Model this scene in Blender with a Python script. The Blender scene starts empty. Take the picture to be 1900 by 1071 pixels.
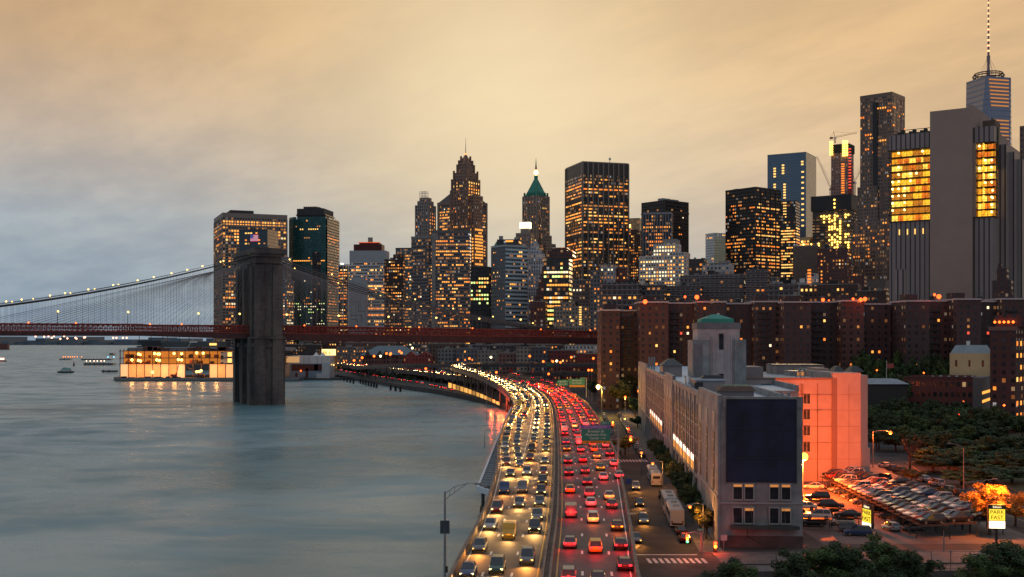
import bpy, math, random
from mathutils import Vector, Matrix
R = math.radians
rnd = random.Random(7)
sc = bpy.context.scene
col = sc.collection
# ------------------------------------------------------------------ camera
F = 2100.0; CX = 950.0; HY = 627.0; CZ = 36.0
cd = bpy.data.cameras.new('camera'); cam = bpy.data.objects.new('camera', cd); col.objects.link(cam)
cam.location = (0, 0, CZ); cam.rotation_euler = (R(90), 0, 0)
cd.sensor_width = 36; cd.lens = 36*F/1900; cd.shift_y = (HY-535.5)/1900
cd.clip_start = 1; cd.clip_end = 30000
sc.camera = cam
sc.render.engine = 'CYCLES'
sc.view_settings.view_transform = 'Standard'; sc.view_settings.look = 'None'
sc.view_settings.exposure = 0.0; sc.view_settings.gamma = 1
sc.cycles.use_denoising = True
sc.cycles.max_bounces = 5; sc.cycles.diffuse_bounces = 2; sc.cycles.glossy_bounces = 3
sc.cycles.transmission_bounces = 2; sc.cycles.sample_clamp_indirect = 4; sc.cycles.sample_clamp_direct = 0
sc.cycles.use_light_tree = True; sc.cycles.caustics_reflective = False; sc.cycles.caustics_refractive = False

# ------------------------------------------------------------------ node helper
class NT:
    def __init__(s, tree): s.t = tree; s.n = tree.nodes; s.l = tree.links
    def new(s, kind, **kw):
        n = s.n.new(kind)
        for k, v in kw.items(): setattr(n, k, v)
        return n
    def put(s, sock, v):
        if v is None: return
        if isinstance(v, bpy.types.NodeSocket): s.l.new(v, sock)
        elif isinstance(v, (tuple, list)):
            if len(v) == 3 and sock.type == 'RGBA': v = (*v, 1)
            sock.default_value = v
        else: sock.default_value = v
    def m(s, op, a, b=None, c=None, clamp=False):
        n = s.n.new('ShaderNodeMath'); n.operation = op; n.use_clamp = clamp
        for i, v in enumerate((a, b, c)): s.put(n.inputs[i], v)
        return n.outputs[0]
    def mix(s, f, a, b, mode='MIX'):
        n = s.n.new('ShaderNodeMix'); n.data_type = 'RGBA'; n.blend_type = mode
        s.put(n.inputs[0], f); s.put(n.inputs[6], a); s.put(n.inputs[7], b)
        return n.outputs[2]
    def comb(s, x, y, z):
        n = s.n.new('ShaderNodeCombineXYZ'); s.put(n.inputs[0], x); s.put(n.inputs[1], y); s.put(n.inputs[2], z); return n.outputs[0]
    def noise(s, vec, scale, detail=3, rough=.5):
        n = s.n.new('ShaderNodeTexNoise'); s.put(n.inputs['Vector'], vec); n.inputs['Scale'].default_value = scale
        n.inputs['Detail'].default_value = detail; n.inputs['Roughness'].default_value = rough; return n.outputs[0]
    def ramp(s, f, stops, interp='LINEAR'):
        n = s.n.new('ShaderNodeValToRGB'); s.put(n.inputs[0], f); r = n.color_ramp; r.interpolation = interp
        while len(r.elements) < len(stops): r.elements.new(0.5)
        for e, (p, c) in zip(r.elements, stops): e.position = p; e.color = (*c, 1)
        return n.outputs[0]
    def sstep(s, x, a, b):
        n = s.n.new('ShaderNodeMapRange'); n.interpolation_type = 'SMOOTHSTEP'
        s.put(n.inputs[0], x); n.inputs[1].default_value = min(a, b); n.inputs[2].default_value = max(a, b)
        if a > b: n.inputs[3].default_value = 1.0; n.inputs[4].default_value = 0.0
        return n.outputs[0]

# ------------------------------------------------------------------ world: dusk sky with streaky overcast, bright in the west
SUN_EL = 9; SUN_AZ = 14     # degrees, azimuth clockwise from the view axis
w = bpy.data.worlds.new('World'); sc.world = w; w.use_nodes = True
q = NT(w.node_tree); q.n.clear()
tc = q.new('ShaderNodeTexCoord'); sep = q.new('ShaderNodeSeparateXYZ'); q.put(sep.inputs[0], tc.outputs['Generated'])
dx, dy, dz = sep.outputs
ez = q.m('MAXIMUM', dz, 0.0)
low = q.ramp(q.m('MULTIPLY', ez, 2.0), [(0, (.37, .44, .49)), (.12, (.42, .46, .47)), (.26, (.57, .49, .39)), (.38, (.68, .52, .34)), (.50, (.72, .50, .28)), (.62, (.68, .46, .25)), (.82, (.42, .42, .42)), (1, (.33, .38, .45))])
cool = q.ramp(q.m('MULTIPLY', ez, 2.0), [(0, (.24, .32, .41)), (.10, (.30, .38, .46)), (.20, (.38, .44, .49)), (.36, (.58, .46, .36)), (.48, (.62, .42, .25)), (.62, (.58, .37, .19)), (.82, (.40, .41, .42)), (1, (.33, .38, .45))])
side = q.sstep(q.m('ADD', dx, q.m('MULTIPLY', q.noise(tc.outputs['Generated'], 2.0, 2), 0.2)), -0.38, 0.12)
base = q.mix(side, cool, low)
right = q.sstep(dx, 0.10, 0.45)
base = q.mix(q.m('MULTIPLY', q.m('MULTIPLY', right, .75), q.sstep(ez, .44, .30)), base, (.70, .46, .25))
# streaks: high thin overcast raked by the wind
inv = q.m('DIVIDE', 1.0, q.m('ADD', ez, 0.10))
u = q.m('MULTIPLY', dx, inv); v = q.m('MULTIPLY', dy, inv)
cvec = q.comb(q.m('ADD', q.m('MULTIPLY', u, 1.15), q.m('MULTIPLY', v, .30)), q.m('ADD', q.m('MULTIPLY', v, .75), q.m('MULTIPLY', u, .35)), 0.0)
n1 = q.noise(cvec, 0.9, 6, .55); n2 = q.noise(cvec, 3.1, 5, .6)
cl = q.m('ADD', q.m('MULTIPLY', n1, .6), q.m('MULTIPLY', n2, .4))
cf = q.sstep(cl, .38, .62)
base = q.mix(1.0, base, q.mix(cf, (.85, .86, .89), (1.08, 1.06, 1.02)), 'MULTIPLY')
# pale yellow glow where the sun stands behind the cloud
gx = q.m('DIVIDE', q.m('SUBTRACT', dx, -0.01), .14); gz = q.m('DIVIDE', q.m('SUBTRACT', dz, .21), .13)
g = q.m('EXPONENT', q.m('MULTIPLY', -1.0, q.m('ADD', q.m('MULTIPLY', gx, gx), q.m('MULTIPLY', gz, gz))))
g = q.m('MULTIPLY', g, q.m('MAXIMUM', dy, 0.0))
glow = q.mix(q.m('MULTIPLY', g, .75), base, (.92, .75, .48))
west = q.sstep(dy, -0.25, 0.75)
east = q.ramp(ez, [(0, (.21, .23, .28)), (.4, (.28, .285, .31)), (1, (.32, .36, .42))])
skyc = q.mix(west, east, glow)
ns = q.new('ShaderNodeTexSky', sky_type='NISHITA', sun_disc=False, sun_elevation=R(SUN_EL), sun_rotation=R(SUN_AZ), altitude=0, air_density=1.5, dust_density=3)
b1 = q.new('ShaderNodeBackground'); q.put(b1.inputs[0], skyc); b1.inputs[1].default_value = 1.0
b2 = q.new('ShaderNodeBackground'); q.put(b2.inputs[0], ns.outputs[0]); b2.inputs[1].default_value = 0.0015
ad = q.new('ShaderNodeAddShader'); q.l.new(b1.outputs[0], ad.inputs[0]); q.l.new(b2.outputs[0], ad.inputs[1])
wo = q.new('ShaderNodeOutputWorld'); q.l.new(ad.outputs[0], wo.inputs[0])
sd = bpy.data.lights.new('sun', 'SUN'); sd.energy = 0.5; sd.angle = R(12); sd.color = (1, .66, .36)
sun = bpy.data.objects.new('sun', sd); col.objects.link(sun)
sun.rotation_euler = Vector((-math.sin(R(SUN_AZ))*math.cos(R(SUN_EL)), -math.cos(R(SUN_AZ))*math.cos(R(SUN_EL)), -math.sin(R(SUN_EL)))).to_track_quat('-Z', 'Y').to_euler()

# ------------------------------------------------------------------ unprojection of what was measured on the photograph
def P(px, py, Y): return Vector(((px-CX)*Y/F, Y, CZ-(py-HY)*Y/F))
def GY(py, z): return F*(CZ-z)/(py-HY)
def X(px, Y): return (px-CX)*Y/F
def Z(py, Y): return CZ-(py-HY)*Y/F
def Gp(px, py, z): y = GY(py, z); return Vector((X(px, y), y, z))

# ------------------------------------------------------------------ materials
MATS = {}
def mat(name, colr, rough=.7, metal=0.0, var=.0, vscale=.3, spec=None, bump=0, bscale=3.0):
    if name in MATS: return MATS[name]
    m = bpy.data.materials.new(name); m.use_nodes = True; t = NT(m.node_tree); b = t.n['Principled BSDF']
    b.inputs['Base Color'].default_value = (*colr, 1); b.inputs['Roughness'].default_value = rough; b.inputs['Metallic'].default_value = metal
    if spec is not None: b.inputs['Specular IOR Level'].default_value = spec
    if var or bump:
        tc = t.new('ShaderNodeTexCoord')
        if var:
            f = t.noise(tc.outputs['Object'], vscale, 5, .6)
            lo = tuple(c*(1-var) for c in colr); hi = tuple(min(1, c*(1+var)) for c in colr)
            t.put(b.inputs['Base Color'], t.mix(t.sstep(f, .3, .7), lo, hi))
        if bump:
            bn = t.new('ShaderNodeBump'); bn.inputs['Strength'].default_value = bump
            t.put(bn.inputs['Height'], t.noise(tc.outputs['Object'], bscale, 4)); t.put(b.inputs['Normal'], bn.outputs[0])
    MATS[name] = m; return m
def emit(name, colr, strength, sample=False):
    if name in MATS: return MATS[name]
    m = bpy.data.materials.new(name); m.use_nodes = True; t = NT(m.node_tree); b = t.n['Principled BSDF']
    b.inputs['Base Color'].default_value = (*[c*.4 for c in colr], 1); b.inputs['Roughness'].default_value = .5
    b.inputs['Emission Color'].default_value = (*colr, 1); b.inputs['Emission Strength'].default_value = strength
    if not sample: m.cycles.emission_sampling = 'NONE'
    MATS[name] = m; return m
def facade(name, wall, glass, bay, fh, wf, hf, rough=.75, grough=.15, wvar=.15, metal=0.0, stripe=0, gmetal=0.0, gvar=.5, lp=.30, lit=.38):
    """a wall with a regular grid of glazed openings, laid out in metres along UV; rooms behind differ a little"""
    if name in MATS: return MATS[name]
    m = bpy.data.materials.new(name); m.use_nodes = True; t = NT(m.node_tree); b = t.n['Principled BSDF']
    uv = t.new('ShaderNodeUVMap'); uv.uv_map = 'UVMap'; s = t.new('ShaderNodeSeparateXYZ'); t.put(s.inputs[0], uv.outputs[0])
    cu = t.m('DIVIDE', s.outputs[0], bay); cv = t.m('DIVIDE', s.outputs[1], fh)
    fu = t.m('ABSOLUTE', t.m('SUBTRACT', t.m('FRACT', cu), .5)); fv = t.m('ABSOLUTE', t.m('SUBTRACT', t.m('FRACT', cv), .5))
    msk = t.m('MULTIPLY', t.m('LESS_THAN', fu, wf/2), t.m('LESS_THAN', fv, hf/2))
    geo = t.new('ShaderNodeNewGeometry'); gs = t.new('ShaderNodeSeparateXYZ'); t.put(gs.inputs[0], geo.outputs['Normal'])
    msk = t.m('MULTIPLY', msk, t.m('LESS_THAN', t.m('ABSOLUTE', gs.outputs[2]), .5))
    wn = t.new('ShaderNodeTexWhiteNoise', noise_dimensions='3D'); t.put(wn.inputs['Vector'], t.comb(t.m('FLOOR', cu), t.m('FLOOR', cv), bay))
    tc = t.new('ShaderNodeTexCoord')
    dn = t.noise(tc.outputs['Object'], .06, 4); dn2 = t.noise(tc.outputs['Object'], .9, 4)
    dirt = t.m('ADD', t.m('MULTIPLY', dn, .6), t.m('MULTIPLY', dn2, .4))
    wc = t.mix(t.sstep(dirt, .3, .7), tuple(c*(1-wvar) for c in wall), tuple(min(1, c*(1+wvar)) for c in wall))
    gc = t.mix(t.m('MULTIPLY', t.m('POWER', wn.outputs[0], 3), gvar), glass, tuple(min(1, c*2.2+.05) for c in glass))
    t.put(b.inputs['Base Color'], t.mix(msk, wc, gc))
    t.put(b.inputs['Roughness'], t.m('ADD', t.m('MULTIPLY', msk, grough-rough), rough))
    t.put(b.inputs['Metallic'], t.m('ADD', t.m('MULTIPLY', msk, gmetal-metal), metal))
    wn2 = t.new('ShaderNodeTexWhiteNoise', noise_dimensions='3D'); t.put(wn2.inputs['Vector'], t.comb(t.m('FLOOR', cu), t.m('FLOOR', cv), bay+7.3))
    wr = t.new('ShaderNodeTexWhiteNoise', noise_dimensions='2D'); t.put(wr.inputs['Vector'], t.comb(t.m('FLOOR', cv), bay, 0.0))
    on = t.m('GREATER_THAN', t.m('ADD', t.m('MULTIPLY', wn2.outputs[0], .75), t.m('MULTIPLY', wr.outputs[0], .25)), 1.0-lp)   # rooms with a low light left on
    t.put(b.inputs['Emission Color'], t.ramp(wn.outputs[0], [(0, (1, .30, .06)), (.5, (1, .45, .13)), (.8, (1, .62, .3)), (1, (.75, .85, 1))]))
    t.put(b.inputs['Emission Strength'], t.m('MULTIPLY', t.m('MULTIPLY', msk, on), t.m('MULTIPLY', t.m('POWER', wn2.outputs[0], 4), lit)))
    m.cycles.emission_sampling = 'NONE'
    bn = t.new('ShaderNodeBump'); bn.inputs['Strength'].default_value = .6; bn.inputs['Distance'].default_value = .3
    t.put(bn.inputs['Height'], t.m('SUBTRACT', 1.0, msk)); t.put(b.inputs['Normal'], bn.outputs[0])
    MATS[name] = m; return m

# ------------------------------------------------------------------ mesh builder
class MB:
    def __init__(s): s.v = []; s.f = []; s.mi = []; s.M = Matrix.Identity(4); s.k = 0
    def face(s, pts, k=None):
        i = len(s.v); s.v += [s.M @ Vector(p) for p in pts]; s.f.append(tuple(range(i, i+len(pts)))); s.mi.append(s.k if k is None else k)
    def solid(s, vs, fs, k=None):
        i = len(s.v); s.v += [s.M @ Vector(p) for p in vs]
        for f in fs: s.f.append(tuple(i+a for a in f)); s.mi.append(s.k if k is None else k)
    def box(s, x0, x1, y0, y1, z0, z1, k=None):
        s.solid([(x0,y0,z0),(x1,y0,z0),(x1,y1,z0),(x0,y1,z0),(x0,y0,z1),(x1,y0,z1),(x1,y1,z1),(x0,y1,z1)],
                [(3,2,1,0),(4,5,6,7),(0,1,5,4),(1,2,6,5),(2,3,7,6),(3,0,4,7)], k)
    def frus(s, x0, x1, y0, y1, z0, z1, tx, ty, k=None):
        """box whose top is drawn in by tx, ty on each side"""
        s.solid([(x0,y0,z0),(x1,y0,z0),(x1,y1,z0),(x0,y1,z0),(x0+tx,y0+ty,z1),(x1-tx,y0+ty,z1),(x1-tx,y1-ty,z1),(x0+tx,y1-ty,z1)],
                [(3,2,1,0),(4,5,6,7),(0,1,5,4),(1,2,6,5),(2,3,7,6),(3,0,4,7)], k)
    def prism(s, poly, z0, z1, k=None, top=None):
        n = len(poly); top = top or poly
        s.solid([(x,y,z0) for x,y in poly]+[(x,y,z1) for x,y in top],
                [tuple(reversed(range(n))), tuple(range(n,2*n))]+[(i,(i+1)%n,n+(i+1)%n,n+i) for i in range(n)], k)
    def tube(s, pts, r, n=6, k=None, cap=True):
        pts = [Vector(p) for p in pts]; rs = r if isinstance(r, (list, tuple)) else [r]*len(pts); i0 = len(s.v); kk = s.k if k is None else k
        for j, p in enumerate(pts):
            d = (pts[min(j+1,len(pts)-1)]-pts[max(j-1,0)]); d = d.normalized() if d.length > 1e-9 else Vector((0,0,1))
            a = d.cross(Vector((0,0,1)) if abs(d.z) < .9 else Vector((1,0,0))).normalized(); b = d.cross(a)
            for i in range(n):
                t = 2*math.pi*i/n; s.v.append(s.M @ (p+(a*math.cos(t)+b*math.sin(t))*rs[j]))
        for j in range(len(pts)-1):
            for i in range(n):
                a0 = i0+j*n+i; a1 = i0+j*n+(i+1)%n; s.f.append((a0, a1, a1+n, a0+n)); s.mi.append(kk)
        if cap:
            s.f.append(tuple(i0+i for i in reversed(range(n)))); s.mi.append(kk)
            e = i0+(len(pts)-1)*n; s.f.append(tuple(e+i for i in range(n))); s.mi.append(kk)
    def ball(s, c, r, n=8, m=5, k=None, sz=1):
        c = Vector(c); i0 = len(s.v); kk = s.k if k is None else k
        s.v.append(s.M @ (c+Vector((0,0,r*sz))))
        for j in range(1, m):
            for i in range(n):
                a = math.pi*j/m; t = 2*math.pi*i/n; s.v.append(s.M @ (c+Vector((r*math.sin(a)*math.cos(t), r*math.sin(a)*math.sin(t), r*sz*math.cos(a)))))
        s.v.append(s.M @ (c-Vector((0,0,r*sz)))); e = len(s.v)-1
        for i in range(n): s.f.append((i0, i0+1+i, i0+1+(i+1)%n)); s.mi.append(kk)
        for j in range(m-2):
            for i in range(n):
                a0 = i0+1+j*n+i; a1 = i0+1+j*n+(i+1)%n; s.f.append((a0, a0+n, a1+n, a1)); s.mi.append(kk)
        for i in range(n): s.f.append((e, e-n+(i+1)%n, e-n+i)); s.mi.append(kk)
    def mesh(s, name, mats, smooth=False):
        me = bpy.data.meshes.new(name); me.from_pydata([tuple(p) for p in s.v], [], s.f)
        for m in (mats if isinstance(mats, (list, tuple)) else [mats]): me.materials.append(m)
        me.polygons.foreach_set('material_index', s.mi)
        if smooth: me.polygons.foreach_set('use_smooth', [True]*len(s.f))
        me.update(); uvl = me.uv_layers.new(name='UVMap'); buf = [0.0]*(2*len(me.loops)); V = me.vertices
        for p in me.polygons:
            nx, ny, nz = p.normal
            if abs(nz) > .75: tx, ty, fl = 1, 0, True
            else:
                l = math.hypot(nx, ny) or 1; tx, ty, fl = -ny/l, nx/l, False
            for li in p.loop_indices:
                c = V[me.loops[li].vertex_index].co
                buf[2*li] = c.x*tx+c.y*ty; buf[2*li+1] = c.y if fl else c.z
        uvl.data.foreach_set('uv', buf); return me
    def obj(s, name, mats, parent=None, loc=None, rz=0, smooth=False):
        return place(s.mesh(name, mats, smooth), name, parent, loc, rz)
def place(me, name, parent=None, loc=None, rz=0):
    o = bpy.data.objects.new(name, me); col.objects.link(o)
    if loc is not None: o.location = loc
    if rz: o.rotation_euler = (0, 0, rz)
    if parent: o.parent = parent
    return o
def tag(o, label=None, cat=None, group=None, kind=None):
    if label: o['label'] = label
    if cat: o['category'] = cat
    if group: o['group'] = group
    if kind: o['kind'] = kind
    return o
def thing(name, label, cat, loc=(0,0,0), rz=0, group=None):
    o = bpy.data.objects.new(name, None); col.objects.link(o); o.location = loc; o.rotation_euler = (0,0,rz); o.empty_display_size = .1
    return tag(o, label, cat, group)
def light(parent, kind, loc, energy, colr, size=.3, rot=None, spot=None, blend=.6):
    d = bpy.data.lights.new('lamp_light', kind); d.energy = energy; d.color = colr
    if kind in ('POINT', 'SPOT'): d.shadow_soft_size = size
    if spot: d.spot_size = R(spot); d.spot_blend = blend
    o = bpy.data.objects.new('lamp_light', d); col.objects.link(o); o.location = loc
    if rot: o.rotation_euler = rot
    if parent: o.parent = parent
    return o
def polyat(pts, y):
    """linear interpolation in a list of (key, a, b...)"""
    if y <= pts[0][0]: a, b = pts[0], pts[1]
    elif y >= pts[-1][0]: a, b = pts[-2], pts[-1]
    else:
        for a, b in zip(pts, pts[1:]):
            if a[0] <= y <= b[0]: break
    t = (y-a[0])/(b[0]-a[0]); return [a[i]+(b[i]-a[i])*t for i in range(1, len(a))]
def catmull(pts, step=4.0):
    """smooth resampled polyline through 3-D points"""
    P_ = [Vector(p) for p in pts]; out = []
    for i in range(len(P_)-1):
        p0 = P_[max(i-1, 0)]; p1 = P_[i]; p2 = P_[i+1]; p3 = P_[min(i+2, len(P_)-1)]
        n = max(2, int((p2-p1).length/step))
        for j in range(n):
            t = j/n
            out.append(.5*((2*p1)+(p2-p0)*t+(2*p0-5*p1+4*p2-p3)*t*t+(3*p1-p0-3*p2+p3)*t**3))
    out.append(P_[-1]); return out
def offs(line, d):
    """offset a polyline to its right by d metres (seen from above, along its direction); d may be a list"""
    out = []
    for i, p in enumerate(line):
        t = line[min(i+1, len(line)-1)]-line[max(i-1, 0)]; t.z = 0; t.normalize()
        out.append(p+Vector((t.y, -t.x, 0))*(d[i] if isinstance(d, list) else d))
    return out
# shared materials
LIT = {
 'amber': emit('lit_window_amber', (1, .38, .06), 1.5), 'orange': emit('lit_window_orange', (1, .24, .03), 1.5),
 'yellow': emit('lit_window_yellow', (1, .56, .14), 1.7), 'white': emit('lit_window_white', (1, .82, .5), 1.6),
 'dim': emit('lit_window_dim', (1, .38, .10), .5), 'green': emit('lit_window_green', (.75, 1, .3), 1.6), 'red': emit('lit_window_red', (1, .1, .05), 1.2), 'glow': emit('lit_window_strong', (1, .55, .12), 7)}
WARM = ['amber']*5+['orange']*3+['yellow']*2+['dim']*6+['white']
M_CON = mat('weathered_concrete', (.30, .28, .26), .85, var=.2, vscale=.2)
M_DRK = mat('dark_metal', (.03, .03, .035), .5)
M_STEEL = mat('galvanised_steel', (.28, .30, .32), .45, .6)
M_WHITE = mat('white_paint', (.75, .75, .73), .6)
M_ROOF = mat('tar_roof', (.06, .06, .065), .9, var=.2)
M_ROOFL = mat('pale_roof', (.34, .38, .42), .8, var=.12)
M_GLASS = mat('dark_glass', (.02, .025, .03), .08, spec=.8)
# ================================================================== SETTING
# ---- water
m = bpy.data.materials.new('river_water'); m.use_nodes = True; t = NT(m.node_tree); b = t.n['Principled BSDF']
tc = t.new('ShaderNodeTexCoord'); mp = t.new('ShaderNodeMapping'); mp.inputs['Scale'].default_value = (.75, 1.0, 1); mp.inputs['Rotation'].default_value = (0, 0, R(14)); t.put(mp.inputs[0], tc.outputs['Object'])
wrp = t.new('ShaderNodeVectorMath', operation='ADD'); wv = t.new('ShaderNodeVectorMath', operation='SCALE'); wnz = t.new('ShaderNodeTexNoise'); t.put(wnz.inputs['Vector'], mp.outputs[0]); wnz.inputs['Scale'].default_value = .006; wnz.inputs['Detail'].default_value = 3; t.put(wv.inputs[0], wnz.outputs['Color']); wv.inputs['Scale'].default_value = 90.0; t.put(wrp.inputs[0], mp.outputs[0]); t.put(wrp.inputs[1], wv.outputs[0])
big = t.noise(wrp.outputs[0], .014, 4, .55); mid = t.noise(wrp.outputs[0], .05, 5, .6); fine = t.noise(mp.outputs[0], .45, 5, .65)
t.put(b.inputs['Base Color'], t.mix(t.sstep(big, .38, .62), (.135, .27, .31), (.25, .39, .425)))
t.put(b.inputs['Roughness'], t.m('ADD', .26, t.m('MULTIPLY', t.sstep(mid, .4, .7), .22)))
b.inputs['IOR'].default_value = 1.33; b.inputs['Specular IOR Level'].default_value = .36
bn = t.new('ShaderNodeBump'); bn.inputs['Strength'].default_value = .22; bn.inputs['Distance'].default_value = 1.0
t.put(bn.inputs['Height'], t.m('ADD', t.m('ADD', t.m('MULTIPLY', big, 3.0), t.m('MULTIPLY', mid, 1.0)), t.m('MULTIPLY', fine, .05)))
t.put(b.inputs['Normal'], bn.outputs[0]); M_WATER = m
g = MB(); g.face([(-7000,-400,0),(7000,-400,0),(7000,12000,0),(-7000,12000,0)]); tag(g.obj('water', M_WATER), kind='structure')

M_LAND = mat('city_ground', (.055, .052, .05), .9, var=.35, vscale=.05)
M_ASPH = mat('highway_asphalt', (.075, .075, .078), .72, spec=.3, var=.22, vscale=.15, bump=.15, bscale=6)
M_STREET = mat('street_asphalt', (.050, .05, .052), .8, spec=.25, var=.45, vscale=.12)
M_WALK = mat('pavement_concrete', (.13, .12, .115), .85, var=.25, vscale=.5)
M_LINE = mat('road_paint', (.68, .68, .64), .6, var=.2, vscale=1.5)
M_YEL = mat('yellow_road_paint', (.55, .3, .03), .6)
shore = [(-2,-100),(-2,560),(-9,600),(-18,628),(-45,718),(-75,790),(-106,885),(-140,970),(-166,1030),(-205,1052),(-262,1120),(-330,1330),(-440,1480),(-470,1800),(-380,2600),(3600,2600),(3600,-100)]
g = MB(); g.prism(shore, -3, 2.5); tag(g.obj('ground', M_LAND), kind='structure')

# ---- the elevated highway, its median line and widths
MED = [(0,-3.5),(60,0.2),(130,4.0),(179,6.8),(259,10.2),(334,12.9),(404,15.0),(470,16.2),(535,15.6),(608,11.8),(679,3.0),(740,-12),(813,-36),(917,-72),(1050,-123),(1229,-193),(1400,-262)]
WL = [(0,11),(130,11),(179,11.2),(238,12.6),(284,15),(354,16.2),(415,15.6),(455,15.2),(485,9.6),(520,8.8),(1400,8.8)]
WR = [(0,10.2),(130,10.6),(179,11.6),(259,13.9),(334,14.7),(470,14.7),(535,14.2),(679,14.2),(740,13.2),(1400,13)]
ZR = 8.5
med = catmull([(x, y, ZR) for y, x in MED], 6)
wl = [-polyat(WL, p.y)[0] for p in med]; wr = [polyat(WR, p.y)[0] for p in med]
edL = offs(med, wl); edR = offs(med, wr)
def ribbon(mb, A, B, dz=0, k=None):
    for i in range(len(A)-1):
        up = Vector((0,0,dz)); mb.face([A[i]+up, B[i]+up, B[i+1]+up, A[i+1]+up], k)
def wallrib(mb, L, w, z0, z1, k=None):
    """a wall of width w following line L"""
    A = offs(L, -w/2); B = offs(L, w/2); n = len(L); i0 = len(mb.v)
    for p, q_ in zip(A, B):
        for v in (Vector((p.x,p.y,p.z+z0)), Vector((q_.x,q_.y,q_.z+z0)), Vector((q_.x,q_.y,q_.z+z1)), Vector((p.x,p.y,p.z+z1))): mb.v.append(mb.M @ v)
    kk = mb.k if k is None else k
    for i in range(n-1):
        a = i0+4*i; b_ = a+4
        for j in range(4): mb.f.append((a+j, a+(j+1)%4, b_+(j+1)%4, b_+j)); mb.mi.append(kk)
    mb.f.append((i0+3,i0+2,i0+1,i0)); mb.mi.append(kk); e = i0+4*(n-1); mb.f.append((e,e+1,e+2,e+3)); mb.mi.append(kk)
def deckslab(mb, A, B, th):
    n = len(A); i0 = len(mb.v)
    for p, q_ in zip(A, B):
        for v in (p, q_, q_-Vector((0,0,th)), p-Vector((0,0,th))): mb.v.append(v.copy())
    for i in range(n-1):
        a = i0+4*i; b_ = a+4
        for j in range(4): mb.f.append((a+(j+1)%4, a+j, b_+j, b_+(j+1)%4)); mb.mi.append(mb.k)
    mb.f.append((i0,i0+1,i0+2,i0+3)); mb.mi.append(mb.k); e = i0+4*(n-1); mb.f.append((e+3,e+2,e+1,e)); mb.mi.append(mb.k)
M_PAR = mat('highway_parapet_paint', (.17, .12, .095), .75, var=.3, vscale=.4)
M_GIRD = mat('viaduct_steel', (.07, .075, .085), .6, var=.25, vscale=.5)
M_RUST = mat('rusty_concrete', (.16, .10, .07), .9, var=.5, vscale=.6)
via = thing('highway_viaduct', 'long elevated highway of two carriageways on columns curving along the river edge', 'viaduct')
g = MB(); deckslab(g, edL, edR, 1.3); g.obj('deck', M_GIRD, via)
g = MB(); wallrib(g, offs(edL, .25), .45, .0, 1.0); g.obj('parapet', M_PAR, via)
g = MB(); wallrib(g, offs(edR, -.25), .45, .0, 1.0); g.obj('parapet', M_PAR, via)
g = MB(); wallrib(g, offs(med, -.42), .3, .0, .9); wallrib(g, offs(med, .42), .3, .0, .9); wallrib(g, med, .5, .0, .35); g.obj('median_barrier', M_PAR, via)
g = MB(); wallrib(g, offs(edL, -.05), .12, -2.2, 0.02); wallrib(g, offs(edR, .05), .12, -2.2, 0.02); g.obj('edge_girder', M_GIRD, via)
for i in range(0, len(med), 4):
    p = med[i]
    for e in (edL[i].lerp(p, .12), p, edR[i].lerp(p, .12)):
        gc = MB(); gc.tube([(0,0,-2),(0,0,ZR-2.2)], .55, 8); gc.box(-.9,.9,-.9,.9,ZR-2.9,ZR-1.35); gc.obj('column', M_GIRD, via, (e.x, e.y, 0))
g = MB(); ribbon(g, offs(edL, .5), offs(edR, -.5), .006)
tag(g.obj('road', M_ASPH), kind='structure')
# ---- exit ramp that climbs over the highway and doubles back
RAMP = [(2.2,390,ZR+.012),(4.2,430,ZR+.012),(4.6,470,ZR+.02),(3.6,505,9.1),(1.5,540,10.0),(-2.6,578,11.3),(-9,622,12.6),(-17.5,676,13.8),(-26,726,14.6),(-34.5,772,15.1),(-39,803,15.4),(-38,830,15.7),(-30,850,15.9),(-12,860,16),(20,862,16),(70,860,16),(160,858,16),(330,850,16)]
ramp = catmull(RAMP, 6)
def ramp_way(nm, label, line, wa, wb, z_par=1.0, start=0, col_from=6):
    v = thing(nm, label, 'ramp')
    A = offs(line, -wa); B = offs(line, wb)
    g = MB(); deckslab(g, A[start:], B[start:], 1.2); g.obj('deck', M_GIRD, v)
    g = MB(); wallrib(g, offs(A[start:], .2), .4, 0, z_par); g.obj('parapet', M_PAR, v)
    g = MB(); wallrib(g, offs(B[start:], -.2), .4, 0, z_par); g.obj('parapet', M_PAR, v)
    g = MB(); wallrib(g, offs(A[start:], -.05), .1, -2.0, 0.0); wallrib(g, offs(B[start:], .05), .1, -2.0, 0.0); g.obj('edge_girder', M_GIRD, v)
    for i in range(start+col_from, len(line), 5):
        for e in (A[i].lerp(B[i], .12), A[i].lerp(B[i], .88)):
            gc = MB(); gc.tube([(0,0,-2),(0,0,line[i].z-1.2)], .5, 8); gc.obj('column', M_GIRD, v, (e.x, e.y, 0))
    g = MB(); ribbon(g, offs(A, .4), offs(B, -.4), .008); tag(g.obj('road', M_ASPH), kind='structure')
    return v
st0 = next(i for i, p in enumerate(ramp) if p.z > ZR+.5)
ramp_way('exit_ramp', 'ramp leaving the river side of the highway and doubling back in a high hairpin', ramp, 4.6, 4.6, start=st0)
RAMP2 = [(27,590,ZR+.012),(27,630,ZR+.03),(22,672,9.0),(14,716,9.8),(5,744,10.5),(1.5,760,10.9),(4,775,11.3),(16,784,11.7),(40,782,12),(66,776,12),(110,770,12),(220,760,12)]
ramp2 = catmull(RAMP2, 6)
st2 = next(i for i, p in enumerate(ramp2) if p.z > ZR+.4)
ramp_way('entry_ramp', 'curved ramp full of red tail lights turning back behind the far green signs', ramp2, 4.2, 4.2, start=st2)
RAMP3 = [(-38,838,15.7),(-60,850,15.6),(-85,868,15.0),(-105,900,13.5),(-122,950,11.5),(-135,1010,9.6),(-150,1075,8.9)]
ramp3 = catmull(RAMP3, 8)
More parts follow.
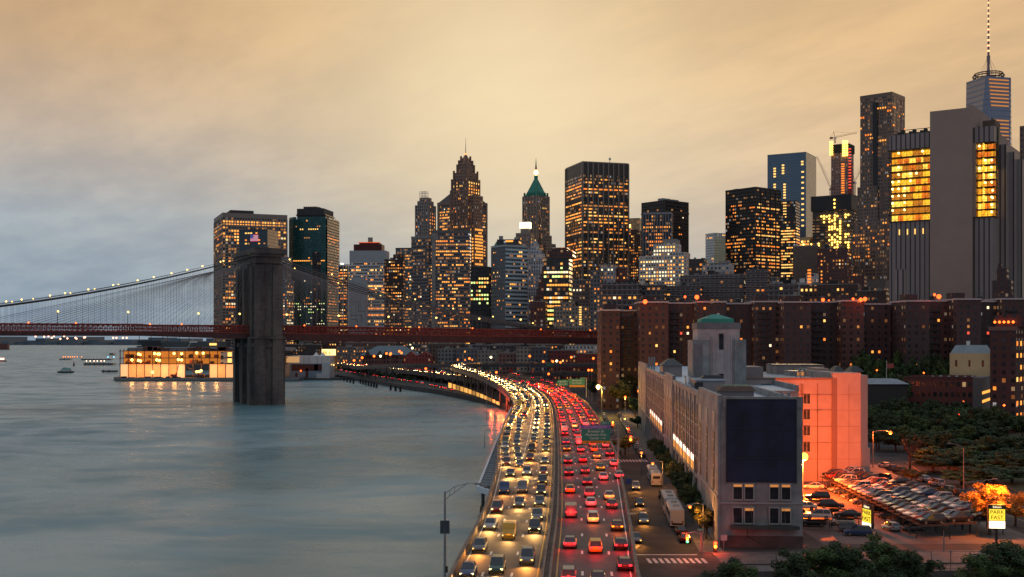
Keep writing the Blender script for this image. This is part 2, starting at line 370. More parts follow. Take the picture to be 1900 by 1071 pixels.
ramp_way('slip_ramp', 'dark sloping ramp branching from the hairpin and running down over the highway', ramp3, 3.6, 3.6, col_from=3)

# ---- markings
mk = MB()
def dash(line, off, L0=3, gap=9, w=.14, y0=0, y1=1e9, dz=.014, k=0):
    l2 = offs(line, off); acc = 0; on = True; seg = []
    for a, b in zip(l2, l2[1:]):
        n = max(1, int((b-a).length/1.0))
        for j in range(n):
            p = a.lerp(b, j/n); step = (b-a).length/n
            if not (y0 <= p.y <= y1): acc = 0; seg = []; continue
            if on: seg.append(p)
            acc += step
            if acc > (L0 if on else gap):
                if on and len(seg) > 1: ribbon(mk, offs(seg, -w), offs(seg, w), dz, k)
                on = not on; acc = 0; seg = []
def solid(line, off, w=.1, y0=0, y1=1e9, dz=.014, k=0):
    o = [offs([p for p in line if y0 <= p.y <= y1], off)][0]
    if len(o) > 1: ribbon(mk, offs(o, -w), offs(o, w), dz, k)
dash(med, 4.1, y1=1000); dash(med, 7.5, y1=1000); dash(med, 10.9, y0=215, y1=1000)
dash(med, -4.1, y1=1000); dash(med, -7.5, y1=235)
solid(med, 1.1, .09, k=1); solid(med, -1.1, .09, k=1)
solid(offs(edL, .95), 0, .08); solid(offs(edR, -.95), 0, .08)
solid(med, -7.7, .1, 235, 470)
for i in range(0, 62):       # ladder hatching of the gore
    y = 236+i*3.4; mx = polyat(MED, y)[0]; x1 = mx-7.9; wdt = min(4.2, (y-230)*.035)
    mk.face([(x1-wdt, y+.9, ZR+.014), (x1, y, ZR+.014), (x1, y+.3, ZR+.014), (x1-wdt, y+1.2, ZR+.014)])
for y in (150, 186, 231, 290, 360, 430):   # expansion joints
    xl = polyat(MED, y)[0]
    mk.face([(xl-polyat(WL, y)[0]+.6, y, ZR+.010), (xl+polyat(WR, y)[0]-.6, y, ZR+.010), (xl+polyat(WR, y)[0]-.6, y+.25, ZR+.010), (xl-polyat(WL, y)[0]+.6, y+.25, ZR+.010)], 2)
tag(mk.obj('road_markings', [M_LINE, M_YEL, M_WALK]), kind='structure')
# "ONLY" and arrows painted on the lanes
def text(s, name, size, mt, parent=None, loc=(0,0,0), rot=(R(90),0,0), ext=.01, align='CENTER', sx=1):
    c = bpy.data.curves.new(name, 'FONT'); c.body = s; c.size = size; c.extrude = ext; c.align_x = align; c.align_y = 'CENTER'; c.materials.append(mt)
    o = bpy.data.objects.new(name, c); me = bpy.data.meshes.new_from_object(o); bpy.data.objects.remove(o); me.name = name; me.materials.clear(); me.materials.append(mt)
    o = bpy.data.objects.new(name, me); col.objects.link(o); o.location = loc; o.rotation_euler = rot; o.scale = (sx, 1, 1)
    if parent: o.parent = parent
    return o
for y, offl in ((255, (2.3, 9.2, 12.3)), (330, (2.3, 5.8))):
    for d in offl:
        o = text('ONLY', 'road_lettering', 4.2, M_LINE, loc=(polyat(MED, y)[0]+d, y, ZR+.03), rot=(0,0,0), sx=.28); tag(o, kind='structure')
        a = MB(); x0 = polyat(MED, y+9)[0]+d
        a.face([(x0-.15,y+5,ZR+.03),(x0+.15,y+5,ZR+.03),(x0+.15,y+9,ZR+.03),(x0-.15,y+9,ZR+.03)]); a.face([(x0-.6,y+9,ZR+.03),(x0+.6,y+9,ZR+.03),(x0,y+12,ZR+.03)])
        tag(a.obj('road_markings', M_LINE), kind='structure')

# ---- streets east of the viaduct
def sheet(name, poly, z, mt, kind='structure'):
    g = MB(); g.face([(x, y, z) for x, y in poly]); return tag(g.obj(name, mt), kind=kind)
SL = lambda y: polyat([(60,13),(131,17.5),(181,20.5),(289,29),(460,38.5),(683,49),(900,60)], y)[0]-3.0
SR = lambda y: polyat([(60,22.5),(131,26),(171,28.8),(181,29.4),(289,36.2),(460,46),(683,58),(900,71)], y)[0]
ys = [60,131,160,171,200,250,289,340,400,460,540,620,683,760,900]
g = MB()
for a, b in zip(ys, ys[1:]): g.face([(SL(a)-6,a,2.506),(SR(a),a,2.506),(SR(b),b,2.506),(SL(b)-6,b,2.506)])
tag(g.obj('street', M_STREET), kind='structure')
g = MB()
for a, b in zip(ys[4:], ys[5:]): g.prism([(SR(a)+.0,a),(SR(a)+4.0+(a-181)*.004,a),(SR(b)+4.0+(b-181)*.004,b),(SR(b),b)], 2.4, 2.65)
g.prism([(29.2,176),(33,176),(SR(200)+4.08,200),(SR(200),200)], 2.4, 2.65)
tag(g.obj('pavement', M_WALK), kind='structure')
# cross street in front, and pavements round the car park
sheet('street', [(28.9,120),(140,120),(140,163),(28.9,163)], 2.508, M_STREET)
g = MB(); g.prism([(31,167),(140,170),(140,180.6),(31,176)], 2.4, 2.64); tag(g.obj('pavement', M_WALK), kind='structure')
g = MB(); g.prism([(33.2,157),(130,159),(130,163),(33.2,161)], 2.4, 3.6); tag(g.obj('kerb', M_WALK), kind='structure')
mk = MB()
for i in range(10):
    x0 = 20.4+i*.92; mk.face([(x0,168.2,2.516),(x0+.5,168.2,2.516),(x0+.4,171.8,2.516),(x0-.1,171.8,2.516)])
for i in range(12):
    x0 = 27.0+i*.85; mk.face([(x0,306,2.516),(x0+.42,306,2.516),(x0+.3,311,2.516),(x0-.12,311,2.516)])
mk.face([(17.5,174.5,2.516),(28.6,174.5,2.516),(28.6,175.0,2.516),(17.5,175.0,2.516)])
tag(mk.obj('crossing_markings', M_LINE), kind='structure')
# street behind the car park, running down to the right
M_LOT = mat('car_park_asphalt', (.11, .10, .095), .7, var=.3, vscale=.2)
sheet('street', [(88,185),(98,185),(98,236),(112,305),(126,372),(116,372),(100,305),(89,236)], 2.512, M_STREET)
sheet('car_park_ground', [(50.5,184),(87,184),(88.5,236),(97,300),(84.5,300),(84.3,264),(50.5,264)], 2.510, M_LOT)
mk = MB()
for a, b in (((93.4,190),(93.6,236)),((93.6,236),(106,305))):
    a = Vector((*a, 2.52)); b = Vector((*b, 2.52)); mk.face([a, a+Vector((.15,0,0)), b+Vector((.15,0,0)), b])
tag(mk.obj('street_markings', M_YEL), kind='structure')
sheet('street', [(104,330),(240,395),(236,402),(98,336)], 2.514, M_STREET)
M_GRASS = mat('dull_grass', (.035, .05, .02), .95, var=.3, vscale=.4)
sheet('park_ground', [(100,240),(240,240),(240,470),(120,470),(128,372),(114,305)], 2.505, M_GRASS)

# ---- slatted steel deck beside the parapet, over the water
M_SLAT = mat('slate_grating', (.09, .12, .145), .6, var=.2)
dk = thing('grating_platform', 'dark slatted steel deck with a pale edge beam outside the highway parapet, over the water', 'platform')
edge = [(-6.6,219),(-5.6,261),(-4.0,333),(-2.0,411),(-0.2,470),(0,505)]
g = MB(); inner = [(x, y) for x, y in [(polyat(MED,y)[0]-polyat(WL,y)[0]-.2, y) for y in (222,261,333,411,452)]]
g.prism(edge[:5]+list(reversed(inner)), 6.7, 6.95); g.obj('deck', M_SLAT, dk)
g = MB(); wallrib(g, [Vector((x,y,6.95)) for x,y in edge[:5]], .45, -.7, .35); wallrib(g, [Vector((-6.6,219,6.95)), Vector((-3.9,213,6.95))], .45, -.7, .35); g.obj('edge_beam', mat('pale_edge_beam', (.62, .68, .74), .6), dk)
g = MB()
for i in range(54):
    y = 223+i*4.2; x0 = polyat([(b,a) for a,b in edge], y)[0]+.3; x1 = polyat(MED,y)[0]-polyat(WL,y)[0]-.3
    if x1 > x0+.2: g.box(x0, x1, y, y+.28, 6.96, 7.14)
g.obj('slat', mat('pale_slat', (.42, .48, .54), .6), dk)
for x, y in ((-5.7,222),(-4.6,262),(-3.4,320),(-2,392)):
    g = MB(); g.tube([(0,0,-3),(0,0,1.2)], .95, 10); g.tube([(0,0,1.2),(0,0,3.0)], [.7,.6], 10, k=1); g.tube([(0,0,3.0),(0,0,6.7)], .35, 8, k=0); g.obj('pile', [M_GIRD, M_RUST], dk, (x, y, 0))
# ---- seawall with timber fenders and piles along the market shore
g = MB(); L = [Vector((x, y, 0)) for x, y in shore[1:9]]; wallrib(g, L, 1.2, -2, 2.9)
tag(g.obj('seawall', mat('dark_seawall', (.05, .05, .055), .85, var=.3)), 'dark concrete seawall along the curving shore below the highway', 'seawall')
pil = mat('tarred_timber', (.03, .027, .025), .9)
for (px0, px1, py0, py1, n) in ((626,655,703,712,6),(668,698,712,720,7),(724,742,724,727,3)):
    for i in range(n):
        px = px0+(px1-px0)*i/max(1, n-1); py = py0+(py1-py0)*i/max(1, n-1); c = Gp(px, py, 0); s_ = .5+.1*math.sin(i*5)
        g = MB()
        for dx_, dy_ in ((0,0),(1.0,.2),(.4,1.0)): g.tube([(dx_*.8,dy_*.8,-3),(dx_*.6,dy_*.6,3.4+.4*math.sin(i*3+dx_))], .45, 7)
        g.tube([(-.2,.4,2.2),(1.1,.4,2.2)], .25, 6)
        o = g.obj('mooring_piles', pil, None, c)
        o.name = 'pile_cluster'
        tag(o, 'dark timber piles bound together in the water beside the market shore', 'piles', 'timber pile clusters along the market shore')
# ================================================================== THE BRIDGE
BA = R(63); ba = Vector((math.sin(BA), math.cos(BA), 0)); bb = Vector((-math.cos(BA), math.sin(BA), 0))   # along (to the city), across (away from camera)
B0 = Vector((-140, 625, 0)); BROT = math.atan2(ba.y, ba.x)
M_STONE = bpy.data.materials.new('bridge_granite'); M_STONE.use_nodes = True; t = NT(M_STONE.node_tree); b = t.n['Principled BSDF']
uv = t.new('ShaderNodeUVMap'); uv.uv_map = 'UVMap'; br = t.new('ShaderNodeTexBrick'); t.put(br.inputs['Vector'], uv.outputs[0])
for k_, v_ in (('Scale', 1.0), ('Mortar Size', .06), ('Brick Width', 2.6), ('Row Height', 1.1), ('Bias', -.1)): br.inputs[k_].default_value = v_
br.inputs['Color1'].default_value = (.145, .14, .138, 1); br.inputs['Color2'].default_value = (.105, .10, .10, 1); br.inputs['Mortar'].default_value = (.085, .083, .085, 1)
tc = t.new('ShaderNodeTexCoord'); mp = t.new('ShaderNodeMapping'); mp.inputs['Scale'].default_value = (1, 1, .25); t.put(mp.inputs[0], tc.outputs['Object'])
st = t.noise(mp.outputs[0], .12, 6, .65)
t.put(b.inputs['Base Color'], t.mix(1.0, br.outputs[0], t.mix(t.sstep(st, .35, .65), (.5, .5, .52), (1.25, 1.15, 1.05)), 'MULTIPLY'))
b.inputs['Roughness'].default_value = .9
bn = t.new('ShaderNodeBump'); bn.inputs['Strength'].default_value = .5; t.put(bn.inputs['Height'], br.outputs[1]); bn.invert = True; t.put(b.inputs['Normal'], bn.outputs[0])
M_TRUSS = mat('bridge_truss_traffic_tint', (.30, .052, .036), .7, var=.3, vscale=.5)  # red glow of the traffic is put into truss and girder colour
M_TRUSSD = mat('bridge_girder_traffic_tint', (.085, .032, .03), .7, var=.2)
M_CABLE = mat('bridge_cable', (.10, .10, .10), .6)
br_ = thing('suspension_bridge', 'old suspension bridge with granite tower, web of stay cables and dark red truss deck', 'bridge', B0, BROT)
# local frame: +x to the city, +y away from the camera
g = MB()
for yc in (-16.2, 0, 16.2):   # three shafts with buttresses, above and below the roadway
    for s_ in (-1, 1):
        pass
def shaft(yc, half, outer=0):
    g.frus(-9.0, 9.0, yc-half-.5, yc+half+.5, -3, 8, .5, .4)
    g.frus(-8.4, 8.4, yc-half, yc+half, 8, 36, .5, .2)
    g.frus(-7.4, 7.4, yc-half+.3, yc+half-.3, 36, 76, .5, .2)
    for s_ in (-1, 1):      # pilasters on the outward faces, wider below
        g.frus(*(sorted((s_*8.0, s_*9.6))), yc-2.6, yc+2.6, -3, 36, .0, .2)
        g.frus(*(sorted((s_*7.0, s_*8.5))), yc-2.1, yc+2.1, 36, 74, .0, .15)
for yc, h in ((-16.5, 4.2), (0, 3.6), (16.5, 4.2)): shaft(yc, h)
for s_ in (-1, 1):            # end faces: two pilasters with a recess between
    for xc in (-4.9, 4.9):
        y0, y1 = sorted((s_*20.0, s_*22.4)); g.frus(xc-3.1, xc+3.1, y0, y1, -3, 37, .25, .15)
        y0, y1 = sorted((s_*20.0, s_*21.7)); g.frus(xc-2.7, xc+2.7, y0, y1, 37, 75, .25, .1)
g.frus(-8.0, 8.0, -20.5, 20.5, -3, 31, .3, .3)     # solid wall under the roadway
g.box(-8.8, 8.8, -21.6, 21.6, 31, 33.2); g.box(-9.2, 9.2, -22.9, 22.9, 35.6, 36.6)
for sgn in (-1, 1):           # the two pointed arches: spandrel masonry between shafts
    cy = sgn*8.25; hw = 5.0
    n = 8; pts = []
    for i in range(n+1):
        f = i/n; pts.append((cy-hw*(1-f), 62+11*math.sin(f*math.pi/2)*1.0))
    left = pts; rightp = [(2*cy-y, z) for y, z in pts]
    for side_ in (left, rightp):
        for (ya, za), (yb, zb) in zip(side_, side_[1:]):
            y0, y1 = sorted((ya, yb)); zl, zr_ = (za, zb) if ya < yb else (zb, za)
            g.solid([(-6,y0,zl),(6,y0,zl),(6,y1,zr_),(-6,y1,zr_),(-6,y0,77),(6,y0,77),(6,y1,77),(-6,y1,77)],[(3,2,1,0),(4,5,6,7),(0,1,5,4),(1,2,6,5),(2,3,7,6),(3,0,4,7)])
g.box(-7.2, 7.2, -21.2, 21.2, 76, 79.5)
tw = g.obj('tower', M_STONE, br_)
g = MB(); g.box(-8.3,8.3,-22.4,22.4,79.5,81); g.box(-9.2,9.2,-23.3,23.3,81,83.2); g.box(-7.5,7.5,-21,21,83.2,84.2); g.obj('cornice', M_STONE, br_)
for yy in (-12.5, -4.5, 4.5, 12.5):
    g = MB(); g.box(-2,2,-1.2,1.2,0,1.3); g.obj('saddle_housing', M_CABLE, br_, (0, yy, 84.2))
# deck profile (x along bridge): top of truss, bottom of truss, bottom of girder
def dtop(x): return 43.0 if x < -60 else (42.6 if x < 0 else 42.6-.0115*x)
def dmid(x): return 39.0 if x < -60 else (39.0-(x+60)*.012 if x < 40 else 37.8-(x-40)*.0115)
def dbot(x): return 37.0 if x < -60 else (37.0-(x+60)*.03 if x < 40 else 34.0-(x-40)*.012)
XA, XB = -260, 300
xs = [XA+i*5 for i in range(int((XB-XA)/5)+1)]
g = MB()
for a, c in zip(xs, xs[1:]):
    g.solid([(a,-13,dmid(a)-.8),(c,-13,dmid(c)-.8),(c,13,dmid(c)-.8),(a,13,dmid(a)-.8),(a,-13,dmid(a)),(c,-13,dmid(c)),(c,13,dmid(c)),(a,13,dmid(a))],[(3,2,1,0),(4,5,6,7),(0,1,5,4),(2,3,7,6)])
    for y in (-13.2, -4.5, 4.5, 13.2):
        g.solid([(a,y-.2,dbot(a)),(c,y-.2,dbot(c)),(c,y+.2,dbot(c)),(a,y+.2,dbot(a)),(a,y-.2,dmid(a)),(c,y-.2,dmid(c)),(c,y+.2,dmid(c)),(a,y+.2,dmid(a))],[(3,2,1,0),(4,5,6,7),(0,1,5,4),(2,3,7,6)])
g.obj('deck', M_TRUSSD, br_)
for y in (-13.2, -6, 6, 13.2):
    g = MB()
    for a, c in zip(xs, xs[1:]):
        g.tube([(a,y,dtop(a)),(c,y,dtop(c))], .28, 4, cap=False); g.tube([(a,y,dmid(a)+.2),(c,y,dmid(c)+.2)], .3, 4, cap=False)
        g.tube([(a,y,(dtop(a)+dmid(a))/2),(c,y,(dtop(c)+dmid(c))/2)], .12, 4, cap=False)
        for o_ in (0, 2.5):
            g.box(a+o_-.16, a+o_+.16, y-.15, y+.15, dmid(a), dtop(a))
            g.tube([(a+o_,y,dmid(a)),(a+o_+2.5,y,dtop(a))], .1, 4, cap=False); g.tube([(a+o_,y,dtop(a)),(a+o_+2.5,y,dmid(a))], .1, 4, cap=False)
    g.obj('truss', M_TRUSS, br_)
g = MB()
for a, c in zip(xs, xs[1:]): g.box(a, c, -2.2, 2.2, dtop(a)-.35, dtop(a)-.1)
for x in range(-255, 300, 10): g.box(x-.15, x+.15, -13, 13, dtop(x)-.7, dtop(x)-.36)
g.obj('walkway', M_TRUSS, br_)
# cables: parabola over the river, shallow curve down to the anchorage on land
def cz(x):
    if x <= 0: u_ = (243+x)/243; return 43.5+38.5*u_*u_
    return 82-.352*x+.00071*x*x
CY = (-12.5, -4.5, 4.5, 12.5)
for y in CY:
    g = MB(); g.tube([(x, y, cz(x)) for x in range(-243, 285, 6)], .34, 8); g.obj('main_cable', M_CABLE, br_)
    g = MB()
    for hy in (-.45, .45): g.tube([(x, y+hy, cz(x)+1.25) for x in range(-240, 282, 12)], .05, 4)
    for x in range(-240, 282, 12): g.tube([(x, y-.45, cz(x)), (x, y-.45, cz(x)+1.25)], .05, 4)
    g.obj('hand_cable', M_CABLE, br_)
M_SUSP = mat('suspender_wire', (.30, .28, .28), .6)
stuff = MB()
sm = {}
def wire(p0, p1, r=.055):
    g_ = MB(); g_.tube([p0, p1], r, 4, cap=False); return g_
n_s = 0
for y in CY:
    for i in range(-46, 48):
        x = i*2.9
        if abs(x) < 8: continue
        z0, z1 = dtop(x)-.5, cz(x)
        if z1-z0 < .6: continue
        if y == CY[0] and -130 < x < 0 or (y == CY[0] and 0 < x < 150): wire((x,y,z0),(x,y,z1)).obj('suspender', M_SUSP, br_)
        else: stuff.tube([(x,y,z0),(x,y,z1)], .035, 4, cap=False)
tag(stuff.obj('suspender', M_SUSP, br_), kind='stuff')
stuff = MB()
for y in CY:
    for s_ in (-1, 1):
        for i in range(2, 34):
            x = s_*(6+i*4.2)
            if x > 120: continue
            p0, p1 = (s_*6, y, 80.5-i*.12), (x, y, dtop(x)-.3)
            if y == CY[0]: wire(p0, p1, .05).obj('stay_cable', M_SUSP, br_)
            else: stuff.tube([p0, p1], .03, 4, cap=False)
tag(stuff.obj('stay_cable', M_SUSP, br_), kind='stuff')
# string of lamps on the cables
E_NECK = emit('cable_lamp_glow', (1, .62, .16), 4)
E_SODIUM = emit('sodium_lamp_glow', (1, .13, .014), 5); E_RED = emit('red_beacon_glow', (1, .05, .012), 5)
E_WHT = emit('white_lamp_glow', (1, .80, .40), 5)
def bulb(r, mt, k='lamp_globe'):
    g_ = MB(); g_.ball((0,0,0), r, 8, 6); return g_.mesh(k, mt, True)
nb = bulb(.42, E_NECK)
for y, xs_ in ((CY[0], [-128,-121,-108,-101,-90,-78,-66,-58,-49,-41,-33,-22,-8,14,38,64,88,112,138,165]), (CY[3], [-124,-114,-96,-84,-72,-36,-28,-18,24,50,76,102,126])):
    for x in xs_: place(nb, 'cable_lamp', br_, (x, y, cz(x)+1.7))
# walkway lamps on short posts and red side lights
def bw(x, y, z=0): return B0+ba*x+bb*y+Vector((0,0,z))
for i, x in enumerate((-104, -70, -34, -12, 14, 44, 74, 104, 132, 160, 196, 228)):
    g = MB(); g.tube([(0,0,0),(0,0,6.0)], [.14,.09], 6); g.tube([(0,0,6.0),(0,.8,6.4)], .07, 5); g.box(-.3,.3,-.35,.35,-.0,.5)
    o = thing('bridge_lamp', 'lit lamp on a short post above the bridge truss, %s from the river side' % ['first','second','third','fourth','fifth','sixth','seventh','eighth','ninth','tenth','eleventh','twelfth'][i], 'lamp', bw(x, -6, dtop(x)-.1), 0, 'lamps standing on the bridge truss')
    g.obj('post', M_DRK, o); place(bulb(.55, E_NECK), 'lamp_globe', o, (0,.8,6.5))
for i, x in enumerate((-118,-96,-60,-44,-2,22,52,90,124,170,205)):
    g = MB(); g.ball((0,0,.3), .42, 8, 6, k=1); g.box(-.15,.15,-.15,.15,-.5,.2, k=0)
    o = g.obj('warning_light', [M_DRK, emit('orange_marker_glow', (1, .15, .02), 4)], None, bw(x, -13.6, dtop(x)+.2))
    tag(o, 'small orange marker light on the side truss of the bridge, number words: %s from the river end' % ['first','second','third','fourth','fifth','sixth','seventh','eighth','ninth','tenth','eleventh'][i], 'marker light', 'marker lights along the bridge truss'); o['label'] = o['label'].replace('number words: ', '')
# anchorage and approach piers on land
g = MB(); g.M = Matrix.Translation(B0) @ Matrix.Rotation(BROT, 4, 'Z')
g.box(284, 330, -17, 17, 2, 36)
tag(g.obj('bridge_anchorage', M_STONE), 'massive granite block where the bridge cables come down to the city', 'anchorage')
# ================================================================== BUILDINGS
ubox = {}
def winmesh(key, face):
    """unit pane, 12 cm thick, centred; face A looks to -y, face B to +x, shared by all windows of one light"""
    k = (key, face)
    if k not in ubox:
        g_ = MB(); g_.box(-.5,.5,-.5,.5,-.5,.5); ubox[k] = g_.mesh('window', LIT[key])
    return ubox[k]
def frame_at(xl, xc, xr, Y, th):
    th = R(th); C = Vector((X(xc, Y), Y, 0)); ul = (xl-CX)/F; ur = (xr-CX)/F
    L = (C.x-ul*C.y)/(math.cos(th)+ul*math.sin(th)); d = math.sin(th)-ur*math.cos(th)
    Rr = (ur*C.y-C.x)/d if d > 1e-3 else -1
    return C+Vector((-math.cos(th), math.sin(th), 0))*L, L, Rr, -th
def frame(xl, xc, xr, Y, th):
    """footprint of a block whose near corner shows at px xc, with edges at px xl and xr. th < 0: that turn exactly; else the turn that makes it squarest"""
    if th < 0: return frame_at(xl, xc, xr, Y, -th)
    best = None
    for a in range(3, 84):
        f_ = frame_at(xl, xc, xr, Y, a)
        if f_[1] <= 0 or f_[2] <= 0: continue
        e = abs(math.log(f_[1]/f_[2]))
        if best is None or e < best[0]: best = (e, f_)
    return best[1] if best else frame_at(xl, xc, xr, Y, 3)
def lit_on(root, x0, x1, y0, y1, z0, z1, bay, fh, wf, hf, p, pal, faces='AB', zmin=0, maxn=90, seed=0, boost=(.3,.5,1,1,1.8,3), run=.35):
    r = random.Random(seed*7919+13); out = []
    for f in faces:
        a0, a1 = (x0, x1) if f == 'A' else (y0, y1)
        i0, i1 = math.ceil(a0/bay), math.floor(a1/bay)-1; j0, j1 = math.ceil(max(z0, zmin)/fh), math.floor(z1/fh)-1
        for j in range(j0, j1+1):
            rp = p*r.choice(boost); on = False
            kk = r.choice(pal)
            for i in range(i0, i1+1):
                on = r.random() < (run if on else 0)+rp
                if on:
                    k = kk if r.random() < .6 else r.choice(pal)
                    out.append((f, (i+.5)*bay, (j+.5)*fh, k))
    r.shuffle(out)
    for f, u_, z_, k in out[:maxn]:
        if f == 'A': loc = (u_, y0, z_); sc_ = (bay*wf*.86, .12, fh*hf*.88)
        else: loc = (x1, u_, z_); sc_ = (.12, bay*wf*.86, fh*hf*.88)
        o = place(winmesh(k, f), 'window', root, loc); o.scale = sc_
    if len(out) > maxn:
        by = {}
        g_ = MB(); ks = list(LIT)
        for f, u_, z_, k in out[maxn:]:
            kk = ks.index(k)
            if f == 'A': g_.box(u_-bay*wf*.48, u_+bay*wf*.48, y0-.06, y0+.06, z_-fh*hf*.48, z_+fh*hf*.48, kk)
            else: g_.box(x1-.06, x1+.06, u_-bay*wf*.48, u_+bay*wf*.48, z_-fh*hf*.48, z_+fh*hf*.48, kk)
        tag(g_.obj('window', [LIT[k] for k in ks], root), kind='stuff')
GZ = 2.5
class T:
    """one building: an Empty at the left rear end of its left face, parts in metres in its own frame"""
    def __init__(s, name, label, cat, xl, xc, xr, ytop, Y, th, depth=None, group=None):
        if 500 < xl < 870 and 980 < Y < 1240 and name != 'low_building': Y *= 1.25
        s.A, s.L, s.R, s.rz = frame(xl, xc, xr, Y, th)
        if depth: s.R = depth
        if s.R < 4: s.R = 20
        s.H = Z(ytop, Y)-GZ; s.Y = Y; s.root = thing(name, label, cat, (s.A.x, s.A.y, GZ), s.rz, group); s.seed = int(xl*3+xr)
    def zpx(s, py): return Z(py, s.Y)-GZ
    def body(s, m, name='wall', x0=0, x1=None, y0=0, y1=None, z0=0, z1=None, win=None, ztop=None, **kw):
        x1 = s.L if x1 is None else x1; y1 = s.R if y1 is None else y1; z1 = s.H if z1 is None else z1
        g_ = MB(); g_.box(x0, x1, y0, y1, z0, z1); g_.obj(name, m, s.root)
        if win: lit_on(s.root, x0, x1, y0, y1, z0, ztop or z1, seed=s.seed+int(x0+z0), **{**win, **kw})
        return s
    def box(s, name, m, x0, x1, y0, y1, z0, z1):
        g_ = MB(); g_.box(x0, x1, y0, y1, z0, z1); return g_.obj(name, m, s.root)
    def fins(s, m, sp, wd, proud, z0=0, z1=None, faces='AB', name='pier', x0=0, x1=None, y0=0, y1=None):
        z1 = s.H if z1 is None else z1; x1 = s.L if x1 is None else x1; y1 = s.R if y1 is None else y1; g_ = MB()
        if 'A' in faces:
            n = max(1, round((x1-x0)/sp))
            for i in range(n+1): x = x0+(x1-x0)*i/n; g_.box(x-wd/2, x+wd/2, y0-proud, y0+.02, z0, z1)
        if 'B' in faces:
            n = max(1, round((y1-y0)/sp))
            for i in range(n+1): y = y0+(y1-y0)*i/n; g_.box(x1-.02, x1+proud, y-wd/2, y+wd/2, z0, z1)
        g_.obj(name, m, s.root); return s
    def bands(s, m, sp, ht, proud, z0=0, z1=None, faces='AB', name='floor_band', x0=0, x1=None, y0=0, y1=None):
        z1 = s.H if z1 is None else z1; x1 = s.L if x1 is None else x1; y1 = s.R if y1 is None else y1; g_ = MB()
        n = int((z1-z0)/sp)
        for i in range(n+1):
            z = z0+i*sp
            g_.box(x0-(proud if 'A' in faces else 0), x1+proud, y0-proud, y1, z, z+ht)
        g_.obj(name, m, s.root); return s
    def parapet(s, m, h=1.2, t=.5, x0=0, x1=None, y0=0, y1=None, z=None, out=.15):
        x1 = s.L if x1 is None else x1; y1 = s.R if y1 is None else y1; z = s.H if z is None else z; g_ = MB()
        g_.box(x0-out, x1+out, y0-out, y0+t, z, z+h); g_.box(x0-out, x1+out, y1-t, y1+out, z, z+h); g_.box(x0-out, x0+t, y0+t, y1-t, z, z+h); g_.box(x1-t, x1+out, y0+t, y1-t, z, z+h)
        g_.obj('parapet', m, s.root); return s
    def roofgear(s, n=4, m=None, z=None, x0=0, x1=None, y0=0, y1=None, mx=4):
        r = random.Random(s.seed); z = s.H if z is None else z; x1 = s.L if x1 is None else x1; y1 = s.R if y1 is None else y1
        for i in range(n):
            w_, d_, h_ = r.uniform(.08,.22)*(x1-x0), r.uniform(.15,.35)*(y1-y0), r.uniform(1.2, mx)
            xx = r.uniform(x0+1, max(x0+1.1, x1-w_-1)); yy = r.uniform(y0+1, max(y0+1.1, y1-d_-1))
            s.box('roof_plant', m or r.choice([M_CON, M_DRK, M_STEEL]), xx, xx+w_, yy, yy+d_, z, z+h_)
        return s
    def mast(s, x, y, z0, z1, r=.25, m=None, name='antenna'):
        g_ = MB(); g_.tube([(x,y,z0),(x,y,z0+(z1-z0)*.5),(x,y,z1)], [r, r*.6, r*.2], 6); g_.obj(name, m or M_DRK, s.root); return s
def W(bay=3, fh=3.8, wf=.6, hf=.5, p=.15, pal=WARM, **k): return dict(bay=bay, fh=fh, wf=wf, hf=hf, p=p, pal=pal, **k)
FB = lambda n, wall, glass=(.02,.022,.028), bay=3, fh=3.8, wf=.6, hf=.5, **k: facade(n, tuple(min(.75, c*1.6) for c in wall), glass, bay, fh, wf, hf, **k)

# -- broad pale grid tower
f = FB('grid_stone_wall', (.25,.19,.16), bay=3.6, fh=4, wf=.72, hf=.6)
b = T('office_tower', 'very broad pale stone tower with a square window grid, behind the granite bridge tower', 'tower', 397, 413, 533, 403, 1480, 24)
b.body(f, win=W(3.6,4,.72,.6,.34), faces='AB', zmin=b.zpx(470), z1=b.H, maxn=95)
lit_on(b.root, 0, b.L, 0, b.R, 20, b.zpx(472), 3.6,4,.72,.6,.14, WARM, 'B', maxn=90, seed=5)
ms = mat('pale_mullion', (.30,.24,.21), .7); b.fins(ms, 7.2, .8, .5); b.parapet(ms, 6, 1)
b.box('top_frieze', ms, -.6, b.L+.6, -.6, b.R, b.H-12, b.H-9.5)
b.box('penthouse', mat('dark_plant_room', (.07,.06,.06), .8), 3, b.L-2, b.R*.12, b.R*.48, b.H, b.H+10)
g = MB()
for x in (2, 8):
    for y in (b.R*.5, b.R*.57, b.R*.64): g.box(x-.15,x+.15,y-.15,y+.15,b.H,b.H+14)
for z in (4, 9, 13.8):
    for x in (2, 8): g.box(x-.1,x+.1,b.R*.5,b.R*.64,b.H+z,b.H+z+.3)
    for y in (b.R*.5, b.R*.64): g.box(2,8,y-.1,y+.1,b.H+z,b.H+z+.3)
g.obj('antenna_rack', M_STEEL, b.root)
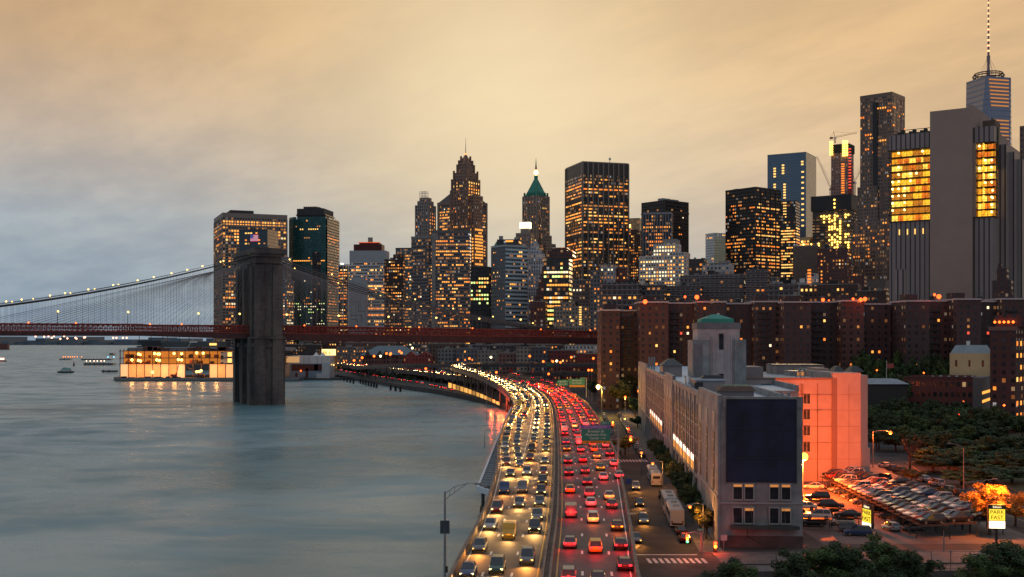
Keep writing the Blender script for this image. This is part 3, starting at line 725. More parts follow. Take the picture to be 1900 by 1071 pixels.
# -- glass block with flag
f = FB('blue_mirror_wall', (.05,.07,.085), (.05,.08,.10), 1.6, 4, .94, .9, grough=.08, gmetal=.3, gvar=.08, lp=0)
fb = FB('lit_beige_mirror_wall', (.20,.15,.11), (.26,.20,.15), 1.6, 4, .94, .9, grough=.12, gmetal=.5, lp=0)  # right face coloured as if lit, against the blue front
b = T('glass_tower', 'blue mirror glass block with a large flag, just above the granite bridge tower', 'tower', 444, 496, 516, 427, 1300, 12)
b.body(f, win=W(3.2,4,.8,.4,.10), zmin=b.zpx(465), maxn=30)
b.box('side_glazing', fb, b.L, b.L+.3, 0, b.R, 0, b.H+1); b.parapet(M_DRK, 1)
fl = MB(); fl.box(b.L*.40, b.L*.68, -.5, -.3, b.H-13, b.H-5, 0)
for i in range(1, 7, 2): fl.box(b.L*.40, b.L*.68, -.52, -.5, b.H-13+i*1.14, b.H-13+(i+1)*1.14, 1)
fl.box(b.L*.40, b.L*.51, -.56, -.52, b.H-9.2, b.H-5, 2)
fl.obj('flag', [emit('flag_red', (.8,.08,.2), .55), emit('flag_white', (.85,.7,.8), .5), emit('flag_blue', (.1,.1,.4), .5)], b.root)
# -- dark teal octagon
f = FB('teal_glass_wall', (.012,.055,.060), (.015,.085,.090), 1.5, 3.9, .9, .85, grough=.18, gmetal=.25, lp=.06)
fd = FB('black_glass_wall', (.015,.018,.022), (.012,.016,.022), 1.5, 3.9, .9, .7, grough=.15, lp=.12)
b = T('office_tower', 'tall chamfered teal glass tower with a dark stepped crown, second from the river', 'tower', 532, 606, 629, 402, 1230, 18)
L, D = b.L, max(b.R, 34)
g = MB(); g.prism([(0,9),(9,0),(L-1,0),(L-1,9),(L,9.1),(L,D),(0,D)], 0, b.H); g.obj('wall', f, b.root)
b.box('side_wall', fd, L-.1, L+.6, 1.5, D, 0, b.H-2); b.box('side_wall', fd, L-20, L-8, -.25, .1, 0, b.zpx(468))
lit_on(b.root, 9, L-1, 0, D, b.zpx(600), b.zpx(405), 3,3.9,.6,.5,.03, WARM, 'A', seed=11)
lit_on(b.root, 9, L-1, 0, D, b.zpx(488), b.zpx(479), 3,3.9,.9,.4,.9, ['dim','amber'], 'A', seed=12)
lit_on(b.root, 4, L-1, -.3, D, b.zpx(604), b.zpx(560), 3,3.9,.5,.35,.26, ['green','white'], 'A', seed=13)
lit_on(b.root, 9, L+.6, 0, D, b.zpx(600), b.zpx(430), 3,3.9,.6,.4,.12, ['dim','orange'], 'B', seed=14)
b.box('crown', M_ROOF, L*.22, L*.9, 6, D-8, b.H, b.H+12); b.box('crown', M_DRK, L*.2, L*.94, 5, D-7, b.H+2.5, b.H+4); b.box('crown', M_ROOF, L*.4, L*.75, 10, D-12, b.H+12, b.H+14.5)
for i in range(6): b.box('roof_plant', M_DRK, L*.35+i*3.2, L*.35+i*3.2+2, 12, 15, b.H+13, b.H+15.5)
# -- grey setback block right behind the granite tower
f = FB('grey_setback_wall', (.19,.20,.22), bay=3, fh=3.6, wf=.5, hf=.5)
b = T('setback_building', 'grey ornate setback block squeezed between the granite bridge tower and the teal tower', 'building', 505, 532, 546, 520, 1150, 14)
b.body(f, win=W(3,3.6,.6,.55,.22), maxn=60); b.box('setback', f, 3, b.L-3, 2, b.R-2, b.H, b.H+14); b.box('setback', f, 6, b.L-1, 4, b.R-4, b.H+14, b.H+30); b.bands(mat('grey_cornice',(.28,.29,.31)), 7.2, .6, .3)
# -- white framed slot tower
f = FB('framed_dark_wall', (.05,.05,.06), bay=2.4, fh=3.8, wf=.8, hf=.5)
b = T('office_tower', 'slender dark tower striped by white uprights, with a roof floodlight, beside the teal tower', 'tower', 628, 646, 652, 494, 1200, 12)
b.body(f, win=W(2.4,3.8,.8,.5,.34), maxn=90); b.fins(M_WHITE, 7.5, .7, .6); b.parapet(M_WHITE, 2.5)
b.box('roof_floodlight', emit('pale_flood', (1,.9,.6), 5), 2, 5.5, 3, 5, b.H+2.5, b.H+4.2); b.roofgear(3)
# -- white building with red hat
f = FB('white_ribbon_wall', (.50,.52,.55), (.03,.035,.045), 2.0, 4.0, .82, .5, lp=.2)
fp = mat('white_panel_wall', (.44,.47,.51), .7, var=.08)
b = T('office_building', 'white office block with ribbon windows, a blank left flank and a dark red crown', 'building', 649, 716, 722, 465, 1130, 8)
b.body(f, win=W(2,4,.8,.5,.20,['amber','yellow','amber','orange']), maxn=95, z1=b.zpx(486))
b.box('plain_top_band', fp, -.3, b.L+.3, -.3, b.R+.3, b.zpx(486), b.H)
b.box('blank_flank', fp, -.5, b.L*.5, -3.5, 2, 0, b.zpx(519)); b.box('blank_flank', fp, 3, b.L*.4, -3.3, 2, b.zpx(519), b.zpx(514))
for (xa, za, xb, zb) in ((.04,560,.26,560),(.26,560,.26,578),(.26,578,.46,578),(.04,585,.34,585),(.34,585,.34,597),(.06,593,.22,593),(.22,593,.22,606)):
    x0, x1 = sorted((xa*b.L, xb*b.L)); z0, z1 = sorted((b.zpx(za), b.zpx(zb)))
    b.box('dark_inlay', M_DRK, x0, x1+.5, -3.7, -3.4, z0-.25, z1+.25)
mr = mat('dark_red_crown', (.10,.022,.018), .7)
b.box('crown', mr, b.L*.1, b.L*.88, 2, b.R-2, b.H, b.H+8); b.box('crown', mr, b.L*.24, b.L*.8, 5, b.R-4, b.H+8, b.H+10.5)
b.box('crown_rim', emit('red_rim_glow', (1,.12,.03), .7), b.L*.22, b.L*.82, 4.6, 5, b.H+10, b.H+11); b.box('penthouse', M_CON, b.L*.48, b.L*.6, 6, 10, b.H+10.5, b.H+17)
b.fins(mat('white_upright',(.5,.52,.55)), 9, .6, .4, z1=b.zpx(486), x0=b.L*.5)
# -- brown block, teal block behind
f = FB('dark_brown_wall', (.055,.035,.028), (.015,.015,.018), 2.6, 3.7, .7, .5)
b = T('office_building', 'dark brown block between the white office block and the broad grey banded tower', 'building', 713, 748, 752, 481, 1080, 6)
b.body(f, win=W(2.6,3.7,.7,.45,.13), maxn=95); b.box('shoulder', f, b.L*.45, b.L, 3, b.R-2, b.H, b.H+6); b.roofgear(3)
f = FB('pale_teal_wall', (.10,.16,.18), (.05,.10,.12), 2.0, 3.8, .9, .55)
b = T('glass_tower', 'pale teal glass tower with banded floors peeping out behind the brown block', 'tower', 734, 766, 772, 462, 1160, 6)
b.body(f, win=W(2,3.8,.9,.45,.16), maxn=70); b.parapet(M_DRK, 1.5)
# -- broad grey striped tower in two wings
f = FB('grey_ribbon_wall', (.125,.115,.12), (.022,.024,.03), 2.2, 3.7, .86, .48)
b = T('office_tower', 'broad grey banded tower with a dark lit slot, before the art deco skyscraper', 'tower', 763, 797, 815, 441, 1010, 20)
b.body(f, win=W(2.2,3.7,.86,.45,.02), maxn=40); b.parapet(M_CON, 2)
g = MB(); xx = b.L; g.box(xx-2, xx+10, 1, 22, 0, b.H-2); g.obj('slot', f, b.root)
lit_on(b.root, xx, xx+10, 1, 22, b.zpx(600), b.H-6, 2.2,3.7,.86,.4,.55, ['amber','orange','yellow','dim'], 'A', maxn=70, seed=21)
b2f = f
b = T('office_tower', 'wide front wing of the grey banded tower with many rows of amber windows', 'tower', 801, 872, 874, 432, 985, 3)
b.body(f, win=W(2.2,3.7,.8,.42,.27,['amber','amber','yellow','orange','dim']), faces='A', maxn=97, x0=4, z0=0); b.box('corner_pier', M_CON, 0, 4, 0, 8, 0, b.H); b.parapet(mat('grey_stone_cap',(.16,.15,.15)), 3); b.roofgear(4)
# -- small twin-top tower
f = FB('beige_pier_wall', (.20,.165,.15), bay=2.6, fh=3.8, wf=.45, hf=.6)
b = T('stone_tower', 'slim stone tower with rounded shoulders and a scaffold rack on top', 'tower', 771, 796, 808, 380, 1300, 24)
b.body(f, win=W(2.6,3.8,.45,.5,.10), zmin=b.zpx(440), maxn=40); b.fins(mat('beige_pier',(.25,.21,.19)), 5.2, 1.0, .6)
lit_on(b.root, 0, b.L, 0, b.R, b.zpx(440), b.H-8, 2.6,3.8,.6,.5,.7, ['amber','orange'], 'B', maxn=60, seed=31)
b.box('setback', f, 1.5, b.L-1.5, 1.5, b.R-1.5, b.H, b.H+5); b.box('setback', f, 3.5, b.L-3.5, 3, b.R-3, b.H+5, b.H+9)
g = MB()
for x in (4, 8, 12):
    for y in (3, 8): g.box(x-.2,x+.2,y-.2,y+.2,b.H+9,b.H+16)
for z in (11, 14, 16): g.box(4,12,2.9,3.1,b.H+z-.15,b.H+z+.15); g.box(4,12,7.9,8.1,b.H+z-.15,b.H+z+.15)
g.obj('scaffold_rack', M_STEEL, b.root)
# -- hipped roof tower behind the spire
f = FB('postmodern_wall', (.20,.16,.14), (.03,.035,.045), 2.4, 3.9, .7, .6)
b = T('office_tower', 'massive tower with corner columns and a dark hipped roof, standing behind the art deco spire', 'tower', 814, 860, 902, 377, 1520, 45)
b.body(f, win=W(2.4,3.9,.7,.45,.12), zmin=b.zpx(500), maxn=90)
for f_ in 'AB': lit_on(b.root, 0, b.L, 0, b.R, b.zpx(470), b.H-10, 2.4,3.9,.8,.5,.25, ['dim','amber'], f_, maxn=40, seed=41)
g = MB(); g.box(-1.5,b.L+1.5,-1.5,b.R+1.5,b.H,b.H+4); g.obj('cornice', mat('brown_cornice',(.24,.18,.15)), b.root)
g = MB(); g.frus(0,b.L,0,b.R,b.H+4,b.H+26,b.L*.42,b.R*.42); g.obj('hipped_roof', mat('slate_roof',(.075,.06,.055),.6), b.root)
b.fins(mat('brown_column',(.26,.20,.17)), b.L/2.0, 3.5, 1.2)
# -- the tall art deco spire
f = FB('art_deco_brick', (.20,.125,.095), (.025,.02,.02), 2.3, 3.7, .42, .55)
fp_ = mat('art_deco_pier', (.27,.175,.135), .8)
b = T('art_deco_skyscraper', 'tallest brown art deco skyscraper of many setbacks ending in a red tipped needle spire', 'skyscraper', 838, 868, 890, 330, 1330, 40)
L, D = b.L, b.R; fpz = b.zpx
b.body(f, win=W(2.3,3.7,.6,.5,.10), zmin=fpz(500), maxn=80)
lit_on(b.root, 0, L, 0, D, fpz(500), b.H, 2.3,3.7,.7,.6,.42, ['amber','yellow','orange','dim'], 'B', maxn=95, seed=51)
b.fins(fp_, 4.6, 1.2, .7)
cx_, cy_ = L*.5, D*.5
for (z0, z1, h) in ((b.H, fpz(318), .42), (fpz(318), fpz(306), .30), (fpz(306), fpz(298), .24), (fpz(298), fpz(290), .165)):
    b.box('setback', f, cx_-L*h, cx_+L*h, cy_-D*h, cy_+D*h, z0, z1)
    for sx_ in (-1, 1):
        for sy_ in (-1, 1): b.box('corner_finial', fp_, cx_+sx_*L*h-.9, cx_+sx_*L*h+.9, cy_+sy_*D*h-.9, cy_+sy_*D*h+.9, z0-2, z1+2.5)
g = MB(); g.frus(cx_-L*.11, cx_+L*.11, cy_-D*.11, cy_+D*.11, fpz(290), fpz(283), L*.08, D*.08); g.obj('spire', fp_, b.root)
b.mast(cx_, cy_, fpz(284), fpz(251), .5); g = MB(); g.ball((cx_,cy_,fpz(282)), 1.2); g.obj('beacon', emit('spire_beacon', (1,.15,.04), 5), b.root)
for x0, x1, zt in ((-5, 0, 350), (L, L+7, 362), (-9, -5, 420)): b.box('side_wing', f, x0, x1, 3, D-3, 0, fpz(zt))
b.fins(fp_, 3.4, .9, .6, z1=fpz(362), faces='A', x0=L, x1=L+7, y0=3)
lit_on(b.root, L, L+7, 3, D-3, fpz(495), fpz(420), 2.3,3.7,.8,.6,.7, ['amber'], 'AB', maxn=50, seed=52)
# -- green pyramid tower
M_COPPER = mat('verdigris_copper', (.035,.27,.20), .6, var=.2, vscale=.1)
f = FB('lime_stone_wall', (.22,.175,.145), (.03,.025,.025), 2.5, 3.8, .42, .6)
b = T('pyramid_tower', 'stone skyscraper under a steep green copper pyramid with a lit lantern', 'skyscraper', 970, 997, 1019, 362, 1440, 38)
L, D = b.L, b.R; zp = b.zpx
b.body(f, win=W(2.5,3.8,.42,.5,.07), zmin=zp(440), maxn=60); b.fins(mat('limestone_pier',(.27,.22,.185)), 5, 1.0, .6)
g = MB(); g.frus(2,L-2,2,D-2,b.H,zp(328),L*.36,D*.36); g.obj('copper_roof', M_COPPER, b.root)
for i in range(5):
    for (x, y) in ((2+i*(L-4)/4, 1.2),(L-1.2, 2+i*(D-4)/4)): b.box('dormer', M_COPPER, x-.9, x+.9, y-.9, y+.9, b.H-2, b.H+4.5)
b.box('cupola', M_COPPER, L*.43, L*.57, D*.43, D*.57, zp(331), zp(322))
g = MB(); g.ball((L/2, D/2, zp(317)), 2.6, 10, 6, sz=1.6); g.obj('lantern', emit('lantern_glow', (1,.62,.2), 6), b.root)
g = MB(); g.tube([(L/2,D/2,zp(314)),(L/2,D/2,zp(302)),(L/2,D/2,zp(290))],[1.6,.7,.15],8); g.obj('spire', mat('bronze_spire',(.16,.10,.05),.5), b.root)
b.box('side_wing', f, -8, 0, 4, D-4, 0, zp(432)); b.box('side_wing', f, L, L+6, 4, D-2, 0, zp(436)); b.box('side_wing', f, L+6, L+11, 8, D, 0, zp(452))
lit_on(b.root, -8, L+11, -.2, D, zp(500), zp(436), 2.5,3.8,.5,.5,.14, WARM, 'A', maxn=50, seed=55)
b = T('sign_topped_building', 'stone block carrying a blazing white lit box on its roof below the green pyramid', 'building', 957, 985, 992, 432, 1330, 16)
b.body(f, win=W(2.5,3.8,.42,.5,.08), maxn=40); b.box('roof_sign', emit('roof_sign_glow', (1,.85,.5), 4, True), b.L*.25, b.L*.92, 1, 8, b.zpx(423), b.zpx(412)); b.box('sign_base', M_CON, b.L*.3, b.L*.85, 1.5, 7.5, b.H, b.zpx(423))
b = T('dark_roof_block', 'low dark block with a lit slot just above the blue striped tower', 'building', 922, 962, 968, 444, 1060, 8)
b.body(FB('charcoal_wall', (.05,.05,.055)), win=W(p=.1), maxn=30); b.roofgear(4); b.box('lit_slot', LIT['amber'], b.L*.4, b.L*.75, -.4, 0, b.zpx(449), b.zpx(446))
b = T('spired_belfry', 'tiny green topped belfry rising between the art deco tower and the blue striped tower', 'tower', 911, 917, 920, 462, 1150, 20)
b.body(f); g = MB(); g.frus(.5,b.L-.5,.5,b.R-.5,b.H,b.zpx(447),b.L*.4,b.R*.4); g.obj('copper_roof', M_COPPER, b.root)
# -- blue striped slab
f = FB('slate_side_wall', (.085,.09,.10), (.02,.024,.03), 3, 3.6, .5, .4, lp=.1)
fb_ = FB('blue_stripe_wall', (.33,.40,.44), (.03,.05,.06), 2.0, 3.6, .88, .5, lp=.16)
b = T('office_tower', 'slab tower with a dark flank and a pale blue striped front', 'tower', 911, 938, 978, 457, 1000, 52)
b.body(f, win=W(3,3.6,.5,.35,.05), faces='A', maxn=30); b.box('striped_front', fb_, b.L, b.L+.5, 0, b.R, 0, b.H)
lit_on(b.root, 0, b.L+.5, 0, b.R, b.zpx(605), b.H, 2,3.6,.88,.45,.05, ['amber','dim','yellow'], 'B', maxn=40, seed=61)
b.parapet(mat('pale_cap',(.4,.44,.47)), 1.5)
# -- dark block with green/yellow rows
f = FB('near_black_wall', (.022,.022,.026), (.012,.014,.016), 2.4, 3.7, .7, .5, lp=.05)
b = T('office_building', 'low near black block with dense rows of greenish yellow lit floors beside the slab tower', 'building', 873, 908, 914, 498, 1020, 8)
b.body(f, win=W(2.4,3.7,.75,.5,.75,['green','yellow','green','amber'],run=.2), faces='A', z0=b.zpx(568), z1=b.zpx(508), maxn=98); b.body(f, z1=b.H-.05, x0=.05, y0=.05, name='wall_core'); b.roofgear(3); b.parapet(M_DRK, 1.5)
# -- white ornate stepped
f = FB('white_brick_wall', (.36,.37,.40), (.05,.05,.06), 2.4, 3.5, .42, .5)
b = T('setback_building', 'ornate whitish setback tower with a small domed top, right of the blue striped slab', 'building', 976, 1003, 1011, 470, 1060, 14)
b.body(f, win=W(2.4,3.5,.45,.5,.07), maxn=50); b.box('setback', f, 2, b.L-3, 1, b.R-1, b.H, b.H+5); b.box('setback', f, 4, b.L-5, 2, b.R-2, b.H+5, b.H+9.5)
g = MB(); g.ball((b.L/2-.5, b.R/2, b.H+9.5), 3, 10, 6); g.obj('dome', M_ROOFL, b.root); b.bands(mat('white_cornice',(.42,.43,.46)), 10.5, .7, .4)
# -- red brown stepped glass
f = FB('red_brown_wall', (.10,.035,.03), (.02,.02,.022), 2.4, 3.7, .8, .5)
b = T('stepped_office_building', 'red brown stepped office block with terraces falling to the river side and lit upper floors', 'building', 1009, 1056, 1062, 478, 985, 6)
fg = FB('brown_glass_ribbon', (.05,.04,.035), (.02,.028,.03), 2.4, 3.7, .9, .6)
b.body(fg, win=W(2.4,3.7,.9,.5,.30,['amber','yellow','white','green']), maxn=97); b.box('crown', f, b.L*.15, b.L+3, 1, b.R, b.H, b.H+6); b.box('crown', f, b.L*.3, b.L*.9, 2, b.R, b.H+6, b.H+9)
for i in range(6): b.box('terrace', f, -10+i*1.7, .1, -.5+i*.1, b.R-1, 0, b.H-40+i*6.5)
# -- beige block with lit stair
f = FB('beige_grid_wall', (.20,.165,.14), (.03,.028,.028), 2.6, 3.3, .5, .5)
b = T('apartment_building', 'low beige gridded block with one bright yellow stair column', 'building', 1027, 1092, 1096, 568, 955, 5)
b.body(f, win=W(2.6,3.3,.5,.5,.05), maxn=40); b.box('setback', f, 6, 18, 1, b.R, b.H, b.H+4); b.roofgear(2)
for i in range(8): b.box('stair_window', LIT['yellow'], b.L*.735, b.L*.80, -.3, 0, b.zpx(603)+i*2.05, b.zpx(603)+i*2.05+1.1)
# -- tall tower with vertical piers
f = FB('bronze_grid_wall', (.085,.06,.045), (.05,.04,.03), 1.9, 3.9, .9, .62, grough=.1, gvar=.8)
b = T('bank_tower', 'tall flat topped tower with pale vertical piers and gold lit floors, mid skyline', 'skyscraper', 1050, 1081, 1166, 301, 1330, 28)
mp_ = mat('aluminium_pier', (.30, .24, .20), .5, .3)
b.body(f, win=W(1.9,3.9,.92,.42,.22,['amber','amber','yellow','dim','orange'], run=.5), faces='B', zmin=b.zpx(515), z1=b.zpx(324), maxn=98)
lit_on(b.root, 0, b.L, 0, b.R, b.zpx(515), b.zpx(324), 1.9,3.9,.92,.42,.22, ['amber','yellow','dim','orange'], 'A', maxn=95, seed=71, run=.5)
b.body(mat('bronze_louvre', (.07,.055,.045), .5), name='top_louvre', z0=b.zpx(324)+.01, x0=-.1, x1=b.L+.1, y0=-.1)
b.fins(mp_, b.R/9, 1.5, 1.2, faces='B'); b.fins(mp_, b.L/1.0, 1.5, 1.2, faces='A'); b.parapet(mp_, 1.2)
b.mast(b.L-4, b.R*.62, b.H, b.H+9, .5, M_STEEL); g = MB(); g.ball((b.L-4,b.R*.62,b.H+6),1.6); g.obj('dish_cluster', M_WHITE, b.root)
for zz in (372, 440): b.box('dark_plant_floor', M_DRK, -.3, b.L+.3, -.3, b.R, b.zpx(zz), b.zpx(zz)+4)
# -- pair behind
f = FB('brown_small_grid', (.09,.06,.05), bay=2.4, fh=3.6, wf=.5, hf=.5)
b = T('office_building', 'brown block with a gold lit glass top, wedged behind the piered tower', 'building', 1164, 1188, 1194, 426, 1450, 12)
b.body(f, win=W(2.4,3.6,.6,.5,.14), maxn=60); b.box('glass_top', FB('bright_top_glass', (.5,.35,.2), (.45,.33,.2), 2, 4, .8, .7), 1, b.L-1, 1, b.R-1, b.H, b.H+15); b.box('roof_lamp', LIT['glow'], 1, 4, .5, 1, b.H+3, b.H+7)
f = FB('matt_black_wall', (.028,.022,.020), (.016,.015,.015), 3, 3.8, .9, .5, lp=.03)
b = T('office_tower', 'broad black slab tower with a pale ribbed lower front, mid skyline', 'tower', 1190, 1235, 1278, 371, 1260, 44)
b.body(f, win=W(3,3.8,.6,.4,.01), maxn=20); b.box('cap', mat('brown_cap',(.06,.045,.04)), -.3, b.L+.3, -.3, b.R+.3, b.H-14, b.H-12)
b.roofgear(3)
f = FB('pale_rib_wall', (.04,.04,.045), (.02,.022,.028), 2.2, 3.8, .7, .6)
b = T('ribbed_office_block', 'block of closely spaced pale ribs standing before the black slab tower', 'building', 1193, 1246, 1249, 397, 1190, 4)
b.body(f, win=W(2.2,3.8,.6,.5,.13,['amber','orange','dim']), faces='A', maxn=95); b.fins(mat('pale_rib',(.30,.30,.33)), 2.9, .7, .6, faces='A'); b.parapet(mat('pale_rib_cap',(.3,.3,.33)), 2)
# -- white lit stepped tower
f = FB('white_residential_wall', (.42,.40,.38), (.05,.045,.045), 2.6, 3.3, .5, .5)
b = T('residential_tower', 'pale stepped residential tower with a crowd of yellow lit windows', 'building', 1212, 1255, 1264, 451, 1040, 14)
wl_ = ['yellow','amber','white','amber']
b.body(f, win=W(2.6,3.3,.6,.55,.42,wl_), faces='A', zmin=b.zpx(535), maxn=97, x1=b.L); b.box('setback', mat('pale_penthouse',(.3,.28,.27)), b.L*.4, b.L*.95, 2, b.R, b.H, b.H+4)
b.box('side_wing', f, -14, 0, 2, b.R, 0, b.zpx(474)); b.box('side_wing', f, b.L, b.L+8.5, 1, b.R, 0, b.zpx(468))
lit_on(b.root, -14, 0, 2, b.R, b.zpx(535), b.zpx(476), 2.6,3.3,.6,.5,.25, wl_, 'A', maxn=30, seed=81); lit_on(b.root, b.L, b.L+8.5, 1, b.R, b.zpx(535), b.zpx(470), 2.6,3.3,.6,.5,.4, wl_, 'A', maxn=40, seed=82)
b = T('office_block', 'plain dark brown block low in the gap right of the pale residential tower', 'building', 1278, 1306, 1312, 480, 980, 8)
b.body(FB('plain_brown_wall', (.06,.045,.042), lp=.1), win=W(p=.03), maxn=20); b.roofgear(2)
b = T('white_slab_tower', 'small distant white tower glowing pale gold on one side, alone against the sky', 'tower', 1309, 1325, 1347, 432, 1720, 42)
f = FB('white_slab_wall', (.45,.48,.50), (.10,.12,.14), 3, 4, .5, .5, lp=.05)
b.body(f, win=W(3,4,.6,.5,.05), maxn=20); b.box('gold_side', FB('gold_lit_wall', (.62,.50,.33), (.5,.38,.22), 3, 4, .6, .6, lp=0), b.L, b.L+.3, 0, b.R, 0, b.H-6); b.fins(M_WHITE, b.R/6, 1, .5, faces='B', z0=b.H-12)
# -- black tower
f = FB('black_ribbon_wall', (.020,.015,.013), (.015,.012,.012), 2.6, 3.8, .85, .5)
b = T('office_tower', 'black box tower studded with orange windows, before the blue mirror skyscraper', 'tower', 1346, 1402, 1448, 349, 1240, 42)
b.body(f, win=W(2.6,3.8,.7,.42,.13,['amber','orange','amber','dim']), faces='A', zmin=b.zpx(510), ztop=b.H-12, maxn=97)
lit_on(b.root, 0, b.L, 0, b.R, b.zpx(525), b.H-12, 2.6,3.8,.7,.42,.30, ['amber','orange','amber','yellow'], 'B', maxn=98, seed=91)
b.fins(mat('brown_thin_pier',(.07,.045,.035)), 8.5, .8, .5, faces='B'); b.parapet(M_DRK, 1.5); b.roofgear(4)
# -- blue mirror skyscraper and its dark neighbour
f = FB('sky_mirror_wall', (.10,.15,.21), (.13,.20,.28), 1.6, 4, .95, .93, grough=.12, gmetal=.55, gvar=.06, lp=0)
b = T('glass_skyscraper', 'sheer blue mirror skyscraper with vertical strings of lights and a bright edge', 'skyscraper', 1424, 1495, 1514, 283, 1680, 20)
b.body(f, z1=b.H); b.box('bright_edge', FB('glint_mirror_wall', (.62,.50,.36), (.62,.50,.36), 1.6, 4, .95, .93, grough=.2, gmetal=.2, lp=0), b.L, b.L+.4, .5, b.R, 0, b.H); b.parapet(M_STEEL, 1)  # sun glint on the edge is put into its wall colour
for xf, ya, yb, st_ in ((.16,308,325,1),(.16,337,350,1),(.38,301,320,1),(.42,337,366,1),(.44,376,440,1),(.88,300,306,1),(.89,318,420,2)):
    n = int((b.zpx(ya)-b.zpx(yb))/4/st_)
    for i in range(n+1): b.box('window', LIT['yellow'], b.L*xf, b.L*xf+3.6, -.2, 0, b.zpx(yb)+i*4*st_, b.zpx(yb)+i*4*st_+2.2)
f = FB('dark_mirror_wall', (.03,.03,.033), (.03,.032,.036), 2.4, 3.9, .92, .6, grough=.08)
b = T('glass_tower', 'dark glass tower glowing yellow floor by floor at the foot of the blue mirror skyscraper', 'tower', 1440, 1477, 1484, 372, 1560, 12)
b.body(f, win=W(2.4,3.9,.9,.45,.34,['yellow','amber','yellow','orange'],run=.5), zmin=b.zpx(525), ztop=b.zpx(420), maxn=98)
lit_on(b.root, b.L*.3, b.L*.55, 0, b.R, b.zpx(418), b.H, 2.4,3.9,.9,.45,.7, ['yellow'], 'A', maxn=30, seed=95)
b = T('sun_glint_tower', 'slim tower catching a gold sunset glare beside the unfinished tower', 'tower', 1484, 1503, 1513, 440, 1500, 25)
b.body(FB('gold_glare_wall', (.5,.36,.18), (.62,.45,.2), 2.2, 3.8, .85, .7, gmetal=.8, grough=.25, lp=0), win=W(2.2,3.8,.85,.6,.45,['yellow','glow','amber']), maxn=60)  # reflected sun painted as gold wall colour and glowing panes
# -- tower under construction, two cranes
f = FB('raw_concrete_wall', (.24,.15,.12), (.04,.03,.03), 3.2, 3.9, .35, .5)
b = T('unfinished_tower', 'half built tower with a raw lit core rising from a dark netted lower block', 'construction site', 1542, 1574, 1584, 266, 1480, 16)
L, D = b.L, b.R
b.body(f, z1=b.zpx(275)); b.box('netted_top', mat('dark_netting',(.03,.035,.03),.9), -1, L+1, -1, D+1, b.zpx(282), b.H)
E_WORK = emit('work_lamp_glow', (1,.58,.10), 4)
wb = bulb(1.3, E_WORK, 'work_lamp')
for x in (0, 2.5): 
    for i in range(6): place(wb, 'work_lamp', b.root, (x-.5, -1.6, b.zpx(284)+i*3.2))
for x in (L*.72, L*.82, L*.95): 
    for i in range(7): place(wb, 'work_lamp', b.root, (x, -1.6, b.zpx(288)+i*3.0))
for i in range(int((b.zpx(297)-b.zpx(358))/3.12)): b.box('window', LIT['orange'], L*.60, L*.78, -.3, 0, b.zpx(358)+i*3.9*.8-.0, b.zpx(358)+i*3.9*.8+1.6)
fn = FB('netted_floor_wall', (.045,.055,.055), (.10,.05,.02), 6, 3.9, .7, .45, lp=.5)
b.body(fn, name='lower_block', x0=-22, x1=L+6, y0=-8, y1=D+14, z1=b.zpx(366)); b.bands(mat('slab_edge',(.12,.10,.09)), 3.9, .7, .8, x0=-22, x1=L+6, y0=-8, z0=b.zpx(470), z1=b.zpx(390))
b.box('net_frame', M_DRK, -24, L+7, -9.5, D, b.zpx(390), b.zpx(362))
r = random.Random(3)
spots = [(x_, y_) for y_ in range(400, 468, 5) for x_ in range(1522, 1592, 5) if ((abs(x_-1553) < 14 or abs(x_-1575) < 6 or (400 <= y_ <= 412 and abs(x_-1545) < 20) or (1588 <= x_ and 396 <= y_ <= 404) or x_ in (1522,) and y_ > 430) and r.random() < .62)]
for x_, y_ in spots: place(wb, 'work_lamp', b.root, ((x_-1542)/32*L+1, -9.9 if y_ > 365 else -1.5, b.zpx(y_)+r.uniform(-1,1)))
for y_ in (371, 378, 385): place(wb, 'work_lamp', b.root, ((1553-1542)/32*L, -10.2, b.zpx(y_)))
b.box('hoist', mat('red_hoist',(.35,.05,.03),.6), L+.5, L+4.5, -1, 3, 0, b.zpx(303))
for i in range(14): b.box('window', LIT['red'], L+.6, L+4, -1.3, -1.0, b.zpx(350)+i*3.9, b.zpx(350)+i*3.9+1.4)
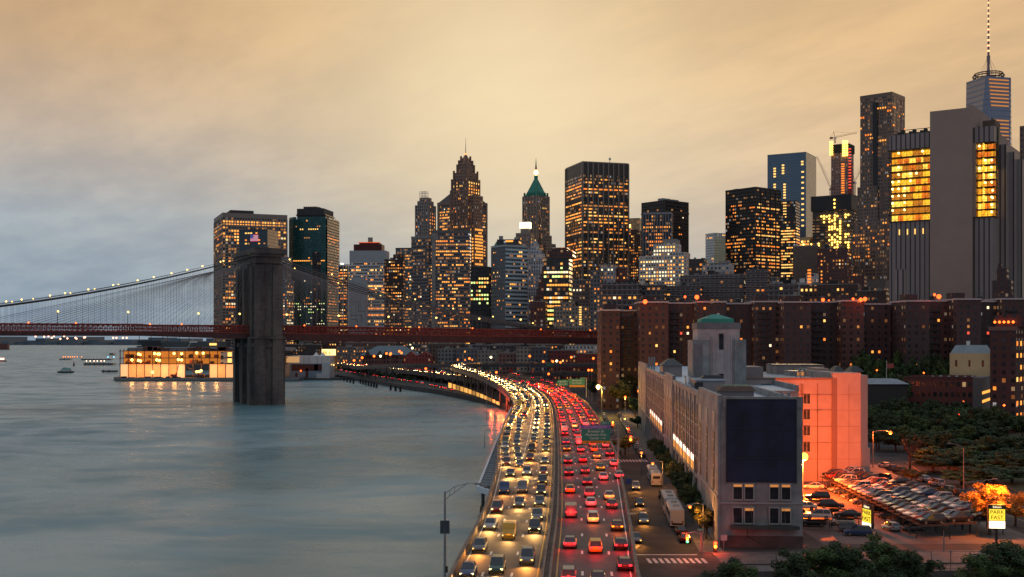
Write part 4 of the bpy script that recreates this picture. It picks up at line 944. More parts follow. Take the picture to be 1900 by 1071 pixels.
def crane(label, base, jib_len, jib_az, jib_el, mast_h, cj):
    c = thing('tower_crane', label, 'crane', base, R(jib_az)); mc = mat('crane_steel', (.28,.12,.09), .6)
    g_ = MB()
    for sx_ in (-.8, .8):
        for sy_ in (-.8, .8): g_.box(sx_-.15, sx_+.15, sy_-.15, sy_+.15, 0, mast_h)
    n = int(mast_h/2.5)
    for i in range(n):
        z = i*2.5; g_.tube([(-.8,-.8,z),(.8,-.8,z+2.5)], .1, 4); g_.tube([(.8,-.8,z),(.8,.8,z+2.5)], .1, 4); g_.tube([(.8,.8,z),(-.8,.8,z+2.5)], .1, 4)
    g_.obj('mast', mc, c)
    e = R(jib_el); g_ = MB(); d = Vector((math.cos(e),0,math.sin(e))); o0 = Vector((0,0,mast_h+1.2)); up = Vector((-math.sin(e),0,math.cos(e)))
    n = int(jib_len/3)
    for i in range(n):
        a0 = o0+d*(i*3); a1 = o0+d*(i*3+3); t_ = up*1.6
        g_.tube([a0+Vector((0,-.7,0)), a1+Vector((0,-.7,0))], .14, 4); g_.tube([a0+Vector((0,.7,0)), a1+Vector((0,.7,0))], .14, 4); g_.tube([a0+t_, a1+t_], .14, 4)
        g_.tube([a0+Vector((0,-.7,0)), a0+d*1.5+t_, a1+Vector((0,-.7,0))], .09, 4)
    g_.obj('jib', mc, c)
    g_ = MB(); g_.tube([o0-Vector((cj,0,0)), o0], .5, 4); g_.box(-cj-1.5, -cj+2, -1.2, 1.2, mast_h-.5, mast_h+2); g_.obj('counter_jib', mc, c)
    g_ = MB(); g_.tube([o0, o0+Vector((-1.5,0,8))], .3, 4); g_.tube([o0+Vector((-1.5,0,8)), o0+d*jib_len*.75+up*1.6], .1, 4); g_.tube([o0+Vector((-1.5,0,8)), o0-Vector((cj,0,0))], .1, 4); g_.obj('apex_frame', mc, c)
    g_ = MB(); g_.box(-1,1.4,-2.2,-.8,mast_h-.6,mast_h+1.4); g_.obj('cab', M_WHITE, c)
    return c
crane('crane perched on top of the unfinished tower with its long jib pointing right', P(1549, 266, 1484), 31, 0, 12, 6, 5)
crane('luffing crane leaning steeply up to the left beside the unfinished tower', P(1541, 366, 1462), 46, 180, 66, 10, 4)
crane('smaller crane with a raised jib on the right flank of the unfinished tower', P(1586, 366, 1470), 36, 12, 62, 18, 3)
# -- blocks below
b = T('windowless_block', 'plain tan windowless block below the gold glare, in front of the unfinished tower', 'building', 1471, 1516, 1521, 457, 1080, 8)
b.body(mat('tan_blank_wall', (.17,.13,.105), .85, var=.08)); b.parapet(M_CON, 1)
f = FB('dark_brick_grid', (.095,.04,.035), (.02,.02,.025), 2.7, 3.2, .45, .5)
b = T('apartment_tower', 'dark red brick apartment tower with lit stair columns under the unfinished tower', 'building', 1516, 1572, 1580, 460, 1030, 12)
b.body(f, win=W(2.7,3.2,.5,.5,.10), maxn=70); b.roofgear(3)
for xf in (.09, .55): lit_on(b.root, b.L*xf, b.L*xf+3.2, -.1, 5, b.zpx(550), b.H-4, 2.7,3.2,.5,.5,.7, ['amber','orange'], 'A', maxn=30, seed=int(xf*100))
b = T('apartment_tower', 'lower red brick block between the lit stair tower and the rippled steel skyscraper', 'building', 1578, 1604, 1609, 511, 900, 6)
b.body(f, win=W(2.7,3.2,.5,.5,.05), maxn=30)
b = T('white_stair_tower', 'narrow white block with a glowing stair slot, low in the gap before the tan block', 'building', 1496, 1514, 1519, 507, 800, 10)
b.body(FB('white_lowrise_wall', (.35,.36,.38)), win=W(p=.05), maxn=12)
for i in range(11): b.box('stair_window', LIT['orange'], 1, 3.4, -.3, 0, b.zpx(558)+i*2.1, b.zpx(558)+i*2.1+1.2)
b = T('low_white_block', 'pair of low white roof boxes beside the narrow white stair block', 'building', 1478, 1496, 1500, 524, 820, 6)
b.body(mat('low_white_wall', (.4,.41,.43))); b.box('setback', M_WHITE, 2, 5, 1, 4, b.H, b.H+3)
# -- rippled steel skyscraper
f = facade('steel_ripple_wall', (.22,.155,.125), (.04,.045,.05), 2.4, 3.4, .42, .55, metal=.4, rough=.4)
b = T('rippled_skyscraper', 'very tall rippled stainless steel residential skyscraper with three setbacks', 'skyscraper', 1596, 1655, 1679, 178, 1060, 24)
L, D = b.L, b.R
def ripple(x0, x1, y0, y1, z0, z1, ph, name='wall'):
    g_ = MB(); nz = max(2, int((z1-z0)/6)); nx = max(4, int((x1-x0)/1.3)); ny = max(3, int((y1-y0)/1.5)); path = []
    for i in range(nx): path.append((x0+(x1-x0)*i/nx, y0, 0, -1))
    for i in range(ny): path.append((x1, y0+(y1-y0)*i/ny, 1, 0))
    path += [(x1, y1, 0, 0), (x0, y1, 0, 0)]
    i0 = len(g_.v); n = len(path)
    for j in range(nz+1):
        z = z0+(z1-z0)*j/nz
        for i, (x, y, nx_, ny_) in enumerate(path):
            wv = .75*math.sin(i*1.05+ph+.9*math.sin(z*.045+ph))*(0.6+.4*math.sin(z*.02+i*.2))
            g_.v.append(Vector((x+nx_*wv, y+ny_*wv, z)))
    for j in range(nz):
        for i in range(n): a = i0+j*n+i; c = i0+j*n+(i+1)%n; g_.f.append((a, c, c+n, a+n)); g_.mi.append(0)
    g_.f.append(tuple(i0+nz*n+i for i in range(n))); g_.mi.append(0)
    g_.obj(name, f, b.root)
ripple(0, L, 0, D, 0, b.H, 0); ripple(-1.5, L*.6, -2.5, D-2, 0, b.zpx(343), 1.7); ripple(-5, L+2, -4.5, D, 0, b.zpx(406), 2.9)
b.box('dark_recess', M_DRK, L*.42, L*.56, -1.2, 1, b.zpx(405), b.H-4)
b.parapet(mat('steel_cap',(.2,.15,.12),.4,.5), 4, .6)
lit_on(b.root, 0, L+.9, -1.0, D, b.zpx(340), b.H, 2.4,3.4,.6,.5,.035, ['amber','orange'], 'AB', maxn=45, seed=101)
lit_on(b.root, -1.5, L*.6, -3.6, D, b.zpx(404), b.zpx(345), 2.4,3.4,.6,.5,.05, ['amber','orange','dim'], 'A', maxn=25, seed=102)
lit_on(b.root, -5, L+2, -5.6, D, b.zpx(515), b.zpx(408), 2.4,3.4,.6,.5,.10, ['amber','orange','dim'], 'A', maxn=60, seed=103)
lit_on(b.root, L*.55, L+1, -.9, D, b.zpx(200), b.zpx(196), 2.4,3.4,.8,.6,.9, ['orange'], 'AB', maxn=30, seed=104, boost=(1,))
# -- office box at its foot
b = T('office_box', 'small office box with gridded orange windows at the foot of the rippled skyscraper', 'building', 1609, 1643, 1652, 520, 840, 16)
b.body(FB('brown_grid_box', (.16,.13,.115), bay=2.4, fh=3.4, wf=.5, hf=.6), win=W(2.4,3.4,.6,.5,.35,['orange','amber','dim']), faces='AB', maxn=80, z1=b.H-6); b.box('plain_top', mat('taupe_band',(.15,.125,.115)), -.2, b.L+.2, -.2, b.R, b.H-5.9, b.H)
# -- one tall tapering tower with a mast
M_WTC = FB('tapered_mirror_wall', (.16,.18,.25), (.24,.27,.36), 3.0, 8, .95, .80, grough=.12, gmetal=.5, gvar=.06, lp=0)
Y0 = 1660; zt = Z(140, Y0)-GZ; b = thing('spire_skyscraper', 'tallest tapered glass skyscraper, with a ringed top and a long lit mast', 'skyscraper', (X(1834,Y0+30), Y0+30, GZ), R(-30))
g = MB(); a = 31; zb = 55
bs = [(-a,-a,zb),(a,-a,zb),(a,a,zb),(-a,a,zb)]; tp = [(0,-a,zt),(a,0,zt),(0,a,zt),(-a,0,zt)]
g.box(-a,a,-a,a,0,zb)
for i in range(4): g.face([bs[i], bs[(i+1)%4], tp[i]]); g.face([tp[i], bs[(i+1)%4], tp[(i+1)%4]])
g.face(tp); g.obj('wall', M_WTC, b)
g = MB()
for i in range(20):
    z = zt-6-i*5.5
    if i in (8, 9, 10): continue
    B_, T0, T1 = Vector(bs[1]), Vector(tp[0]), Vector(tp[1]); f_ = (z-zb)/(zt-zb); nn = Vector((.7,-.7,.1))
    L0 = B_.lerp(T0, f_); L1 = B_.lerp(T1, f_); q0 = L0.lerp(L1, .10)+nn; q1 = L0.lerp(L1, .90)+nn; up_ = Vector((0,0,2.0))
    g = MB(); g.face([q0, q1, q1+up_, q0+up_]); g.obj('lit_floor', LIT['dim'], b)
g = MB(); 
for zz, rr in ((2, 21), (5.5, 22), (9, 19.5)):
    pts = [(rr*math.cos(2*math.pi*i/20), rr*math.sin(2*math.pi*i/20), zt+zz) for i in range(21)]; g.tube(pts, .9, 5)
for i in range(20): g.tube([(20.5*math.cos(2*math.pi*i/20), 20.5*math.sin(2*math.pi*i/20), zt), (20.5*math.cos(2*math.pi*i/20), 20.5*math.sin(2*math.pi*i/20), zt+9)], .35, 4)
g.obj('ring_crown', mat('brown_ring',(.10,.05,.04),.6), b)
g = MB(); g.tube([(0,0,zt),(0,0,zt+22),(0,0,zt+36)], [3.0,1.8,2.6], 8); g.tube([(0,0,zt+36),(0,0,zt+130)], [1.6,.6], 8)
for i in range(6): g.tube([(15*math.cos(i*1.05),15*math.sin(i*1.05),zt+4),(0,0,zt+36)], .18, 4)
g.obj('mast', mat('mast_paint',(.30,.24,.26),.5), b)
for i in range(11):
    g = MB(); g.tube([(0,0,zt+42+i*8),(0,0,zt+44.5+i*8)], 2.0-.09*i, 8); g.obj('mast_light', emit('mast_light_glow',(1,.42,.2),2.2), b)
# -- big limestone telephone tower, mid distance, stripped for rebuilding
f = FB('pier_striped_wall', (.20,.17,.165), (.02,.02,.025), 2.55, 400, .27, 1.1, rough=.85, wvar=.08, lp=0)
fpl = mat('limestone_slab', (.40,.30,.255), .85, var=.06, vscale=.08)
b = T('exchange_tower', 'huge windowless limestone tower with a blank central slab and two brightly lit scaffolded openings', 'tower', 1650, 1844, 1892, 230, 600, -34)
th = R(34); Cc = Vector((X(1844,600),600)); L = b.L; D = b.R
def lx(px): u_ = (px-CX)/F; return L-(Cc.x-u_*Cc.y)/(math.cos(th)+u_*math.sin(th))
xs0, xs1 = lx(1728), lx(1806); xr0 = lx(1811); zl0, zl1 = 98, 137.5; ztp = 146; zs = 156.5
b.box('wall', f, 0, xs0, 0, D, 0, zl0); b.box('wall', f, 0, xs0, 0, D, zl1, ztp)
b.box('wall', f, xs1, L, 0, 12, 0, zl0); b.box('wall', f, xs1, L, 0, 12, zl1, ztp)
b.box('slab', fpl, xs0, xs1, -3, D*.7, 0, zs); b.box('slab', fpl, xs1-2.5, xs1, -2, D*.6, zs, zs+1.5)
b.box('slab', fpl, xs1, xr0, -1.2, 12, zl0, zl1)
b.box('side_slab', fpl, L-14, L, 12, D*.55, 0, ztp-2); b.box('side_wall', f, L-14, L, D*.55, D, 0, ztp-4)
b.box('core', M_ROOF, .5, L-14, 7, D-1, 0, ztp-1)
E_SHEET = emit('interior_glow_backing', (1,.50,.03), 1.35); E_BACKO = emit('interior_glow_orange', (1,.22,.02), .9)  # glowing panels stand in for an interior lit by work lamps
M_SCAF = mat('scaffold_steel', (.06,.03,.02), .7)
wl2 = bulb(.62, emit('scaffold_lamp_glow', (1,.80,.25), 5), 'work_lamp')
E_VAR = [E_SHEET, emit('backing_glow_bright', (1,.60,.08), 1.7), emit('backing_glow_amber', (1,.40,.02), 1.0), emit('backing_glow_low', (1,.34,.03), .6)]
def scaffold(x0, x1, y0, y1, dep, axis='A', seed=0):
    r = random.Random(seed); nf = 10; fh = (zl1-zl0)/nf
    for i in range(nf):
        z = zl0+i*fh; nb = 4 if axis == 'A' else 2
        for k in range(nb):
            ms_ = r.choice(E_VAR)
            if axis == 'A': b.box('glow_backing', ms_, x0+(x1-x0)*k/nb, x0+(x1-x0)*(k+1)/nb, dep-.2, dep, z, z+fh)
            else: b.box('glow_backing', ms_, x1-dep, x1-dep+.2, y0+(y1-y0)*k/nb, y0+(y1-y0)*(k+1)/nb, z, z+fh)
    g = MB()
    for i in range(nf+1):
        z = zl0+i*fh
        if axis == 'A': g.box(x0, x1, -.6, dep-.3, z-.25, z+.2)
        else: g.box(x1-dep+.3, x1+.6, y0, y1, z-.25, z+.2)
    g.obj('floor_slab', M_SCAF, b.root); g = MB()
    n = max(2, round(((x1-x0) if axis == 'A' else (y1-y0))/3.2)); pt = (lambda t_, z: (x0+(x1-x0)*t_, -.4, z)) if axis == 'A' else (lambda t_, z: (x1+.4, y0+(y1-y0)*t_, z))
    for i in range(n+1): g.tube([pt(i/n, zl0), pt(i/n, zl1)], .13, 4)
    for j in range(nf):
        for i in range(n):
            if (i+j) % 2: g.tube([pt(i/n, zl0+j*fh), pt((i+1)/n, zl0+(j+1)*fh)], .09, 4)
            elif r.random() < .6: g.tube([pt((i+1)/n, zl0+j*fh), pt(i/n, zl0+(j+1)*fh)], .09, 4)
        g.tube([pt(0, zl0+j*fh+1.1), pt(1, zl0+j*fh+1.1)], .06, 4)
    g.obj('scaffold', M_SCAF, b.root)
    for j in range(nf):
        z = zl0+j*fh+fh*.62; cnt = 0
        for i in range(n):
            if r.random() < .34 and cnt < 3 and j not in ((0, 8) if axis == 'A' else ()):
                p = pt((i+.5)/n, z); place(wl2, 'work_lamp', b.root, (p[0]-(0 if axis == 'A' else 1.8), p[1]+(1.2 if axis == 'A' else 0), z)); cnt += 1
            elif r.random() < .32:
                q0, q1 = pt(i/n, zl0+j*fh+.3), pt((i+1)/n, zl0+(j+1)*fh-.4)
                if axis == 'A': b.box('orange_glow_panel', E_BACKO, q0[0]+.1, q1[0]-.1, dep-.6, dep-.4, q0[2], q1[2])
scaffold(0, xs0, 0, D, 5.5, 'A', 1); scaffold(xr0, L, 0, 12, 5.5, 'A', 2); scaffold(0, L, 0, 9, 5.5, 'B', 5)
for x in (1668,1683,1697,1712,1726): b.box('window', LIT['yellow'], lx(x), lx(x)+.5, -.25, 0, 90.5, 93.5)
b.box('roof_rail', M_DRK, xs0-22, xs0, .2, .5, ztp+2.2, ztp+2.5)
for i in range(10): b.box('roof_plant', M_DRK, 2+i*2.0, 3.6+i*2.0, 2, 5, ztp, ztp+1+(i*7 % 3)*.8)
b.box('roof_plant_house', mat('brown_plant',(.12,.08,.06)), xs1+3, L-1, 8, 22, ztp-2, ztp+4.5); b.box('roof_plant_house', M_DRK, xs1+8, L-3, 9, 20, ztp+4.5, ztp+6)
g = MB(); g.box(L-2.2, L+.6, 9.2, 13, zl1-13, ztp+.4); g.obj('dark_netting', M_DRK, b.root)
for i in range(3): b.box('wing', f, L-12, L+3.5+i*2.4, 15+i*9, 24+i*9, 0, ztp-8-i*3)
b = T('far_tower', 'sliver of a brown tower with a string of orange lights beyond the limestone tower', 'tower', 1892, 1930, 1940, 230, 720, 26)
b.body(FB('edge_tower_wall', (.13,.09,.075), bay=2.4, fh=3.6, wf=.4, hf=.5), win=W(2.4,3.6,.5,.5,.06), faces='A', maxn=30)

# -- red brick housing slabs
BR = FB('housing_brick_wall', (.068,.040,.040), (.025,.025,.03), 3.1, 2.85, .36, .46, rough=.9, wvar=.12, lp=.22, lit=.22)
HW = dict(bay=3.1, fh=2.85, wf=.36, hf=.46, p=.07, pal=['amber','yellow','orange','dim','amber','white','red','dim'], boost=(.6,1,1,1.3), run=.1)
M_CAP = mat('pale_roof_edge', (.62,.50,.50), .8); M_BAL = mat('balcony_dark_steel', (.05,.045,.05), .7)  # balcony rails in plain dark steel
BRV = [BR, FB('housing_brick_wall_worn', (.056,.038,.038), (.03,.03,.034), 3.1, 2.85, .36, .46, rough=.9, wvar=.2, lp=.22, lit=.22), FB('housing_brick_wall_ruddy', (.078,.040,.036), (.02,.02,.025), 3.1, 2.85, .36, .46, rough=.9, wvar=.2, lp=.22, lit=.22)]
def housing(label, segs, ytops, Y, group, gear=2):
    xa, xb = segs[0], segs[-1]; rt = thing('housing_block', label, 'apartment block', (X(xa, Y), Y, GZ), 0, group)
    for i, (p0, p1, yt) in enumerate(zip(segs, segs[1:], ytops)):
        dy = [0, 7, -3, 6, 1, 8][i % 6]; x0 = X(p0, Y)-X(xa, Y); x1 = X(p1, Y)-X(xa, Y); H = Z(yt, Y)-GZ
        g = MB(); g.box(x0, x1, dy, 22, 0, H); g.obj('wall', BRV[(i+int(xa)) % 3], rt)
        g = MB(); g.tube([(x1-5, 12, H), (x1-5, 12, H+.8)], 1.2, 8); g.tube([(x1-5, 12, H+.8), (x1-5, 12, H+2.6), (x1-5, 12, H+3.4)], [1.3, 1.3, .2], 10); g.obj('water_tank', M_DRK, rt) if i % 2 else None
        g = MB(); g.box(x0-.3, x1+.3, dy-.4, dy+.3, H, H+.7); g.box(x0-.3, x1+.3, 21, 22.3, H, H+.7); g.box(x0-.3, x0+.3, dy+.3, 21, H, H+.7); g.obj('roof_edge', M_CAP, rt)
        lit_on(rt, x0+1, x1-1, dy, 22, 8, H-1, faces='A', maxn=100, seed=int(p0), **HW)
        if i % 3 == 1:
            g = MB()
            for k in range(int(H/2.85)-3): g.box(x0+2, x0+7, dy-1.0, dy, 8+k*2.85, 8.9+k*2.85)
            g.obj('balcony_rail', M_BAL, rt)
        if i % 2 == 0: g = MB(); g.box(x0+2, x0+8, 8, 14, H, H+3.5); g.obj('lift_house', BR, rt)
    return rt
gp = 'red brick housing slabs behind the grey warehouse'
housing('dark red brick housing slab with the lowest roof, the one beside the bridge approach', [1115,1150,1187], [577,577], 530, gp)
housing('long red brick housing slab directly behind the copper roofed stair tower', [1187,1240,1292,1345,1400,1452], [562,563,562,564,561,562], 522, gp)
housing('red brick housing slab between the stair tower and the limestone tower', [1455,1505,1560,1600,1661], [562,561,560,565], 512, gp)
housing('red brick housing slab to the right of the limestone strip, tallest in the row', [1681,1725,1770,1815,1860,1915], [560,559,557,560,556], 500, gp)
b = T('striped_annex', 'narrow striped limestone wing coming down between two brick housing slabs', 'building', 1661, 1678, 1681, 500, 556, 6); b.body(FB('annex_wall', (.23,.19,.18), bay=2.5, fh=400, wf=.3, hf=1.1, lp=0))
b = T('brick_tower', 'dark brick stump with a chimney standing on the skyline over the housing slabs', 'building', 1841, 1876, 1880, 520, 560, 10)
b.body(BR, win=W(3.1,2.85,.4,.5,.03), maxn=8); b.box('setback', BR, 2, b.L-2, 1, 8, b.H, b.H+6); b.box('chimney', BR, 2.6, 4.2, 1.4, 3, b.H+6, b.H+8.5)
# -- banded towers with balconies behind the housing
f = FB('band_balcony_wall', (.13,.115,.115), (.025,.025,.03), 2.9, 2.9, .7, .55, lp=.15)
mbl = mat('balcony_band', (.26,.24,.24), .75)
for (xl, xc, xr, yt, Y, lab) in ((1117,1186,1190,524,650,'first'),(1190,1232,1236,528,665,'second'),(1236,1300,1304,530,680,'third'),(1300,1381,1386,508,700,'fourth'),(1384,1424,1428,500,690,'fifth'),(1426,1477,1481,526,660,'sixth')):
    b = T('balcony_block', 'grey block with pale balcony bands over the brick housing roofs, %s from the river' % lab, 'apartment block', xl, xc, xr, yt, Y, 8, group='banded apartment blocks')
    b.body(f, win=W(2.9,2.9,.6,.5,.055), zmin=b.zpx(580), maxn=40); b.bands(mbl, 2.9, .45, .8, z0=b.zpx(585)); b.roofgear(3, mx=3)
for (xl, xc, xr, yt, Y, colr, lab) in ((1095,1114,1117,503,945,(.12,.11,.115),'narrow grey block touching the foot of the tall piered tower'),(1062,1094,1098,520,965,(.13,.09,.085),'brown and grey block half hidden behind the beige gridded one'),(1114,1141,1145,492,950,(.28,.28,.29),'pale topped block between the tall piered tower and the banded apartments'),(1143,1163,1167,497,955,(.13,.045,.04),'small red roofed block under the tall piered tower'),(1303,1356,1362,489,820,(.30,.30,.31),'pale terraced block just over the banded apartments'),(1445,1482,1490,549,640,(.09,.035,.03),'small dark red block at the end of the banded row'),(1350,1440,1446,515,860,(.10,.09,.09),'wide dark block below the black box tower'),(1262,1300,1304,512,800,(.12,.1,.1),'brown block in front of the pale residential tower'),(1590,1645,1652,540,700,(.10,.06,.05),'dark block at the foot of the rippled skyscraper'),(984,1012,1016,560,965,(.10,.035,.03),'dark red block below the white ornate tower'),(1484,1592,1598,528,720,(.09,.05,.045),'broad brown block over the middle housing roofs'),(855,912,916,572,985,(.07,.06,.06),'low dark block in front of the greenish lit one')):
    b = T('backdrop_block' if 0 else 'city_block', lab, 'building', xl, xc, xr, yt, Y, 8)
    b.body(FB('city_wall_%d' % xl, colr, bay=2.8, fh=3.3, wf=.5, hf=.5), win=W(2.8,3.3,.5,.5,.10), maxn=35); b.roofgear(2, mx=3); b.parapet(M_CON, .6)

# -- low market quarter under and beyond the bridge
r = random.Random(21)
low = [(520,600,640,1330,(.06,.05,.05),'dark low block above the white ferry shed'),(555,640,634,1345,(.09,.05,.045),'wide brown block with lit upper windows behind the ferry shed'),(625,705,645,1240,(.13,.12,.125),'grey gridded block beside the glowing billboard'),(640,740,636,1260,(.14,.075,.06),'tall brown warehouse with rows of arched windows below the bridge deck'),
 (700,775,668,1170,(.12,.03,.025),'low red brick row under the blue tent roof'),(760,812,662,1010,(.16,.035,.03),'red brick market hall wall facing the highway'),(812,846,650,965,(.15,.15,.15),'grey block with small windows left of the hairpin'),(846,890,647,935,(.11,.11,.13),'blue grey block above the hairpin'),(886,930,652,925,(.17,.16,.15),'pale block with a hipped top beyond the hairpin'),(925,962,656,918,(.15,.08,.07),'faded red brick block beyond the ramps'),(958,988,645,910,(.22,.19,.17),'pale gable wall standing over the ramps'),(986,1022,645,902,(.08,.08,.095),'dark grey gridded warehouse over the ramps'),(1020,1072,651,896,(.14,.03,.03),'dark red block with small square windows, left of the white shed'),(1048,1116,641,930,(.42,.42,.42),'white shed wall under the end of the bridge deck'),(1070,1118,657,880,(.12,.028,.026),'low red block just in front of the white shed'),(796,862,638,1000,(.10,.07,.06),'brown block under the bridge deck line'),(862,960,641,960,(.08,.07,.08),'dusky block beyond the bridge deck'),(955,1045,640,945,(.10,.06,.055),'russet block behind the far end of the bridge')]
for xl, xr, yt, Y, colr, lab in low:
    b = T('low_building', lab, 'building', xl, xr-3, xr, yt, Y, 6, depth=25)
    b.body(FB('low_wall_%d' % xl, colr, bay=3.0, fh=3.4, wf=.42, hf=.5, rough=.85), win=W(3,3.4,.45,.5,.07), faces='A', maxn=16)
    b.parapet(M_CON, .8); b.roofgear(4, mx=3.5)
# blue tent roof of the market
b = thing('market_hall', 'market hall under a wide faceted blue grey tent roof with lamps along its eaves', 'market hall', (X(672,1130), 1130, GZ))
Lw = X(771,1130)-X(672,1130); g = MB(); g.box(0, Lw, 0, 40, 0, Z(660,1130)-GZ); g.obj('wall', FB('hall_wall', (.10,.05,.045), lp=.1), b)
ze = Z(659,1130)-GZ; zr_ = Z(642,1130)-GZ
g = MB(); g.solid([(-2,-2,ze),(Lw+2,-2,ze),(Lw+2,42,ze),(-2,42,ze),(Lw*.26,12,zr_),(Lw*.74,12,zr_),(Lw*.74,28,zr_),(Lw*.26,28,zr_)],[(3,2,1,0),(4,5,6,7),(0,1,5,4),(1,2,6,5),(2,3,7,6),(3,0,4,7)]); g.obj('roof', mat('blue_metal_roof',(.17,.23,.27),.6,var=.1), b)
for x in (2, 14, 20): g = MB(); g.solid([(x,-2.5,ze-1),(x+7,-2.5,ze-1),(x+3.5,-2.5,ze+4.5),(x,6,ze-1),(x+7,6,ze-1),(x+3.5,6,ze+4.5)],[(0,1,2),(5,4,3),(1,4,5,2),(0,2,5,3)]); g.obj('gable', mat('dark_gable',(.06,.055,.06),.7), b)
b = thing('brick_market_row', 'red brick market row with two pointed gables facing the elevated highway', 'building', (X(748,960), 960, GZ)); Lw = X(802,960)-X(748,960); hz = Z(660,960)-GZ
g = MB(); g.box(0, Lw, 0, 18, 0, hz)
for x0, x1 in ((2, Lw*.42), (Lw*.5, Lw*.97)): g.solid([(x0,0,hz),(x1,0,hz),((x0+x1)/2,0,hz+3.5),(x0,18,hz),(x1,18,hz),((x0+x1)/2,18,hz+3.5)],[(0,1,2),(5,4,3),(1,4,5,2),(0,2,5,3)])
g.obj('wall', FB('brick_gable_wall', (.19,.035,.03), bay=2.6, fh=3.3, wf=.4, hf=.5, lp=.1), b)
# glowing billboard
b = thing('billboard', 'brightly lit white and gold advertising hoarding beside the ferry shed', 'billboard', (X(597,1150), 1150, GZ)); w_ = X(623,1150)-X(597,1150)
g = MB(); g.box(0, w_, 0, .6, Z(659.5,1150)-GZ, Z(648,1150)-GZ); g.obj('panel', emit('billboard_glow', (1,.70,.28), 1.9, True), b)
g = MB(); 
for x in (1.5, 3, 4.2, 7): g.box(x, x+.9, -.1, 0, Z(658,1150)-GZ, Z(650+x*.5,1150)-GZ)
g.tube([(9.5+1.7*math.cos(i*.6), -.15, Z(653.5,1150)-GZ+1.7*math.sin(i*.6)) for i in range(11)], .25, 4); g.obj('print', emit('billboard_print', (.9,.4,.03), 1.0), b)
g = MB(); g.box(w_, w_+1.6, 0, 1, 0, Z(646,1150)-GZ); g.box(-.6, w_, .6, 1.2, 0, Z(648,1150)-GZ); g.obj('frame', mat('ochre_frame',(.4,.22,.08)), b)
# ferry shed / fire boat house on the shore beside the tower
b = thing('ferry_shed', 'white and blue corrugated ferry shed on a pier right beside the granite bridge tower', 'shed', (X(524,970), 970, 0)); XX = lambda p: X(p,970)-X(524,970)
cor = FB('corrugated_wall', (.50,.50,.47), (.40,.40,.38), 1.2, 40, .5, 1.1, rough=.7, lp=0)
g = MB(); g.box(0, XX(612), 4, 26, 1.5, Z(661,970)); g.obj('wall', cor, b)
g = MB(); g.box(XX(530), XX(554), 3.6, 4, Z(673,970), Z(662,970)); g.obj('lit_wall', emit('warm_lit_wall', (.9,.5,.2), .55), b)
for x in (583, 595):
    g = MB(); g.solid([(XX(x-5),6,Z(661,970)),(XX(x+5),6,Z(661,970)),(XX(x+5),14,Z(661,970)),(XX(x-5),14,Z(661,970)),(XX(x),10,Z(653.5,970))],[(3,2,1,0),(0,1,4),(1,2,4),(2,3,4),(3,0,4)]); g.obj('tent_peak', M_WHITE, b)
g = MB(); g.box(XX(538), XX(598), 0, 4, 1.5, Z(675,970)); g.obj('lean_to', mat('blue_metal_wall',(.20,.28,.36),.6,var=.1), b)
for p0, p1, z0, z1 in ((541,598,688,676),(567,572,700,684),(548,552,702,692),(583,590,688,676)):
    g = MB(); g.box(XX(p0), XX(p1), -.25, 0, Z(z0,970), Z(z1,970)); g.obj('red_panel', mat('maroon_panel',(.10,.025,.02),.7), b)
g = MB(); g.box(XX(598), XX(612.5), -2, 4, 1.5, Z(673,970)); g.box(XX(588), XX(612.5), -3, 0, 1.5, Z(693,970)); g.obj('white_block', mat('white_steel_wall',(.5,.52,.53),.6), b)
g = MB(); g.box(-12, XX(700), -6, 28, -2, 1.5); g.obj('pier_deck', mat('pier_deck_timber',(.07,.065,.06),.9), b)
g = MB(); g.ball((XX(558.5), -.8, Z(688,970)), .6); g.obj('wall_lamp', E_SODIUM, b)

# -- construction pier with lit translucent screens
b = thing('pier_building', 'half built pier hall glowing orange behind translucent screens beside the granite tower', 'pier hall', (X(223,950), 950, 0)); XX = lambda p: X(p,950)-X(223,950)
ZZ = lambda p: Z(p,950); Lp = XX(524); Dp = 60
g = MB(); g.prism([(XX(200),14),(XX(226),-14),(XX(560),-12),(XX(560),85),(XX(200),85)], -2, 2.6); g.obj('pier_deck', mat('pier_concrete',(.11,.11,.12),.85,var=.2), b)
g = MB(); g.box(XX(226), XX(560), -14.3, -13.9, 0.6, 2.9); g.obj('pier_edge', mat('pale_pier_edge',(.2,.21,.22),.8), b)
r = random.Random(9)
scr = [emit('screen_%d' % i, c_, s_, True) for i, (c_, s_) in enumerate(((( 1,.50,.20),.85),((1,.42,.15),.75),((1,.36,.11),.8),((1,.56,.26),.9)))]
n = 20; sw = Lp/n; zsc = ZZ(675)
for i in range(n):
    if i in (8, 9, 10): continue
    g = MB(); g.box(i*sw+.35, (i+1)*sw-.1, 0, .2, 2.7, zsc-.4); g.obj('screen', scr[r.randrange(4)], b)
for i in range(6): g = MB(); g.box(-.2, 0, i*9+.3, (i+1)*9-.1, 2.7, zsc-.4); g.obj('screen', scr[r.randrange(4)], b)
g = MB()
for i in range(n+1): g.box(i*sw-.25, i*sw+.25, -.3, .4, 2.6, ZZ(648))
for i in range(7): g.box(-.3, .3, i*9-.25, i*9+.25, 2.6, ZZ(648))
for z in (zsc, ZZ(664), ZZ(651)): g.box(-1, Lp, -1, Dp, z-.5, z)
g.obj('frame', mat('dark_red_steel',(.11,.05,.045),.7), b)
g = MB(); g.box(.3, Lp, 8, 9, zsc, ZZ(651)-.6); g.obj('interior_glow_panel', emit('interior_glow', (1,.30,.04), .55, True), b)  # glowing panel stands in for the lamp-lit inside of the hall
fw = FB('pale_window_wall', (.26,.24,.23), bay=sw, fh=5.6, wf=.5, hf=.6, lp=0)
g = MB(); g.box(Lp*.62, Lp, -.6, -.2, zsc, ZZ(653)); g.obj('window_wall', fw, b)
